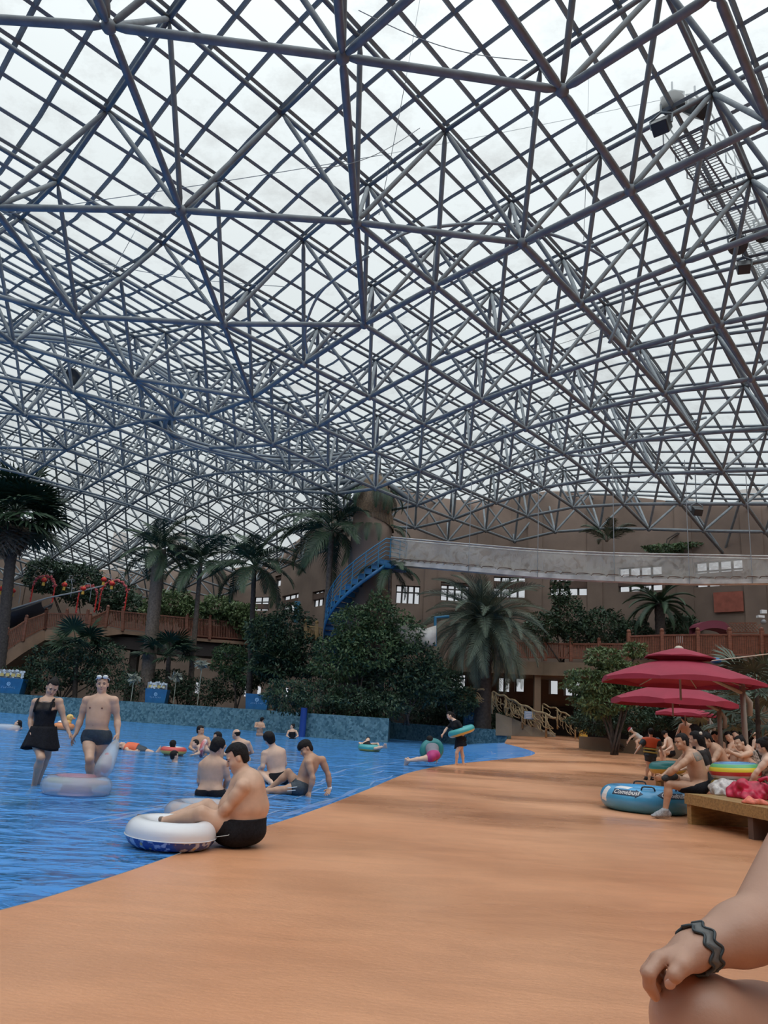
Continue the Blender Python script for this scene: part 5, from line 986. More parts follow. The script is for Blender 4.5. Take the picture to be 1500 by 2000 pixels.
    for (pt, dr, n_) in ((t3, t3-t2, -1), (p(1281, 1940, -.02), p(1281, 1940, -.02)-p(1272, 1918, -.035), 0)):
        pass
    mb = MB(); d = nrm(t3-t2); nn = nrm(np.array([0.1, -1, 0.45])-d*(np.array([0.1, -1, 0.45])@d)); mb.ball(t3+nn*0.0085-d*0.002, (0.0085, 0.0105, 0.003), 12, np.array([np.cross(d, nn), d, nn])); make('thumb_nail', mb, mat('nail', (0.6, 0.38, 0.32), 0.25), e, True)
    hb = Body(); hb.ell(hd+up*0.03-fw*0.02, (0.086, 0.1, 0.1), AX, 0.02); V, F_ = hb.mesh(0.012, cut=lambda G: np.minimum((G-hd)@fw-0.02, 0.05-(G-hd)@up)); link_mesh('hair', V, F_, HAIR, e, True)
    S = Body(); S.p = [q[:8]+([(pv+up*0.1, up)],) for q in L.p if q[6] in ('pelvis', 'waist')]+[q[:8]+([(hip+(knee-hip)*0.3, nrm(knee-hip))],) for q in L.p if q[6] == 'thighr']+[q[:8]+([(hip2+(kn2-hip2)*0.4, nrm(kn2-hip2))],) for q in L.p if q[6] == 'thighl']
    V, F_ = S.mesh(0.014, infl=0.012); link_mesh('swim_trunks', V, F_, CLOTHK, e, True)
    # wavy wrist band with a raised edge
    d = nrm(el-wr); o = wr+d*0.012; x, y = frame(d); mb = MB(); edge = MB(); n = 96; P = []
    for i in range(n+1):
        a = 2*math.pi*i/n; rr = 0.036; wv = 0.005*math.sin(a*9); P.append([o+(x*math.cos(a)+y*math.sin(a))*(rr+0.0015)+d*(t+wv) for t in (-0.011, 0.011)])
    mb.grid(P); b_ = make('bracelet', mb, mat('grey_rubber', (0.13, 0.135, 0.135), 0.5), e, True); b_.modifiers.new('thick', 'SOLIDIFY').thickness = 0.003
    for t in (0, 1): edge.tube([r_[t] for r_ in P], 0.0024, 6, False)
    make('bracelet_edge', edge, mat('dark_rubber', (0.03, 0.045, 0.055), 0.4), b_, True)
near_sitter()
# ================================================================== THINGS
RED = mat('crimson_canvas', (0.31, 0.022, 0.052), 0.75, 0.08, 2); POST = mat('taupe_metal', (0.3, 0.27, 0.235), 0.5); IVORY = mat('ivory_cap', (0.55, 0.48, 0.4), 0.5)
def umbrella(label, px, Y, apex_y, tier_y, rim_y, R, Rt, n=8, post_dx=1.25, scal=0.10, rz=0.2, postpx=None):
    A = at(px, apex_y, Y); zt = at(px, tier_y, Y)[2]; zr = at(px, rim_y, Y-R*0.8)[2]; cx, cy_ = A[0], A[1]; pp = at(postpx, 1400, Y+0.3)
    e = empty('cantilever_umbrella', (pp[0], pp[1], float(hF(pp[0], pp[1]))), label, 'umbrella', 'crimson umbrellas over the benches')
    def canopy(z1, r1, z0, r0, sag, val, nm):
        K = 9; M = n*6; P = []
        for k in range(K):
            t = k/(K-1); row = []
            for i in range(M+1):
                u = (i % 6)/6; a = 2*math.pi*i/M+rz; seg = math.cos(math.pi/n)/math.cos(((a-rz) % (2*math.pi/n))-math.pi/n); r = (r0+(r1-r0)*t)*(1-(1-seg)*t)
                z = z0+(z1-z0)*(t*0.75+0.25*t*t)+sag*math.sin(math.pi*u)*t*t; row.append((cx+r*math.cos(a), cy_+r*math.sin(a), z))
            P.append(row)
        row = []
        for i in range(M+1):
            q = P[-1][i]; row.append((cx+(q[0]-cx)*1.0, cy_+(q[1]-cy_)*1.0, q[2]-val*(0.55+0.45*math.sin(math.pi*((i % 6)/6)))))
        P.append(row); mb = MB(); mb.grid(P); o = make(nm, mb, RED, e, False); o.modifiers.new('cloth', 'SOLIDIFY').thickness = 0.006; return o
    canopy(zr, R, zt-0.06, 0.25*R, 0.05, scal, 'canopy'); canopy(zt, Rt, A[2], 0.05, 0.02, 0.03, 'vent_canopy')
    mb = MB(); mb.lathe([(0.001, 0.05), (0.05, 0.04), (0.09, 0.0), (0.09, -0.02)], (cx, cy_, A[2]), 16); make('cap', mb, IVORY, e, True)
    for i in range(n):
        a = 2*math.pi*i/n+rz; mb = MB(); mb.tube([(cx, cy_, zt-0.1), (cx+R*0.97*math.cos(a), cy_+R*0.97*math.sin(a), zr-0.02)], 0.011, 6); make('rib', mb, POST, e)
    mb = MB(); mb.tube([(cx, cy_, zt-0.1), (cx, cy_, zr-0.35)], 0.022, 8); make('hub', mb, POST, e)
    zf = float(hF(pp[0], pp[1])); mb = MB(); mb.tube([(pp[0], pp[1], zf), (pp[0], pp[1], zr+0.12)], 0.055, 10); make('post', mb, POST, e, True)
    mb = MB(); mb.tube([(pp[0]+0.12, pp[1], zr-0.55), (pp[0]+0.14, pp[1], zr-0.3), (pp[0], pp[1], zr-0.12), (pp[0]+(cx-pp[0])*0.45, pp[1]+(cy_-pp[1])*0.45, zr+0.08), (cx, cy_, zt-0.08)], [0.05, 0.055, 0.045, 0.032, 0.028], 10); make('arm', mb, POST, e, True)
    mb = MB(); mb.tube([(pp[0]+0.9, pp[1]+0.1, zr+0.75), (cx+(pp[0]-cx)*0.35, cy_+(pp[1]-cy_)*0.35, zr+0.42)], 0.012, 6); make('stay', mb, IVORY, e)
    mb = MB(); mb.box((pp[0], pp[1], zf+0.04), (0.8, 0.8, 0.08)); make('base', mb, POST, e)
umbrella('largest crimson double tier umbrella, nearest and topmost in view', 1326, 15.3, 1266, 1285, 1322, 1.55, 0.68, postpx=1453)
umbrella('middle crimson umbrella with scalloped rim, just under the largest one', 1312, 19.5, 1323, 1335, 1366, 1.5, 0.6, rz=0.3, scal=0.16, postpx=1405)
umbrella('smallest crimson umbrella, farthest and lowest of the three', 1337, 25, 1369, 1377, 1394, 0.95, 0.42, rz=0.1, postpx=1385)
# ---- benches and what lies on them
def bench(label, A, B_, depth, z, leg_lab=None, name='bench'):
    A, B_ = np.asarray(A, float), np.asarray(B_, float); d = nrm(B_-A); n = np.array([-d[1], d[0]]); n = n if n[1] > 0 else -n; e = empty(name, (A[0], A[1], float(hF(*A))), label, 'bench'); g = float(hF(*A)); mb = MB(); L_ = np.linalg.norm(B_-A); w_ = depth/5
    for k in range(5):
        o = n*(w_*(k+0.5)); a, b = A+o, B_+o; mb.bar((*a, g+z-0.025), (*b, g+z-0.025), w_-0.012, 0.05)
    make('seat', mb, WOODY, e); mb = MB(); mb.bar((*(A+n*0.02), g+z-0.09), (*(B_+n*0.02), g+z-0.09), 0.04, 0.1); make('front_rail', mb, WOODY, e)
    for t in (0.06, L_*0.48, L_*0.93):
        o = A+d*t; mb = MB(); mb.bar((*(o+n*0.03), g+(z-0.05)/2), (*(o+n*(depth-0.03)), g+(z-0.05)/2), 0.1, z-0.05); make('leg', mb, WOODY if t < 0.1 else PLASTERD, e)
    return e
bA = at(1338, 1600, 11.45)[:2]; bB = at(1640, 1625, 8.6)[:2]
bench('long honey coloured wooden bench at the right edge, under the tattooed man', bA, bB, 1.15, 0.40)
b2 = at(1278, 1480, 16.5)[:2]; bench('small wooden bench beyond the tattooed man, under the teal ring', b2, b2+np.array((0.95, -0.5)), 0.7, 0.42)
bt = 0.40
def onb(px, py, z=bt): return onz(px, py, z)
def heap(name, label, c, r, m, n, seed, hh, cat, parts=None):
    g = np.random.default_rng(seed); B = Body()
    for k in range(n):
        a = g.random()*6.28; q = g.random()**0.5; p = np.array([c[0]+r[0]*q*math.cos(a), c[1]+r[1]*q*math.sin(a), c[2]+hh*(1-q*0.75)*g.random()]); B.ell(p, g.uniform(0.35, 0.75, 3)*min(r)*1.0, np.array(Matrix.Rotation(g.random()*3, 3, 'Z') @ Matrix.Rotation(g.random()*2, 3, 'X')), 0.05)
    V, F_ = B.mesh(0.012, clips=[((0, 0, c[2]), (0, 0, -1))], noise=(0.02, 34)); e = empty(name, c, label, cat); link_mesh('bag_body' if parts else 'heap', V, F_, m, e, True); return e
c1 = onb(1412, 1552); e = heap('plastic_bag', 'clear plastic bags of white things on the bench behind the tattooed man', c1, (0.22, 0.16), mat('milky_plastic', (0.62, 0.58, 0.56), 0.2, 1, 18, (0.36, 0.33, 0.33), coat=0.5), 16, 3, 0.24, 'bag', True)
c2 = onb(1466, 1560); e = heap('red_bag', 'crumpled crimson bag on the bench in front of the woman at the right edge', c2, (0.24, 0.17), mat('crimson_nylon', (0.52, 0.015, 0.06), 0.35, 0.2, 14), 16, 5, 0.34, 'bag', True)
mb = MB(); mb.tube([c2+np.array([0.05, -0.16, 0.25]), c2+np.array([0.14, -0.2, 0.3]), c2+np.array([0.22, -0.2, 0.2]), c2+np.array([0.24, -0.2, 0.04])], [0.03, 0.026, 0.03, 0.02], 8); make('strap', mb, MATS['crimson_nylon'], e, True)
c3 = onb(1474, 1571); heap('coral_cloth', 'coral cloth scrap lying below the crimson bag', c3-np.array([0, 0, 0.0]), (0.14, 0.08), mat('coral_cloth', (0.75, 0.2, 0.14), 0.7, 0.2, 20), 9, 8, 0.05, 'cloth')
p = at(1416, 1516, 11.9); p[2] = 0.40+0.10; swim_ring('plain yellow ring lying on the bench under the rainbow ring', p+np.array([0.12, 0, 0]), 0.22, 0.10, None, split=[(0, 360, 'tube', mat('ochre_vinyl', (0.6, 0.42, 0.06), 0.35))])
RB = [mat('rainbow_blue', (0.1, 0.3, 0.55), 0.25, coat=0.4), mat('rainbow_green', (0.12, 0.42, 0.16), 0.3), mat('rainbow_yellow', (0.75, 0.6, 0.05), 0.3), mat('rainbow_red', (0.55, 0.05, 0.04), 0.3), mat('rainbow_white', (0.66, 0.6, 0.55), 0.3)]
swim_ring('rainbow banded ring with blue top, lying on the yellow ring', np.array([p[0]+0.16, p[1], 0.40+0.20+0.125]), 0.24, 0.125, nrm((1, 0, .06))[None, :]*0+np.array([nrm((1, 0, .07)), (0, 1, 0), nrm((-.07, 0, 1))]), split=[(60, 180, 'blue_band', RB[0]), (30, 60, 'green_band', RB[1]), (2, 30, 'yellow_band', RB[2]), (-24, 2, 'red_band', RB[3]), (180, 336, 'white_band', RB[4])])
p = at(1310, 1466, 16.3); swim_ring('small teal and yellow ring resting on the far small bench', np.array([p[0], p[1]+0.2, 0.42+0.13]), 0.25, 0.12, np.array([nrm((1, 0, .1)), (0, 1, 0), nrm((-.1, 0, 1))]), split=[(-5, 190, 'teal_side', TEAL), (190, 355, 'yellow_side', YELV)])
# ---- the big blue tube with lettering
tc_ = at(1262, 1566, 12.9); tR, tr = 0.52, 0.185; tc_[2] = tr*0.98
tube_e = swim_ring('big blue inflatable tube lying on the deck beside the tattooed man', tc_, tR, tr, None, split=[(0, 360, 'tube', mat('sky_blue_vinyl', (0.06, 0.33, 0.62), 0.28, 0.1, 3, coat=0.4))], name='inflatable_tube')
def wrap(V2, phi0, th0, lift):                             # flat marks onto the tube: x along it, y up its section
    out = []
    for x, y in V2:
        th = th0+y/tr; R_ = tR+(tr+lift)*math.cos(th); ph = phi0+x/(tR+tr*math.cos(th0)); out.append((tc_[0]+R_*math.cos(ph), tc_[1]+R_*math.sin(ph), tc_[2]+(tr+lift)*math.sin(th)))
    return out
def subdiv(poly, n=14): 
    poly = np.array(poly); lo, hi = poly[:, 0].min(), poly[:, 0].max(); pts = [Vector(p) for p in poly]; g = [Vector((x, y)) for x in np.linspace(lo, hi, n)[1:-1] for y in np.linspace(poly[:, 1].min(), poly[:, 1].max(), 6)[1:-1] if inpoly(np.array([[x, y]]), poly)[0]]
    r = delaunay_2d_cdt(pts+g, [(i, (i+1) % len(pts)) for i in range(len(pts))], [], 1, 1e-5); return [tuple(v) for v in r[0]], [tuple(f) for f in r[2]]
def text_mesh(body, size, shear=0.25, extr=0):
    cu = D.curves.new('lettering', 'FONT'); cu.body = body; cu.size = size; cu.shear = shear; cu.align_x = 'CENTER'; cu.align_y = 'CENTER'; cu.offset = 0.001 if size > 0.08 else 0
    o = D.objects.new('lettering', cu); COL.objects.link(o); bpy.context.view_layer.update(); me = D.meshes.new_from_object(o.evaluated_get(bpy.context.evaluated_depsgraph_get())); V = [tuple(v.co[:2]) for v in me.vertices]; F_ = [tuple(p.vertices) for p in me.polygons]; D.objects.remove(o); D.curves.remove(cu); D.meshes.remove(me); return V, F_
NAVYV = mat('navy_print', (0.025, 0.05, 0.10), 0.4)
for phi, flip in ((-2.36, 1), (-1.27, -1)):
    w2, h2 = 0.235, 0.05; V2 = [(-w2*flip, -h2), (0.15*flip, -h2), (0.15*flip, -h2*1.5), (0.265*flip, 0), (0.15*flip, h2*1.5), (0.15*flip, h2), (-w2*flip, h2)]
    v, f = subdiv(V2, 18); mb = MB(); mb.add(wrap(v, phi, 0.62, 0.004), f); pa = make('arrow_print', mb, NAVYV, tube_e); v, f = text_mesh('Comebusf', 0.10); mb = MB(); mb.add(wrap(v, phi, 0.62, 0.008), f); q = make('lettering', mb, WHITEP, pa)
v, f = subdiv([(-0.14, -0.05), (0.1, -0.05), (0.14, 0.05), (-0.1, 0.05)]); mb = MB(); mb.add(wrap(v, -2.5, 1.25, 0.004), f); make('white_print', mb, WHITEP, tube_e)
v, f = subdiv([(-0.09, -0.11), (0.06, -0.13), (0.09, 0.1), (-0.06, 0.13)]); mb = MB(); mb.add(wrap(v, -3.0, 0.4, 0.004), f); make('white_print', mb, WHITEP, tube_e)
for phi, th in ((-1.85, 1.05), (1.4, 1.2), (-0.9, 1.2)):
    B0 = np.array(wrap([(-0.1, 0)], phi, th, 0.005)[0]); B1 = np.array(wrap([(0.1, 0)], phi, th, 0.005)[0]); up_ = np.array([0, 0, 1.0])*0.05+np.array([math.cos(phi), math.sin(phi), 0])*0.01; mb = MB(); mb.tube([B0, B0+up_*0.8+(B1-B0)*0.08, B0+up_+(B1-B0)*0.25, B0+up_+(B1-B0)*0.75, B0+up_*0.8+(B1-B0)*0.92, B1], 0.012, 8); make('handle', mb, BLACKP, tube_e, True)
# ---- floats in the water
def ringmat():
    m = D.materials.new('printed_vinyl'); m.use_nodes = True; n = m.node_tree; L = n.links.new; b = n.nodes['Principled BSDF']; t = n.nodes.new('ShaderNodeTexCoord'); v = n.nodes.new('ShaderNodeTexVoronoi'); v.inputs['Scale'].default_value = 11; L(t.outputs['Object'], v.inputs[0]); nz = n.nodes.new('ShaderNodeTexNoise'); nz.inputs['Scale'].default_value = 14; L(t.outputs['Object'], nz.inputs[0])
    r = n.nodes.new('ShaderNodeValToRGB'); e = r.color_ramp.elements; e[0].position = 0.50; e[0].color = (0.035, 0.07, 0.3, 1); e[1].position = 0.56; e[1].color = (0.45, 0.5, 0.68, 1); L(nz.outputs[0], r.inputs[0])
    r2 = n.nodes.new('ShaderNodeValToRGB'); e = r2.color_ramp.elements; e[0].position = 0.14; e[0].color = (1, 1, 1, 1); e[1].position = 0.2; e[1].color = (0, 0, 0, 1); L(v.outputs['Distance'], r2.inputs[0]); x = n.nodes.new('ShaderNodeMix'); x.data_type = 'RGBA'; L(r2.outputs[0], x.inputs[0]); L(r.outputs[0], x.inputs[6]); x.inputs[7].default_value = (0.6, 0.42, 0.16, 1); L(x.outputs[2], b.inputs['Base Color']); b.inputs['Roughness'].default_value = 0.2; return m
PRINT = ringmat()
p = at(335, 1622, 6.95); e = swim_ring('white topped ring with a blue sea creature print, under the heavy man\'s feet', np.array([p[0], p[1], 0.115]), 0.27, 0.105, np.array([nrm((1, 0, -.03)), (0, 1, 0), nrm((.03, 0, 1))]), split=[(-12, 192, 'white_top', RINGW), (192, 348, 'printed_side', PRINT)], flat=1.05)
mb = MB(); mb.torus(np.array([p[0], p[1], 0.093]), 0.376, 0.004, np.array([nrm((1, 0, -.03)), (0, 1, 0), nrm((.03, 0, 1))]), 64, 6); make('seam', mb, RINGW, e, True)
p = at(398, 1583, 8.15); swim_ring('clear ring with pale printed patches behind the heavy man\'s knees', np.array([p[0], p[1], 0.13]), 0.27, 0.115, None, split=[(0, 360, 'tube', mat('patchy_clear_vinyl', (0.45, 0.62, 0.8), 0.15, 1, 7, (0.78, 0.62, 0.55), trans=0.35, coat=0.5))])
p = at(152, 1524, 10.2); rp = np.array([p[0], p[1], 0.10]); e = swim_ring('big clear ring with coloured inner panels floating by the couple', rp, 0.30, 0.125, None, split=[(-40, 100, 'clear_side', CLEAR), (100, 220, 'inner_side', CLEARP), (220, 320, 'underside', mat('pearly_vinyl', (0.62, 0.62, 0.7), 0.25, 1, 3, (0.7, 0.45, 0.5), trans=0.25))])
for (px, py, wd, m_, nm) in ((118, 1519, 0.17, CLEARG, 'green_panel'), (190, 1522, 0.15, CLEARP, 'pink_panel')):
    q = at(px, py, 10.2); mb = MB(); mb.ball((q[0], q[1], 0.15), (wd, 0.1, 0.035), 14); make(nm, mb, m_, e, True)
a_, b_ = at(198, 1510, 10.25), at(229, 1445, 10.72); mb = MB(); d_ = b_-a_; mb.tube([a_+d_*t+np.array([0, 0, 0.0]) for t in np.linspace(0, 1, 9)], [0.09, 0.115, 0.115, 0.11, 0.1, 0.09, 0.075, 0.055, 0.03], 16); e2 = empty('inflatable_sleeve', a_*np.array([1, 1, 0]), 'long clear inflatable hanging from the wading man\'s hand', 'inflatable'); make('sleeve', mb, CLEAR, e2, True); mb = MB(); mb.ball(a_+d_*0.3, (0.07, 0.09, 0.13), 12); make('pink_panel', mb, CLEARP, e2, True)
q = at(126, 1412, 30); q[2] = 0.12; e = empty('duck_float', (q[0], q[1], 0), 'yellow duck shaped float beyond the wading woman\'s arm', 'float'); DY = mat('duck_yellow', (0.75, 0.47, 0.14), 0.4)
mb = MB(); mb.torus(q, 0.26, 0.13, None, 24, 12); make('ring', mb, mat('duck_orange', (0.72, 0.26, 0.1), 0.4), e, True); mb = MB(); mb.tube([q+np.array([0.14, 0, 0.08]), q+np.array([0.16, 0, 0.26])], [0.12, 0.09], 12); mb.ball(q+np.array([0.17, 0, 0.34]), (0.14, 0.12, 0.13), 14); make('head', mb, DY, e, True); mb = MB(); mb.ball(q+np.array([0.32, 0, 0.32]), (0.08, 0.06, 0.03), 10); make('beak', mb, mat('duck_beak', (0.7, 0.22, 0.12), 0.4), e, True)
mb = MB()
for s_ in (-1, 1): mb.ball(q+np.array([0.24, 0.09*s_, 0.37]), 0.022, 8)
make('eye', mb, BLACKP, e, True); mb = MB(); mb.ball(q+np.array([-0.12, 0, 0.16]), (0.14, 0.14, 0.06), 12); make('backrest', mb, RINGW, e, True)
# ---- on the pool floor
def onP(px, py):
    z = 0.0
    for _ in range(40): P = onz(px, py, z); z += 0.5*(float(zP(P[0], P[1])[0])-z)
    return np.array([P[0], P[1], z])
for k, (px, py, wx, hy) in enumerate([(8, 1566, 48, 11), (200, 1556, 43, 6), (193, 1573, 30, 5)]):
    c = onP(px, py); r = wx*c[1]/1555; e = empty('drain_cover', c, ['large round drain cover on the pool floor at the left edge', 'round drain cover on the pool floor, farther of the two below the clear ring', 'small round drain cover on the pool floor, nearer of the two below the clear ring'][k], 'drain cover'); L_ = np.linalg.norm(onP(px, py+hy)-onP(px, py-hy))/2
    mb = MB(); mb.lathe([(r*0.93, 0.006), (r*0.93, 0.014), (0.001, 0.016)], c+np.array([0, 0, 0.01]), 32, sy=min(1.0, L_/r) if L_ < r else 1.0); make('grate', mb, mat('drain_grey', (0.16, 0.27, 0.33), 0.5, 0.2, 9), e); mb = MB(); mb.torus(c+np.array([0, 0, 0.02]), r*0.96, r*0.045, None, 40, 8, sy=min(1.0, L_/r)); make('rim', mb, mat('drain_rim', (0.45, 0.52, 0.45), 0.5), e, True)
def paint(label, pts, m, name='floor_painting', dz=0.02):
    P = [onP(*q) for q in smooth_line([np.array((a, b, 0.0)) for a, b in pts+pts[:1]], 5)[:-1, :2]]; c = np.mean(P, 0); mb = MB(); mb.add([p_+np.array([0, 0, dz]) for p_ in P]+[c+np.array([0, 0, dz])], [(i, (i+1) % len(P), len(P)) for i in range(len(P))]); o = solid(name, mb, m, c); return tag(o, label, 'painting')
paint('red brown painted patch on the pool floor behind the seated men', [(482, 1468), (510, 1464), (560, 1466), (596, 1475), (598, 1485), (570, 1491), (520, 1493), (485, 1491), (476, 1480)], mat('red_floor_paint', (0.36, 0.08, 0.04), 0.5, 1, 1.2, (0.36, 0.16, 0.02)))
paint('dark and sand coloured patch on the pool floor by the woman in the ring', [(608, 1452), (640, 1447), (690, 1450), (712, 1455), (690, 1459), (640, 1457)], mat('dark_floor_paint', (0.03, 0.045, 0.05), 0.5, 1, 1.0, (0.36, 0.3, 0.22)))
p = at(590, 1432, 41.3); mb = MB(); mb.tube([(p[0], p[1], -1.0), (p[0], p[1], 1.45)], 0.17, 14); solid('blue_post', mb, mat('royal_blue_paint', (0.012, 0.05, 0.24), 0.4), (p[0], p[1], 0), label='dark blue round post standing at the corner of the pool walls', cat='post', smooth=False)
# ---- blue boxes with flower boards on the pool wall
PETAL = mat('pale_petal', (0.62, 0.66, 0.7), 0.6); PLAQ = mat('gold_plaque', (0.55, 0.42, 0.14), 0.5); MARK = mat('pale_print', (0.22, 0.42, 0.66), 0.5)
for k, (x0, x1, y0, y1, Y, lb) in enumerate([(-14, 46, 1326, 1354, 46.2, 'blue box with a white flower board, leftmost on the pool wall'), (280, 327, 1347, 1373, 44.5, 'blue box with a grey flower board behind the wading man'), (476, 526, 1357, 1390, 43.4, 'blue box half under the shrubs, left of the blue post'), (906, 933, 1392, 1424, 45.5, 'blue box with a flower board behind the woman in black')]):
    Y = {0: 52.1, 1: 49.4, 2: 47.2, 3: 46.9}[k]; a, b = at(x0, y1, Y), at(x1, y0, Y); c = (a+b)/2; zb = {3: 0.985}.get(k, 1.225); w_, h_ = b[0]-a[0], b[2]-zb; e = empty('flower_box', (c[0], Y+0.4, zb), lb, 'box', 'blue flower boxes on the pool wall'); mb = MB(); t = w_*0.06
    mb.add([(a[0]+t, Y, zb), (b[0]-t, Y, zb), (b[0], Y, zb+h_), (a[0], Y, zb+h_), (a[0]+t, Y+0.8, zb), (b[0]-t, Y+0.8, zb), (b[0], Y+0.8, zb+h_), (a[0], Y+0.8, zb+h_)], [(0, 1, 2, 3), (5, 4, 7, 6), (4, 0, 3, 7), (1, 5, 6, 2), (3, 2, 6, 7), (4, 5, 1, 0)]); make('box', mb, BLUEP, e)
    mb = MB(); cc = np.array([c[0], Y-0.012, zb+h_*0.62]); r = h_*0.10
    for i in range(8): q = 2*math.pi*i/8; mb.ball(cc+np.array([math.cos(q)*r, 0, math.sin(q)*r]), (r*0.42, 0.01, r*0.42), 8)
    mb.ball(cc, (r*0.45, 0.012, r*0.45), 8); make('emblem', mb, MARK, e); mb = MB(); g = np.random.default_rng(k)
    for i in range(7):
        o = np.array([c[0]+(i-3)*w_*0.075, Y-0.008, zb+h_*0.40]); u = w_*0.026
        for j in range(4): mb.box(o+np.array([g.uniform(-u, u)*0.6, 0, g.uniform(-u, u)]), (u*(1.8 if j % 2 else 0.35), 0.008, u*(0.35 if j % 2 else 1.8)))
    make('lettering', mb, MARK, e)
    if k == 2: continue
    mb = MB(); fl_ = MB(); top_h = w_*0.32
    for i in range(26):
        u = g.random(); v = g.random(); o = np.array([a[0]+w_*(0.02+0.96*u), Y+0.1*g.random(), zb+h_+top_h*(0.12+0.88*v*(1-0.5*abs(u-0.5)))]); r = w_*0.045
        for j in range(5): q = 2*math.pi*j/5+u; fl_.ball(o+np.array([math.cos(q)*r*0.6, -0.03, math.sin(q)*r*0.6]), (r*0.5, 0.02, r*0.5), 6)
    make('flower_garland', fl_, PETAL, e, kind='stuff'); mb = MB(); mb.box((c[0], Y+0.16, zb+h_+top_h*0.45), (w_*0.9, 0.06, top_h*0.9)); make('backboard', mb, mat('grey_board', (0.28, 0.3, 0.33), 0.7), e)
    for i in range(4):
        mb = MB(); mb.box((a[0]+w_*(0.2+0.2*i), Y+0.03, zb+h_+top_h*0.34), (w_*0.13, 0.06, top_h*0.34), rz=0); make('plaque', mb, PLAQ, e)
# ---- wooden railings and the left stair
def railing(label, tops, bots, Ys, nb, group=None, m=WOODR, name='wooden_railing'):
    e = empty(name, at(*bots[0], Ys[0]), label, 'railing', group); tr_, br_ = MB(), MB(); T_ = [at(*t, y) for t, y in zip(tops, Ys)]; B_ = [at(*t, y) for t, y in zip(bots, Ys)]
    for i in range(len(T_)-1):
        tr_.bar(T_[i], T_[i+1], 0.14, 0.09); br_.bar(B_[i]+np.array([0, 0, .12]), B_[i+1]+np.array([0, 0, .12]), 0.1, 0.09); mb = MB(); n = nb[i]
        for k in range(1, n): t = k/n; mb.bar(B_[i]*(1-t)+B_[i+1]*t+np.array([0, 0, .1]), T_[i]*(1-t)+T_[i+1]*t, 0.06, 0.06, up=(0, 1, 0.01))
        make('baluster_row', mb, m, e)
    make('top_rail', tr_, m, e); make('bottom_rail', br_, m, e)
    for a, b in zip(T_, B_):
        mb = MB(); mb.bar(b-np.array([0, 0, .1]), a+np.array([0, 0, .22]), 0.2, 0.2, up=(0, 1, 0.01)); mb.ball(a+np.array([0, 0, .3]), 0.12, 10); make('post', mb, m, e)
    return e
railing('red brown balcony railing left of the taller balcony railing', [(1000, 1255), (1065, 1257), (1115, 1258), (1170, 1258), (1228, 1258)], [(1000, 1287), (1065, 1288), (1115, 1289), (1170, 1290), (1228, 1290)], [51.6, 50.9, 50, 48.8, 47.5], [18, 16, 18, 18])
railing('taller red brown balcony railing above the red umbrellas', [(1228, 1243), (1293, 1241), (1363, 1240), (1425, 1240), (1488, 1240), (1540, 1240)], [(1228, 1282), (1293, 1282), (1363, 1283), (1425, 1283), (1488, 1284), (1540, 1285)], [45.2, 44, 42.8, 41.8, 40.7, 39.6], [20, 20, 18, 18, 16])
railing('red brown railing of the lowest stair flight at far left', [(14, 1236), (51, 1212), (90, 1198)], [(4, 1278), (45, 1250), (88, 1228)], [54, 55, 56.5], [10, 12])
railing('red brown railing of the stair landing at left', [(90, 1198), (130, 1199), (171, 1200)], [(88, 1228), (128, 1231), (168, 1235)], [56.5, 57, 57.5], [12, 12])
railing('short rising red brown railing between landing and walkway', [(176, 1207), (210, 1193)], [(172, 1238), (206, 1223)], [57.2, 58], [14])
railing('long red brown walkway railing on the left behind the palm trunks', [(210, 1192), (240, 1195), (300, 1201), (365, 1207), (410, 1211), (480, 1217)], [(206, 1224), (240, 1230), (300, 1237), (365, 1243), (410, 1247), (480, 1252)], [58.2, 58.6, 59, 59.4, 59.8, 60.4], [10, 20, 22, 16, 22])
railing('pale wooden railing piece left of the tall palm trunk', [(596, 1222), (618, 1225), (640, 1229)], [(597, 1246), (619, 1250), (640, 1254)], [48, 48, 48], [6, 6], m=WOODY)
def ribbon(pts_t, pts_b, Ys, depth, m, label, cat='stair'):
    mb = MB(); P = []
    for t, b, y in zip(pts_t, pts_b, Ys): T_, B_ = at(*t, y), at(*b, y); o = np.array([0, depth, 0]); P.append([T_, B_, B_+o, T_+o, T_])
    mb.grid(P); n = len(P); f = [tuple(range(4)), tuple(5*(n-1)+i for i in (3, 2, 1, 0))]; mb.f += f; mb.mi += [0, 0]; return trim(mb, m, label, cat)
STUC = mat('stair_stucco', (0.24, 0.15, 0.1), 0.8, 0.15, 1)
ribbon([(-30, 1300), (0, 1282), (45, 1251), (88, 1229), (168, 1236), (206, 1224), (240, 1231), (300, 1238), (410, 1248), (490, 1254)], [(-30, 1325), (0, 1308), (45, 1276), (88, 1250), (168, 1256), (206, 1242), (240, 1238), (300, 1244), (410, 1254), (490, 1260)], [53.5, 53.8, 55, 56.5, 57.4, 58, 58.6, 59, 59.8, 60.4], 3.5, STUC, 'beige stair stringer and walkway edge on the left')
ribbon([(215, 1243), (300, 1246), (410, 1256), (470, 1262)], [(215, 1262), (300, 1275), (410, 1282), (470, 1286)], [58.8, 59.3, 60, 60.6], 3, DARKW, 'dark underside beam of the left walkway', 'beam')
ribbon([(380, 1290), (470, 1295)], [(380, 1296), (470, 1301)], [59, 59.5], 2.5, STUC, 'pale lower beam under the left walkway', 'beam')
for px in (262, 60): p = at(px, 1290, 60); mb = MB(); mb.box((p[0], p[1], 3.0), (0.6, 0.6, 4.6)); trim(mb, BARKD, 'dark post under the left walkway', 'column')
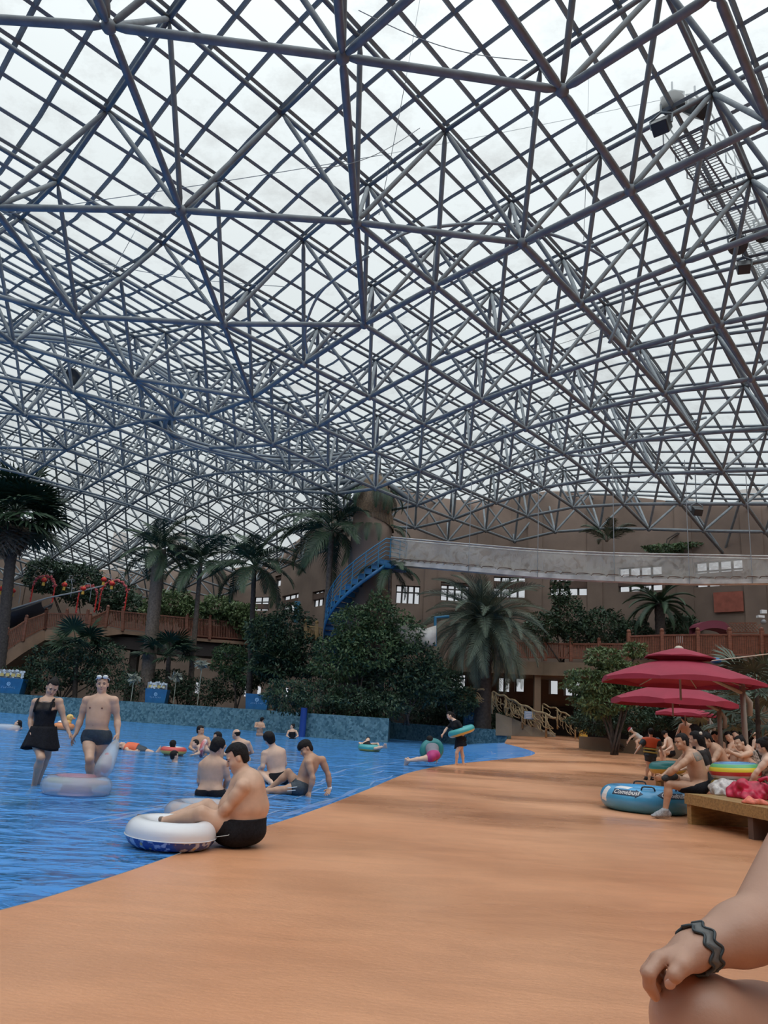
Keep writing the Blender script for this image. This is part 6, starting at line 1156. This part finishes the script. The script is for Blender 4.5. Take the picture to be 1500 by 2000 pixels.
for x0, x1 in ((390, 398), (484, 489), (510, 516), (564, 568)):
    p = at(x0, 1312, 66); mb = MB(); mb.box((p[0], p[1], 2.7), ((x1-x0)/23.5, 0.1, 0.9)); 
    g_ = mat('lit_window', (0.8, 0.8, 0.85), 0.5); g_.node_tree.nodes['Principled BSDF'].inputs['Emission Color'].default_value = (0.9, 0.93, 1, 1); g_.node_tree.nodes['Principled BSDF'].inputs['Emission Strength'].default_value = 0.5; trim(mb, g_, 'narrow daylit opening under the left walkway', 'window')
# trough and pole at the far left
mb = MB(); P = []
for px, py, y, r in [(-40, 1222, 56, 1.0), (0, 1208, 56.5, 0.95), (45, 1195, 57, 0.8), (92, 1178, 57.5, 0.45)]:
    c = at(px, py, y); P.append([c+np.array([0.25*math.cos(a), math.cos(a)*r*0.9, math.sin(a)*r]) for a in np.linspace(-math.pi*1.05, 0.05*math.pi, 14)])
mb.grid(P); o = solid('slide_trough', mb, mat('black_navy_plastic', (0.012, 0.014, 0.022), 0.4), at(0, 1208, 56.5), label='dark open slide trough rising behind the far left fan palm', cat='slide', smooth=True); o.modifiers.new('t', 'SOLIDIFY').thickness = 0.06
mb = MB(); mb.tube([at(12, 1193, 55.4), at(92, 1168, 55.8), at(165, 1153, 56.5), at(202, 1144, 57)], 0.06, 8); solid('handrail_pole', mb, STEELG, at(92, 1168, 55.8), label='long sloping pole above the dark trough', cat='pole')
LRED = mat('lantern_red', (0.62, 0.03, 0.02), 0.5); LYEL = mat('lantern_yellow', (0.6, 0.34, 0.05), 0.6)
LN = [(2, 1150, 'cut by the left edge of the picture'), (25, 1154, 'beside the ochre pilaster'), (86, 1133, 'inside the leftmost red arch'), (126, 1142, 'between the leftmost and the middle red arch'), (163, 1150, 'inside the low middle red arch'), (203, 1132, 'highest, left of the rightmost red arch'), (219, 1140, 'inside the rightmost red arch')]
for k, (px, py, w_) in enumerate(LN):
    c = at(px, py, 56.5); e = empty('red_lantern', c, 'small red lantern with yellow tassel, '+w_, 'lantern', 'red lanterns along the left stair'); mb = MB(); mb.lathe([(0.07, 0.17), (0.13, 0.15), (0.2, 0.05), (0.21, 0.0), (0.18, -0.08), (0.11, -0.15), (0.07, -0.16)], c, 14); make('shade', mb, LRED, e, True); mb = MB(); mb.lathe([(0.09, -0.16), (0.11, -0.42), (0.0, -0.42)], c, 10); make('tassel', mb, LYEL, e); mb = MB(); mb.lathe([(0.05, 0.24), (0.08, 0.17), (0.0, 0.17)], c, 10); make('cap', mb, LYEL, e)
    if k in (1, 3, 4, 5): mb = MB(); mb.tube([c+np.array([0, 0, 0.2]), c+np.array([0.15, 0, 0.42]), c+np.array([0.42, 0, 0.4]), c+np.array([0.58, 0, 0.0]), c+np.array([0.6, 0, -0.9])], 0.025, 6); make('hook', mb, STEELG, e)
    elif k != 0: mb = MB(); mb.tube([c+np.array([0, 0, 0.2]), c+np.array([0, 0, 0.4])], 0.015, 6); make('hook', mb, STEELG, e)
for k, (x0, x1, yt, yb, lb) in enumerate([(59, 102, 1124, 1176, 'red garland arch, leftmost on the stair'), (148, 184, 1143, 1196, 'low middle red garland arch on the stair'), (192, 243, 1133, 1192, 'rightmost red garland arch by the walkway')]):
    Y = 57+k*0.5; a, b = at(x0, yb, Y), at(x1, yb, Y); t_ = at((x0+x1)/2, yt, Y); e = empty('garland_arch', (a+b)/2, lb, 'arch', 'red arches over the left stair'); w_ = (b[0]-a[0])/2; zc = t_[2]-w_; pts = [a]+[np.array([(a[0]+b[0])/2+w_*math.cos(q), Y, zc+w_*math.sin(q)]) for q in np.linspace(math.pi, 0, 16)]+[b]; mb = MB(); mb.tube(pts, 0.05, 6); make('hoop', mb, LRED, e); fl_ = MB(); g = np.random.default_rng(k); pp = smooth_line(pts, 4)
    for q in pp: fl_.ball(q+g.normal(size=3)*0.045, g.uniform(0.05, 0.1), 6)
    make('garland', fl_, mat('garland_red', (0.3, 0.02, 0.03), 0.6, 1, 8, (0.6, 0.16, 0.16)), e, kind='stuff')
# ---- the column dressed as a palm, its blue stair and the net bridge
cx, cyy = at(722, 1100, 46.4)[:2]; ztop_ = at(716, 926, 46.4)[2]; zc_ = at(720, 1010, 46.4)[2]
e = empty('palm_column', (cx, cyy, 0.9), 'thick brown column dressed as a palm, carrying the roof', 'column'); mb = MB(); mb.lathe([(1.35, 0.9), (1.3, zc_-2), (1.22, zc_)], (cx, cyy, 0), 28); make('shaft', mb, PLASTER, e, True)
mb = MB(); mb.lathe([(1.2, zc_-0.05), (1.05, zc_+1.2), (0.75, ztop_-0.5), (0.35, ztop_-0.05)], (cx, cyy, 0), 22)
for i in range(120):
    a = i*2.4; z = zc_+(ztop_-zc_-0.4)*((i*0.618) % 1); r = 1.2-0.5*(z-zc_)/(ztop_-zc_); mb.bar((cx+r*math.cos(a), cyy+r*math.sin(a), z), (cx+(r+0.12)*math.cos(a+0.1), cyy+(r+0.12)*math.sin(a+0.1), z-0.9), 0.16, 0.03)
make('fibre_cladding', mb, STRAW, e); rd = random.Random(4)
for i in range(26):
    lv = i % 2; o = D.objects.new('frond', FT['royal'][i % 3]); COL.objects.link(o); o.parent = e; z = (zc_-0.6 if lv else zc_+1.9); rr = 1.1 if lv else 0.7; a = i*2.4
    o.matrix_local = Matrix.Translation(Vector((rr*math.cos(a), rr*math.sin(a), z-0.9))) @ Matrix.Rotation(a, 4, 'Z') @ Matrix.Rotation(rd.uniform(-0.1, 0.3) if lv else rd.uniform(0.2, 0.7), 4, 'Y') @ Matrix.Scale(0.62 if lv else 0.7, 4)
mb = MB(); mb.lathe([(0.36, ztop_-0.12), (0.42, ztop_), (0.2, ztop_+0.12)], (cx, cyy, 0), 16); make('bearing', mb, STEELG, e)
nd = sorted(nodes, key=lambda q: np.hypot(q[0]-cx, q[1]-cyy))[:6]
for q in nd:
    mb = MB(); mb.tube([(cx, cyy, ztop_), q], [0.2, 0.14], 10); make('strut', mb, STEEL, e, True)
es = empty('spiral_stair', (cx, cyy, 0.9), 'blue spiral stair wound around the palm column', 'stair'); SN = 26; zl = at(749, 1094, 44.2)[2]; f0, f1 = math.radians(60), math.radians(292); z0_ = 2.0
def hel(f, r): return np.array([cx+r*math.cos(f), cyy+r*math.sin(f), 0])
for k in range(SN):
    a0, a1 = f0+(f1-f0)*k/SN, f0+(f1-f0)*(k+1)/SN; z = z0_+(zl-z0_)*(k+1)/SN; mb = MB(); q = [hel(a0, 1.35), hel(a0, 2.45), hel(a1, 2.45), hel(a1, 1.35)]; V = [p_+np.array([0, 0, z+dz]) for dz in (-0.28, 0) for p_ in q]; mb.add(V, [(3, 2, 1, 0), (4, 5, 6, 7), (0, 1, 5, 4), (1, 2, 6, 5), (2, 3, 7, 6), (3, 0, 4, 7)]); st_ = make('step', mb, BLUEP, es)
    mb = MB(); c4 = [V[1], V[2], V[6], V[5]]
    for i in range(4): mb.bar(c4[i], c4[(i+1) % 4], 0.05, 0.05, up=(0.3, 1, 0.2))
    make('step_frame', mb, BLUEL, st_)
mb = MB(); q = [hel(a, r)+np.array([0, 0, zl+dz]) for dz in (-0.45, 0) for r in (1.2, 2.5) for a in np.linspace(f1, f1+0.72, 5)]; mb.add(q, [(i, i+1, i+6, i+5) for i in range(4)]+[(10+i, 15+i, 16+i, 11+i) for i in range(4)]+[(5+i, 6+i, 16+i, 15+i) for i in range(4)]+[(i, 10+i, 11+i, 1+i) for i in range(4)]); make('landing', mb, BLUEP, es)
mb = MB(); P = [[hel(a, 2.47)+np.array([0, 0, z0_+(zl-z0_)*(a-f0)/(f1-f0)-0.95+h_]) for h_ in (0.45, 0.72)] for a in np.linspace(f0, f1, 40)]; mb.grid(P); o = make('stringer', mb, BLUEP, es, True); o.modifiers.new('t', 'SOLIDIFY').thickness = 0.05
AA = list(np.linspace(f0, f1, 40))+list(np.linspace(f1+0.1, f1+0.72, 6)); hz = lambda a: z0_+(zl-z0_)*min(1, (a-f0)/(f1-f0))
for h_ in (0.3, 0.55, 0.8, 1.05, 1.3): mb = MB(); mb.tube([hel(a, 2.45)+np.array([0, 0, hz(a)+h_]) for a in AA], 0.028 if h_ < 1.2 else 0.04, 6); make('handrail', mb, BLUEL, es, True)
for a in np.linspace(f0, f1+0.72, 17): mb = MB(); mb.tube([hel(a, 2.45)+np.array([0, 0, hz(a)-0.1]), hel(a, 2.45)+np.array([0, 0, hz(a)+1.3])], 0.035, 6); make('rail_post', mb, BLUEL, es)
def net_material():
    m = D.materials.new('white_safety_net'); m.use_nodes = True; n = m.node_tree; n.nodes.clear(); L = n.links.new; o = n.nodes.new('ShaderNodeOutputMaterial'); d = n.nodes.new('ShaderNodeBsdfDiffuse'); tl = n.nodes.new('ShaderNodeBsdfTransparent'); t = n.nodes.new('ShaderNodeTexCoord'); nz = n.nodes.new('ShaderNodeTexNoise'); nz.inputs['Scale'].default_value = 1.1; nz.inputs['Detail'].default_value = 4; nz.inputs['Distortion'].default_value = 2.5; L(t.outputs['Object'], nz.inputs[0])
    r = n.nodes.new('ShaderNodeValToRGB'); e_ = r.color_ramp.elements; e_[0].position = 0.42; e_[0].color = (0.2,)*3+(1,); e_[1].position = 0.5; e_[1].color = (0.40,)*3+(1,); L(nz.outputs[0], r.inputs[0]); d.inputs[0].default_value = (0.52, 0.5, 0.47, 1); x = n.nodes.new('ShaderNodeMixShader'); L(r.outputs[0], x.inputs[0]); L(tl.outputs[0], x.inputs[1]); L(d.outputs[0], x.inputs[2]); L(x.outputs[0], o.inputs[0]); return m
NET = net_material(); en = empty('net_bridge', at(765, 1100, 44), 'long hanging rope bridge with white safety nets from the blue stair to the right', 'bridge')
tp = [(764, 1049), (830, 1055), (900, 1061), (1050, 1073), (1200, 1080), (1350, 1083), (1500, 1086), (1600, 1086)]; bt_ = [(764, 1103), (830, 1108), (900, 1114), (1050, 1127), (1200, 1135), (1350, 1140), (1500, 1139), (1600, 1138)]; yy = [44.3, 43.7, 43, 41.6, 40, 38.4, 36.6, 35.4]
def dens(L_): return smooth_line([np.array((a, b, 0.0)) for a, b in L_], 6)[:, :2]
tpd, btd = dens(tp), dens(bt_); yd = np.interp(np.arange(len(tpd))/6, np.arange(len(yy)), yy)
for nm, off in (('net', 0), ('back_net', 0.6)):
    P = []
    for k, (t, b, y) in enumerate(zip(tpd, btd, yd)):
        T_, B_ = at(*t, y), at(*(b-np.array((0, 8)))  , y); o = np.array([0.25*off, off, 0]); sag = 0.12*abs(math.sin(k*1.1)); P.append([T_+o-np.array([0, 0, sag*0.4])]+[T_*(1-u)+B_*u+o+np.array([0, 0.10*math.sin(u*3.1)*math.sin(k*0.9), 0]) for u in (0.25, 0.5, 0.75, 1)])
    mb = MB(); mb.grid(P); make(nm, mb, NET, en, True)
HEM = mat('pale_canvas', (0.5, 0.48, 0.46), 0.8, 0.2, 2); P = []
for t, b, y in zip(tpd, btd, yd):
    B_ = at(*b, y); U_ = at(*(b-np.array((0, 9))), y); o = np.array([0.12, 0.5, 0]); P.append([U_, B_, B_+o, U_+o, U_])
mb = MB(); mb.grid(P); make('walkway', mb, HEM, en)
for off in (0, 0.6):
    mb = MB(); mb.tube([at(*t, y)+np.array([0.25*off, off, 0]) for t, y in zip(tpd, yd)], 0.04, 6); make('top_rope', mb, HEM, en, True)
for k in range(36):
    u = k/35*(len(tpd)-1); i = min(int(u), len(tpd)-2); v = u-i; b = btd[i]*(1-v)+btd[i+1]*v; y = yd[i]*(1-v)+yd[i+1]*v; c = at(b[0], b[1]-10, y-0.06); w_ = 0.42; mb = MB(); mb.tube([c+np.array([-w_, 0, -0.05]), c+np.array([-w_*0.8, 0, 0.06]), c+np.array([0, 0, 0.09]), c+np.array([w_*0.8, 0, 0.06]), c+np.array([w_, 0, -0.05])], 0.025, 5); make('loop', mb, PLASTERD, en)
for px in (790, 915, 1050, 1200, 1347, 1470):
    y = np.interp(px, tpd[:, 0], yd); b = at(px, np.interp(px, btd[:, 0], btd[:, 1]), y-0.05); mb = MB(); mb.tube([b, (b[0], b[1], zbot(b[0], b[1])+1.0)], 0.022, 5); make('hanger_wire', mb, STEELG, en)
mb = MB(); P = [[at(x, y0, 43)+np.array([0, 0.2*math.sin(i), 0]), at(x, (y0+y1)/2, 43), at(x, y1, 43)] for i, (x, y0, y1) in enumerate([(772, 1205, 1245), (790, 1215, 1255), (810, 1222, 1262), (830, 1228, 1266), (852, 1222, 1258)])]; mb.grid(P); o = solid('lower_net', mb, HEM, at(810, 1240, 43), label='short pale net sloping down behind the dark trees right of the column', cat='net', smooth=True); o.modifiers.new('t', 'SOLIDIFY').thickness = 0.02
mb = MB(); mb.tube([at(850, 1262, 43.2), at(850, 1206, 43.2), at(876, 1204, 43.8)], 0.09, 8); solid('blue_stand', mb, BLUEL, at(850, 1262, 43.2), label='blue metal frame holding the short pale net', cat='frame')
# ---- branch railings of the ramp, signs
BR = mat('branch_concrete', (0.27, 0.19, 0.1), 0.8, 0.25, 5)
def branch_rail(label, pts, Ys, hgt, seed, n=46, r=0.05):
    rd = random.Random(seed); B_ = [at(*p_, y) for p_, y in zip(pts, Ys)]; e = empty('branch_railing', B_[-1]-np.array([0, 0, hgt]), label, 'railing'); C_ = smooth_line(B_, 6); C_ = C_+np.array([[0, 0, 0.05*math.sin(i*1.3)] for i in range(len(C_))]); mb = MB(); mb.tube(C_, r*1.2, 7); make('top_branch', mb, BR, e, True); mb = MB(); g = C_-np.array([0, 0, hgt])
    for k in range(n):
        i = rd.randrange(len(C_)-3); j = min(len(C_)-1, i+rd.randrange(1, 5)); a = C_[i]*(1-0)+(g[i]-C_[i])*rd.random()*0.6; b = C_[j]+(g[j]-C_[j])*(0.4+0.6*rd.random()); m_ = (a+b)/2+np.array([rd.uniform(-.2, .2), 0, rd.uniform(-.12, .12)]); mb.tube([a, (a+m_)/2+np.array([0.05, 0, 0.04]), m_, (m_+b)/2-np.array([0.05, 0, 0.03]), b], [r*0.75, r*0.6, r*0.6, r*0.55, r*0.5], 5)
    make('twisted_branches', mb, BR, e, True)
    for i in range(0, len(C_), 7): mb = MB(); mb.tube([g[i]-np.array([0, 0, 0.15]), C_[i]], r*1.3, 7); make('post', mb, BR, e, True)
branch_rail('ochre branch shaped railing down the ramp, right of the date palm trunk', [(962, 1352), (985, 1360), (1010, 1372), (1045, 1388), (1085, 1402)], [45, 44.5, 43.5, 42, 40.5], 1.05, 1, 60)
branch_rail('ochre branch shaped railing left of the date palm trunk', [(890, 1352), (915, 1345), (946, 1348)], [45.3, 45.2, 45.2], 1.0, 2, 34)
branch_rail('grey thin branch railing farther up the ramp', [(1060, 1376), (1085, 1384), (1110, 1397), (1150, 1412)], [44, 43, 42, 41], 0.9, 3, 20, 0.035)
mb = MB(); P = [[at(x, y, Y), at(x, 1437+0.03*(x-990), Y-0.3)] for x, y, Y in [(968, 1392, 44.6), (1000, 1402, 44), (1040, 1420, 42.6), (1085, 1432, 41)]]; mb.grid(P); trim(mb, BEAMM, 'orange brown side of the ramp', 'ramp')
c = at(1034, 1397, 42.2); e = empty('notice_board', c, 'small pale blue notice board on the branch railing', 'sign'); mb = MB(); mb.box(c, (0.55, 0.04, 0.40)); make('board', mb, mat('notice_blue', (0.22, 0.3, 0.42), 0.5), e); mb = MB()
for k in range(4): mb.box(c+np.array([0, -0.025, 0.12-0.08*k]), (0.42-0.05*(k % 2), 0.01, 0.03))
make('text_lines', mb, mat('notice_print', (0.5, 0.5, 0.55), 0.5), e)
c = onF(1139, 1445); YL = mat('caution_yellow', (0.55, 0.3, 0.02), 0.5); e = empty('caution_sign', c, 'yellow folding floor sign standing before the planter kerb', 'sign')
for s_ in (-1, 1):
    mb = MB(); w0, w1, hh = 0.26, 0.14, 0.75; y0_, y1_ = 0.2*s_, 0.02*s_; V = [(c[0]-w0, c[1]+y0_, c[2]), (c[0]+w0, c[1]+y0_, c[2]), (c[0]+w1, c[1]+y1_, c[2]+hh), (c[0]-w1, c[1]+y1_, c[2]+hh)]; V2 = [(x, y+0.03*s_, z) for x, y, z in V]; mb.add(V+V2, [(0, 1, 2, 3), (7, 6, 5, 4), (0, 4, 5, 1), (1, 5, 6, 2), (2, 6, 7, 3), (3, 7, 4, 0)]); make('panel', mb, YL, e)
mb = MB(); mb.box((c[0], c[1]-0.14, c[2]+0.36), (0.2, 0.02, 0.26)); make('warning_print', mb, mat('dark_amber', (0.2, 0.09, 0.01), 0.5), e); mb = MB(); mb.box((c[0], c[1], c[2]+0.77), (0.16, 0.08, 0.05)); make('handle', mb, YL, e)
p = at(1217, 1380, 34); gm = mat('green_exit_light', (0.02, 0.4, 0.1), 0.4); gm.node_tree.nodes['Principled BSDF'].inputs['Emission Color'].default_value = (0.03, 0.8, 0.2, 1); gm.node_tree.nodes['Principled BSDF'].inputs['Emission Strength'].default_value = 1.2
mb = MB(); mb.box(p, (0.16, 0.05, 0.07)); solid('exit_light', mb, gm, p, label='small glowing green exit light in the dark plants left of the umbrellas', cat='light')
# ---- up in the roof: stage lights, catwalk, pipes
def spot(label, px, py, Y, size, dirn, kind='lamp', group='lamps hung in the roof'):
    c = at(px, py, Y); d = nrm(dirn); x, y_ = frame(d); e = empty('stage_lamp' if kind == 'lamp' else 'loudspeaker', c, label, 'lamp' if kind == 'lamp' else 'loudspeaker', group)
    if kind == 'lamp': mb = MB(); mb.lathe([(0.0, -size*0.9), (size*0.35, -size*0.8), (size*0.45, -size*0.3), (size*0.95, size*0.15), (size, size*0.45), (size*0.9, size*0.46), (0, size*0.3)], c, 20, ax=np.array([x, y_, d])); make('housing', mb, BLACKP, e, True)
    else: mb = MB(); mb.box(c, (size*1.3, size*1.1, size*1.5), ax=np.array([x, y_, d])); bevel(make('cabinet', mb, BLACKP, e), 0.03)
    mb = MB(); mb.tube([c-x*size*0.8, c-x*size*0.9+np.array([0, 0, size*0.8]), c+np.array([0, 0, size*1.3]), c+x*size*0.9+np.array([0, 0, size*0.8]), c+x*size*0.8], 0.035, 6); make('yoke', mb, STEEL, e)
    zt_ = c[2]+size*1.3; mb = MB(); mb.tube([(c[0], c[1], zt_), (c[0], c[1], max(zt_+0.3, min(ztop(c[0], c[1]), zt_+2.2)))], 0.03, 6); make('hanger', mb, STEEL, e)
for a in [('large round floodlight, leftmost of the group at the top right of the roof', 1314, 201, 19, 0.36, (-.3, -.6, -.7), 'lamp'), ('square loudspeaker right of the large round floodlight', 1359, 212, 19, 0.4, (.3, -.6, -.7), 's'), ('tilted square loudspeaker below the large round floodlight', 1292, 246, 18.6, 0.36, (-.4, -.5, -.8), 's'), ('dark floodlight low at the right edge of the roof', 1440, 478, 24, 0.34, (-.2, -.6, -.8), 'lamp'), ('dark floodlight cut by the right edge of the roof', 1490, 450, 24, 0.4, (.1, -.6, -.8), 'lamp'), ('dark square lamp below the two right edge floodlights', 1452, 522, 25, 0.34, (-.2, -.6, -.8), 's'), ('round lamp hung in the far left roof', 147, 735, 40, 0.5, (-.3, -.7, -.5), 'lamp'), ('left one of two square lamps in the far roof left of the column', 308, 822, 46, 0.5, (0, -.7, -.7), 's'), ('right one of two square lamps in the far roof left of the column', 332, 820, 46.6, 0.45, (0, -.7, -.7), 's'), ('small square floodlight under the right roof edge', 1361, 998, 40, 0.36, (0, -.8, -.6), 's')]: spot(*a)
e = empty('catwalk', at(1335, 260, 20), 'narrow grated catwalk hung under the roof at the upper right', 'catwalk'); A_, B_ = at(1335, 265, 19.6), at(1545, 610, 28.5); B_[2] = A_[2]+0.3; d = nrm(B_-A_); sx_ = nrm(np.cross(d, (0, 0, 1))); L_ = np.linalg.norm(B_-A_)
for o in (-0.5, -0.17, 0.17, 0.5): mb = MB(); mb.tube([A_+sx_*o, B_+sx_*o], 0.035, 6); make('beam', mb, STEEL, e)
mb = MB()
for k in range(int(L_/0.16)): q = A_+d*k*0.16; mb.bar(q-sx_*0.5, q+sx_*0.5, 0.03, 0.02)
make('grating', mb, STEEL, e)
for o in (-0.62, 0.62):
    mb = MB(); up_ = np.array([0, 0, 1.0]); mb.tube([A_+sx_*o+up_, B_+sx_*o+up_], 0.025, 6); mb.tube([A_+sx_*o+up_*0.5, B_+sx_*o+up_*0.5], 0.02, 6)
    for k in range(0, int(L_), 1): q = A_+d*k+sx_*o; mb.tube([q, q+up_], 0.02, 6)
    for k in range(0, int(L_)-2, 2): q = A_+d*k+sx_*o; mb.tube([q, q+d*2+up_], 0.015, 5)
    make('guard_rail', mb, STEEL, e)
for k in range(0, int(L_), 3): q = A_+d*k; mb = MB(); mb.tube([q, (q[0], q[1], ztop(q[0], q[1]))], 0.02, 5); make('hanger', mb, STEEL, e)
CON = mat('grey_conduit', (0.17, 0.2, 0.23), 0.5)
for k, (pts, Y0, Y1, r, lb) in enumerate([([(745, 482), (800, 452), (880, 440), (960, 436), (1050, 450), (1150, 485), (1200, 525), (1218, 590), (1190, 670)], 22, 25, 0.06, 'curved pipe bending across the middle of the roof'), ([(-20, 656), (60, 657), (150, 668), (240, 690), (300, 720), (345, 752), (356, 775), (340, 795), (322, 822), (335, 850), (400, 875), (500, 895), (600, 900), (680, 890)], 33, 44, 0.13, 'thick cable loom snaking along the left roof'), ([(720, 500), (660, 540), (620, 580), (597, 640), (600, 690)], 24, 27, 0.05, 'thin bent pipe left of the roof centre'), ([(980, 830), (1040, 870), (1110, 888), (1180, 885), (1300, 840), (1380, 815)], 40, 37, 0.07, 'shallow curved pipe low in the right roof'), ([(0, 915), (60, 930), (130, 950), (250, 985), (400, 1040)], 42, 60, 0.07, 'long straight pipe below the left roof')]):
    P = [at(*p_, Y0+(Y1-Y0)*i/(len(pts)-1)) for i, p_ in enumerate(pts)]; mb = MB(); C_ = smooth_line(P, 5); mb.tube(C_, r, 7, True)
    if k == 1: mb.tube(C_+np.array([0, 0, 0.22]), r*0.6, 6); mb.tube(C_+np.array([0.1, 0, -0.16]), r*0.5, 6)
    solid('conduit', mb, CON, P[len(P)//2], label=lb, cat='pipe', smooth=True)
rd = random.Random(11)
for k, (a, b, Y, r) in enumerate([((0, 420), (1500, 150), 21, 0.012), ((0, 900), (330, 330), 24, 0.012), ((60, 480), (560, 560), 26, 0.012), ((700, 20), (1030, 118), 15, 0.012), ((820, 0), (740, 420), 18, 0.01), ((940, 690), (1180, 640), 28, 0.012), ((600, 330), (820, 250), 16, 0.01), ((1150, 150), (1140, 470), 21, 0.01)]):
    A_, B_ = at(*a, Y), at(*b, Y+1.5); P = [A_*(1-t)+B_*t-np.array([0, 0, 0.35*math.sin(math.pi*t)]) for t in np.linspace(0, 1, 14)]; mb = MB(); mb.tube(P, r, 5); solid('wire', mb, CON, P[7], label=['thin wire strung right across the upper roof', 'thin wire rising across the left roof', 'thin wire in the left roof below the second chord', 'drooping wire at the top of the roof', 'thin wire hanging from the top of the roof, left of centre', 'short drooping wire low in the right roof', 'short thin wire left of the roof centre', 'thin vertical wire right of the roof centre'][k], cat='wire')
# ---- small things on the right building
c = at(1487, 1208, 44); e = empty('security_camera', c, 'white security camera on the pilaster at the right edge', 'camera'); mb = MB(); mb.box(c+np.array([-0.05, 0, 0.1]), (0.35, 0.3, 0.14)); make('bracket', mb, WHITEP, e); mb = MB(); mb.ball(c+np.array([0.1, 0, -0.18]), 0.16, 14); make('dome', mb, mat('grey_dome', (0.3, 0.3, 0.32), 0.3), e, True); mb = MB(); mb.box(c+np.array([0.15, 0, 0.4]), (0.3, 0.2, 0.2)); make('junction_box', mb, WHITEP, e)
P = [at(1362, 1232, 46.5)]; a, b = at(1362, 1240, 45.5), at(1426, 1238, 45.0); mb = MB(); rows = []
for t in np.linspace(0, 1, 16):
    q = a*(1-t)+b*t; z = 0.75*math.sin(math.pi*t)**0.5; rows.append([q+np.array([0, 0.0, z*0.5]), q+np.array([0, 0, z*0.5+0.45]), q+np.array([0, 1.2, z*0.5+0.5]), q+np.array([0, 1.2, z*0.5]), q+np.array([0, 0.0, z*0.5])])
mb.grid(rows); solid('maroon_awning', mb, mat('maroon_canvas', (0.17, 0.025, 0.05), 0.7), a, label='small maroon arched awning behind the taller balcony railing', cat='awning')
mb = MB(); a, b = at(1426, 1226, 44.3), at(1478, 1226, 43.3)
for k in range(9):
    u = k/8; p_ = a*(1-u)+b*u
    for s_ in (-1, 1): mb.bar(p_+np.array([-0.25*s_, 0, -0.25]), p_+np.array([0.25*s_, 0, 0.25]), 0.03, 0.03, up=(0, 1, 0.01))
mb.bar(a+np.array([0, 0, .27]), b+np.array([0, 0, .27]), 0.06, 0.06); mb.bar(a-np.array([0, 0, .27]), b-np.array([0, 0, .27]), 0.06, 0.06); solid('lattice_panel', mb, WOODR, a, label='dark wooden lattice panel above the taller balcony railing', cat='panel')
c = at(1398, 1291, 20.2); mb = MB(); mb.ball(c, (0.14, 0.16, 0.09), 12); solid('blue_cover', mb, BLUEP, c, label='small blue bundle behind the right rim of the largest umbrella', cat='bundle', smooth=True)
c = at(1326, 1249, 44.2); mb = MB(); mb.box(c-np.array([0, 0.1, 0]), (0.32, 0.06, 0.42)); solid('white_notice', mb, WHITEP, c, label='white paper notice on the taller balcony railing', cat='sign')
p = at(570, 1195, 62); mb = MB(); mb.box(p+np.array([0.4, 0, 0]), (0.42, 0.42, 1.7)); solid('blue_pillar', mb, BLUEL, p, label='narrow blue panel before the right one of the clear left windows', cat='panel')
p = at(430, 1238, 61); mb = MB(); mb.box(p, (4.2, 0.2, 1.2)); solid('walkway_board', mb, mat('red_panel_paint', (0.2, 0.04, 0.03), 0.7), p, label='red board on the walkway behind the leafy plants', cat='board')
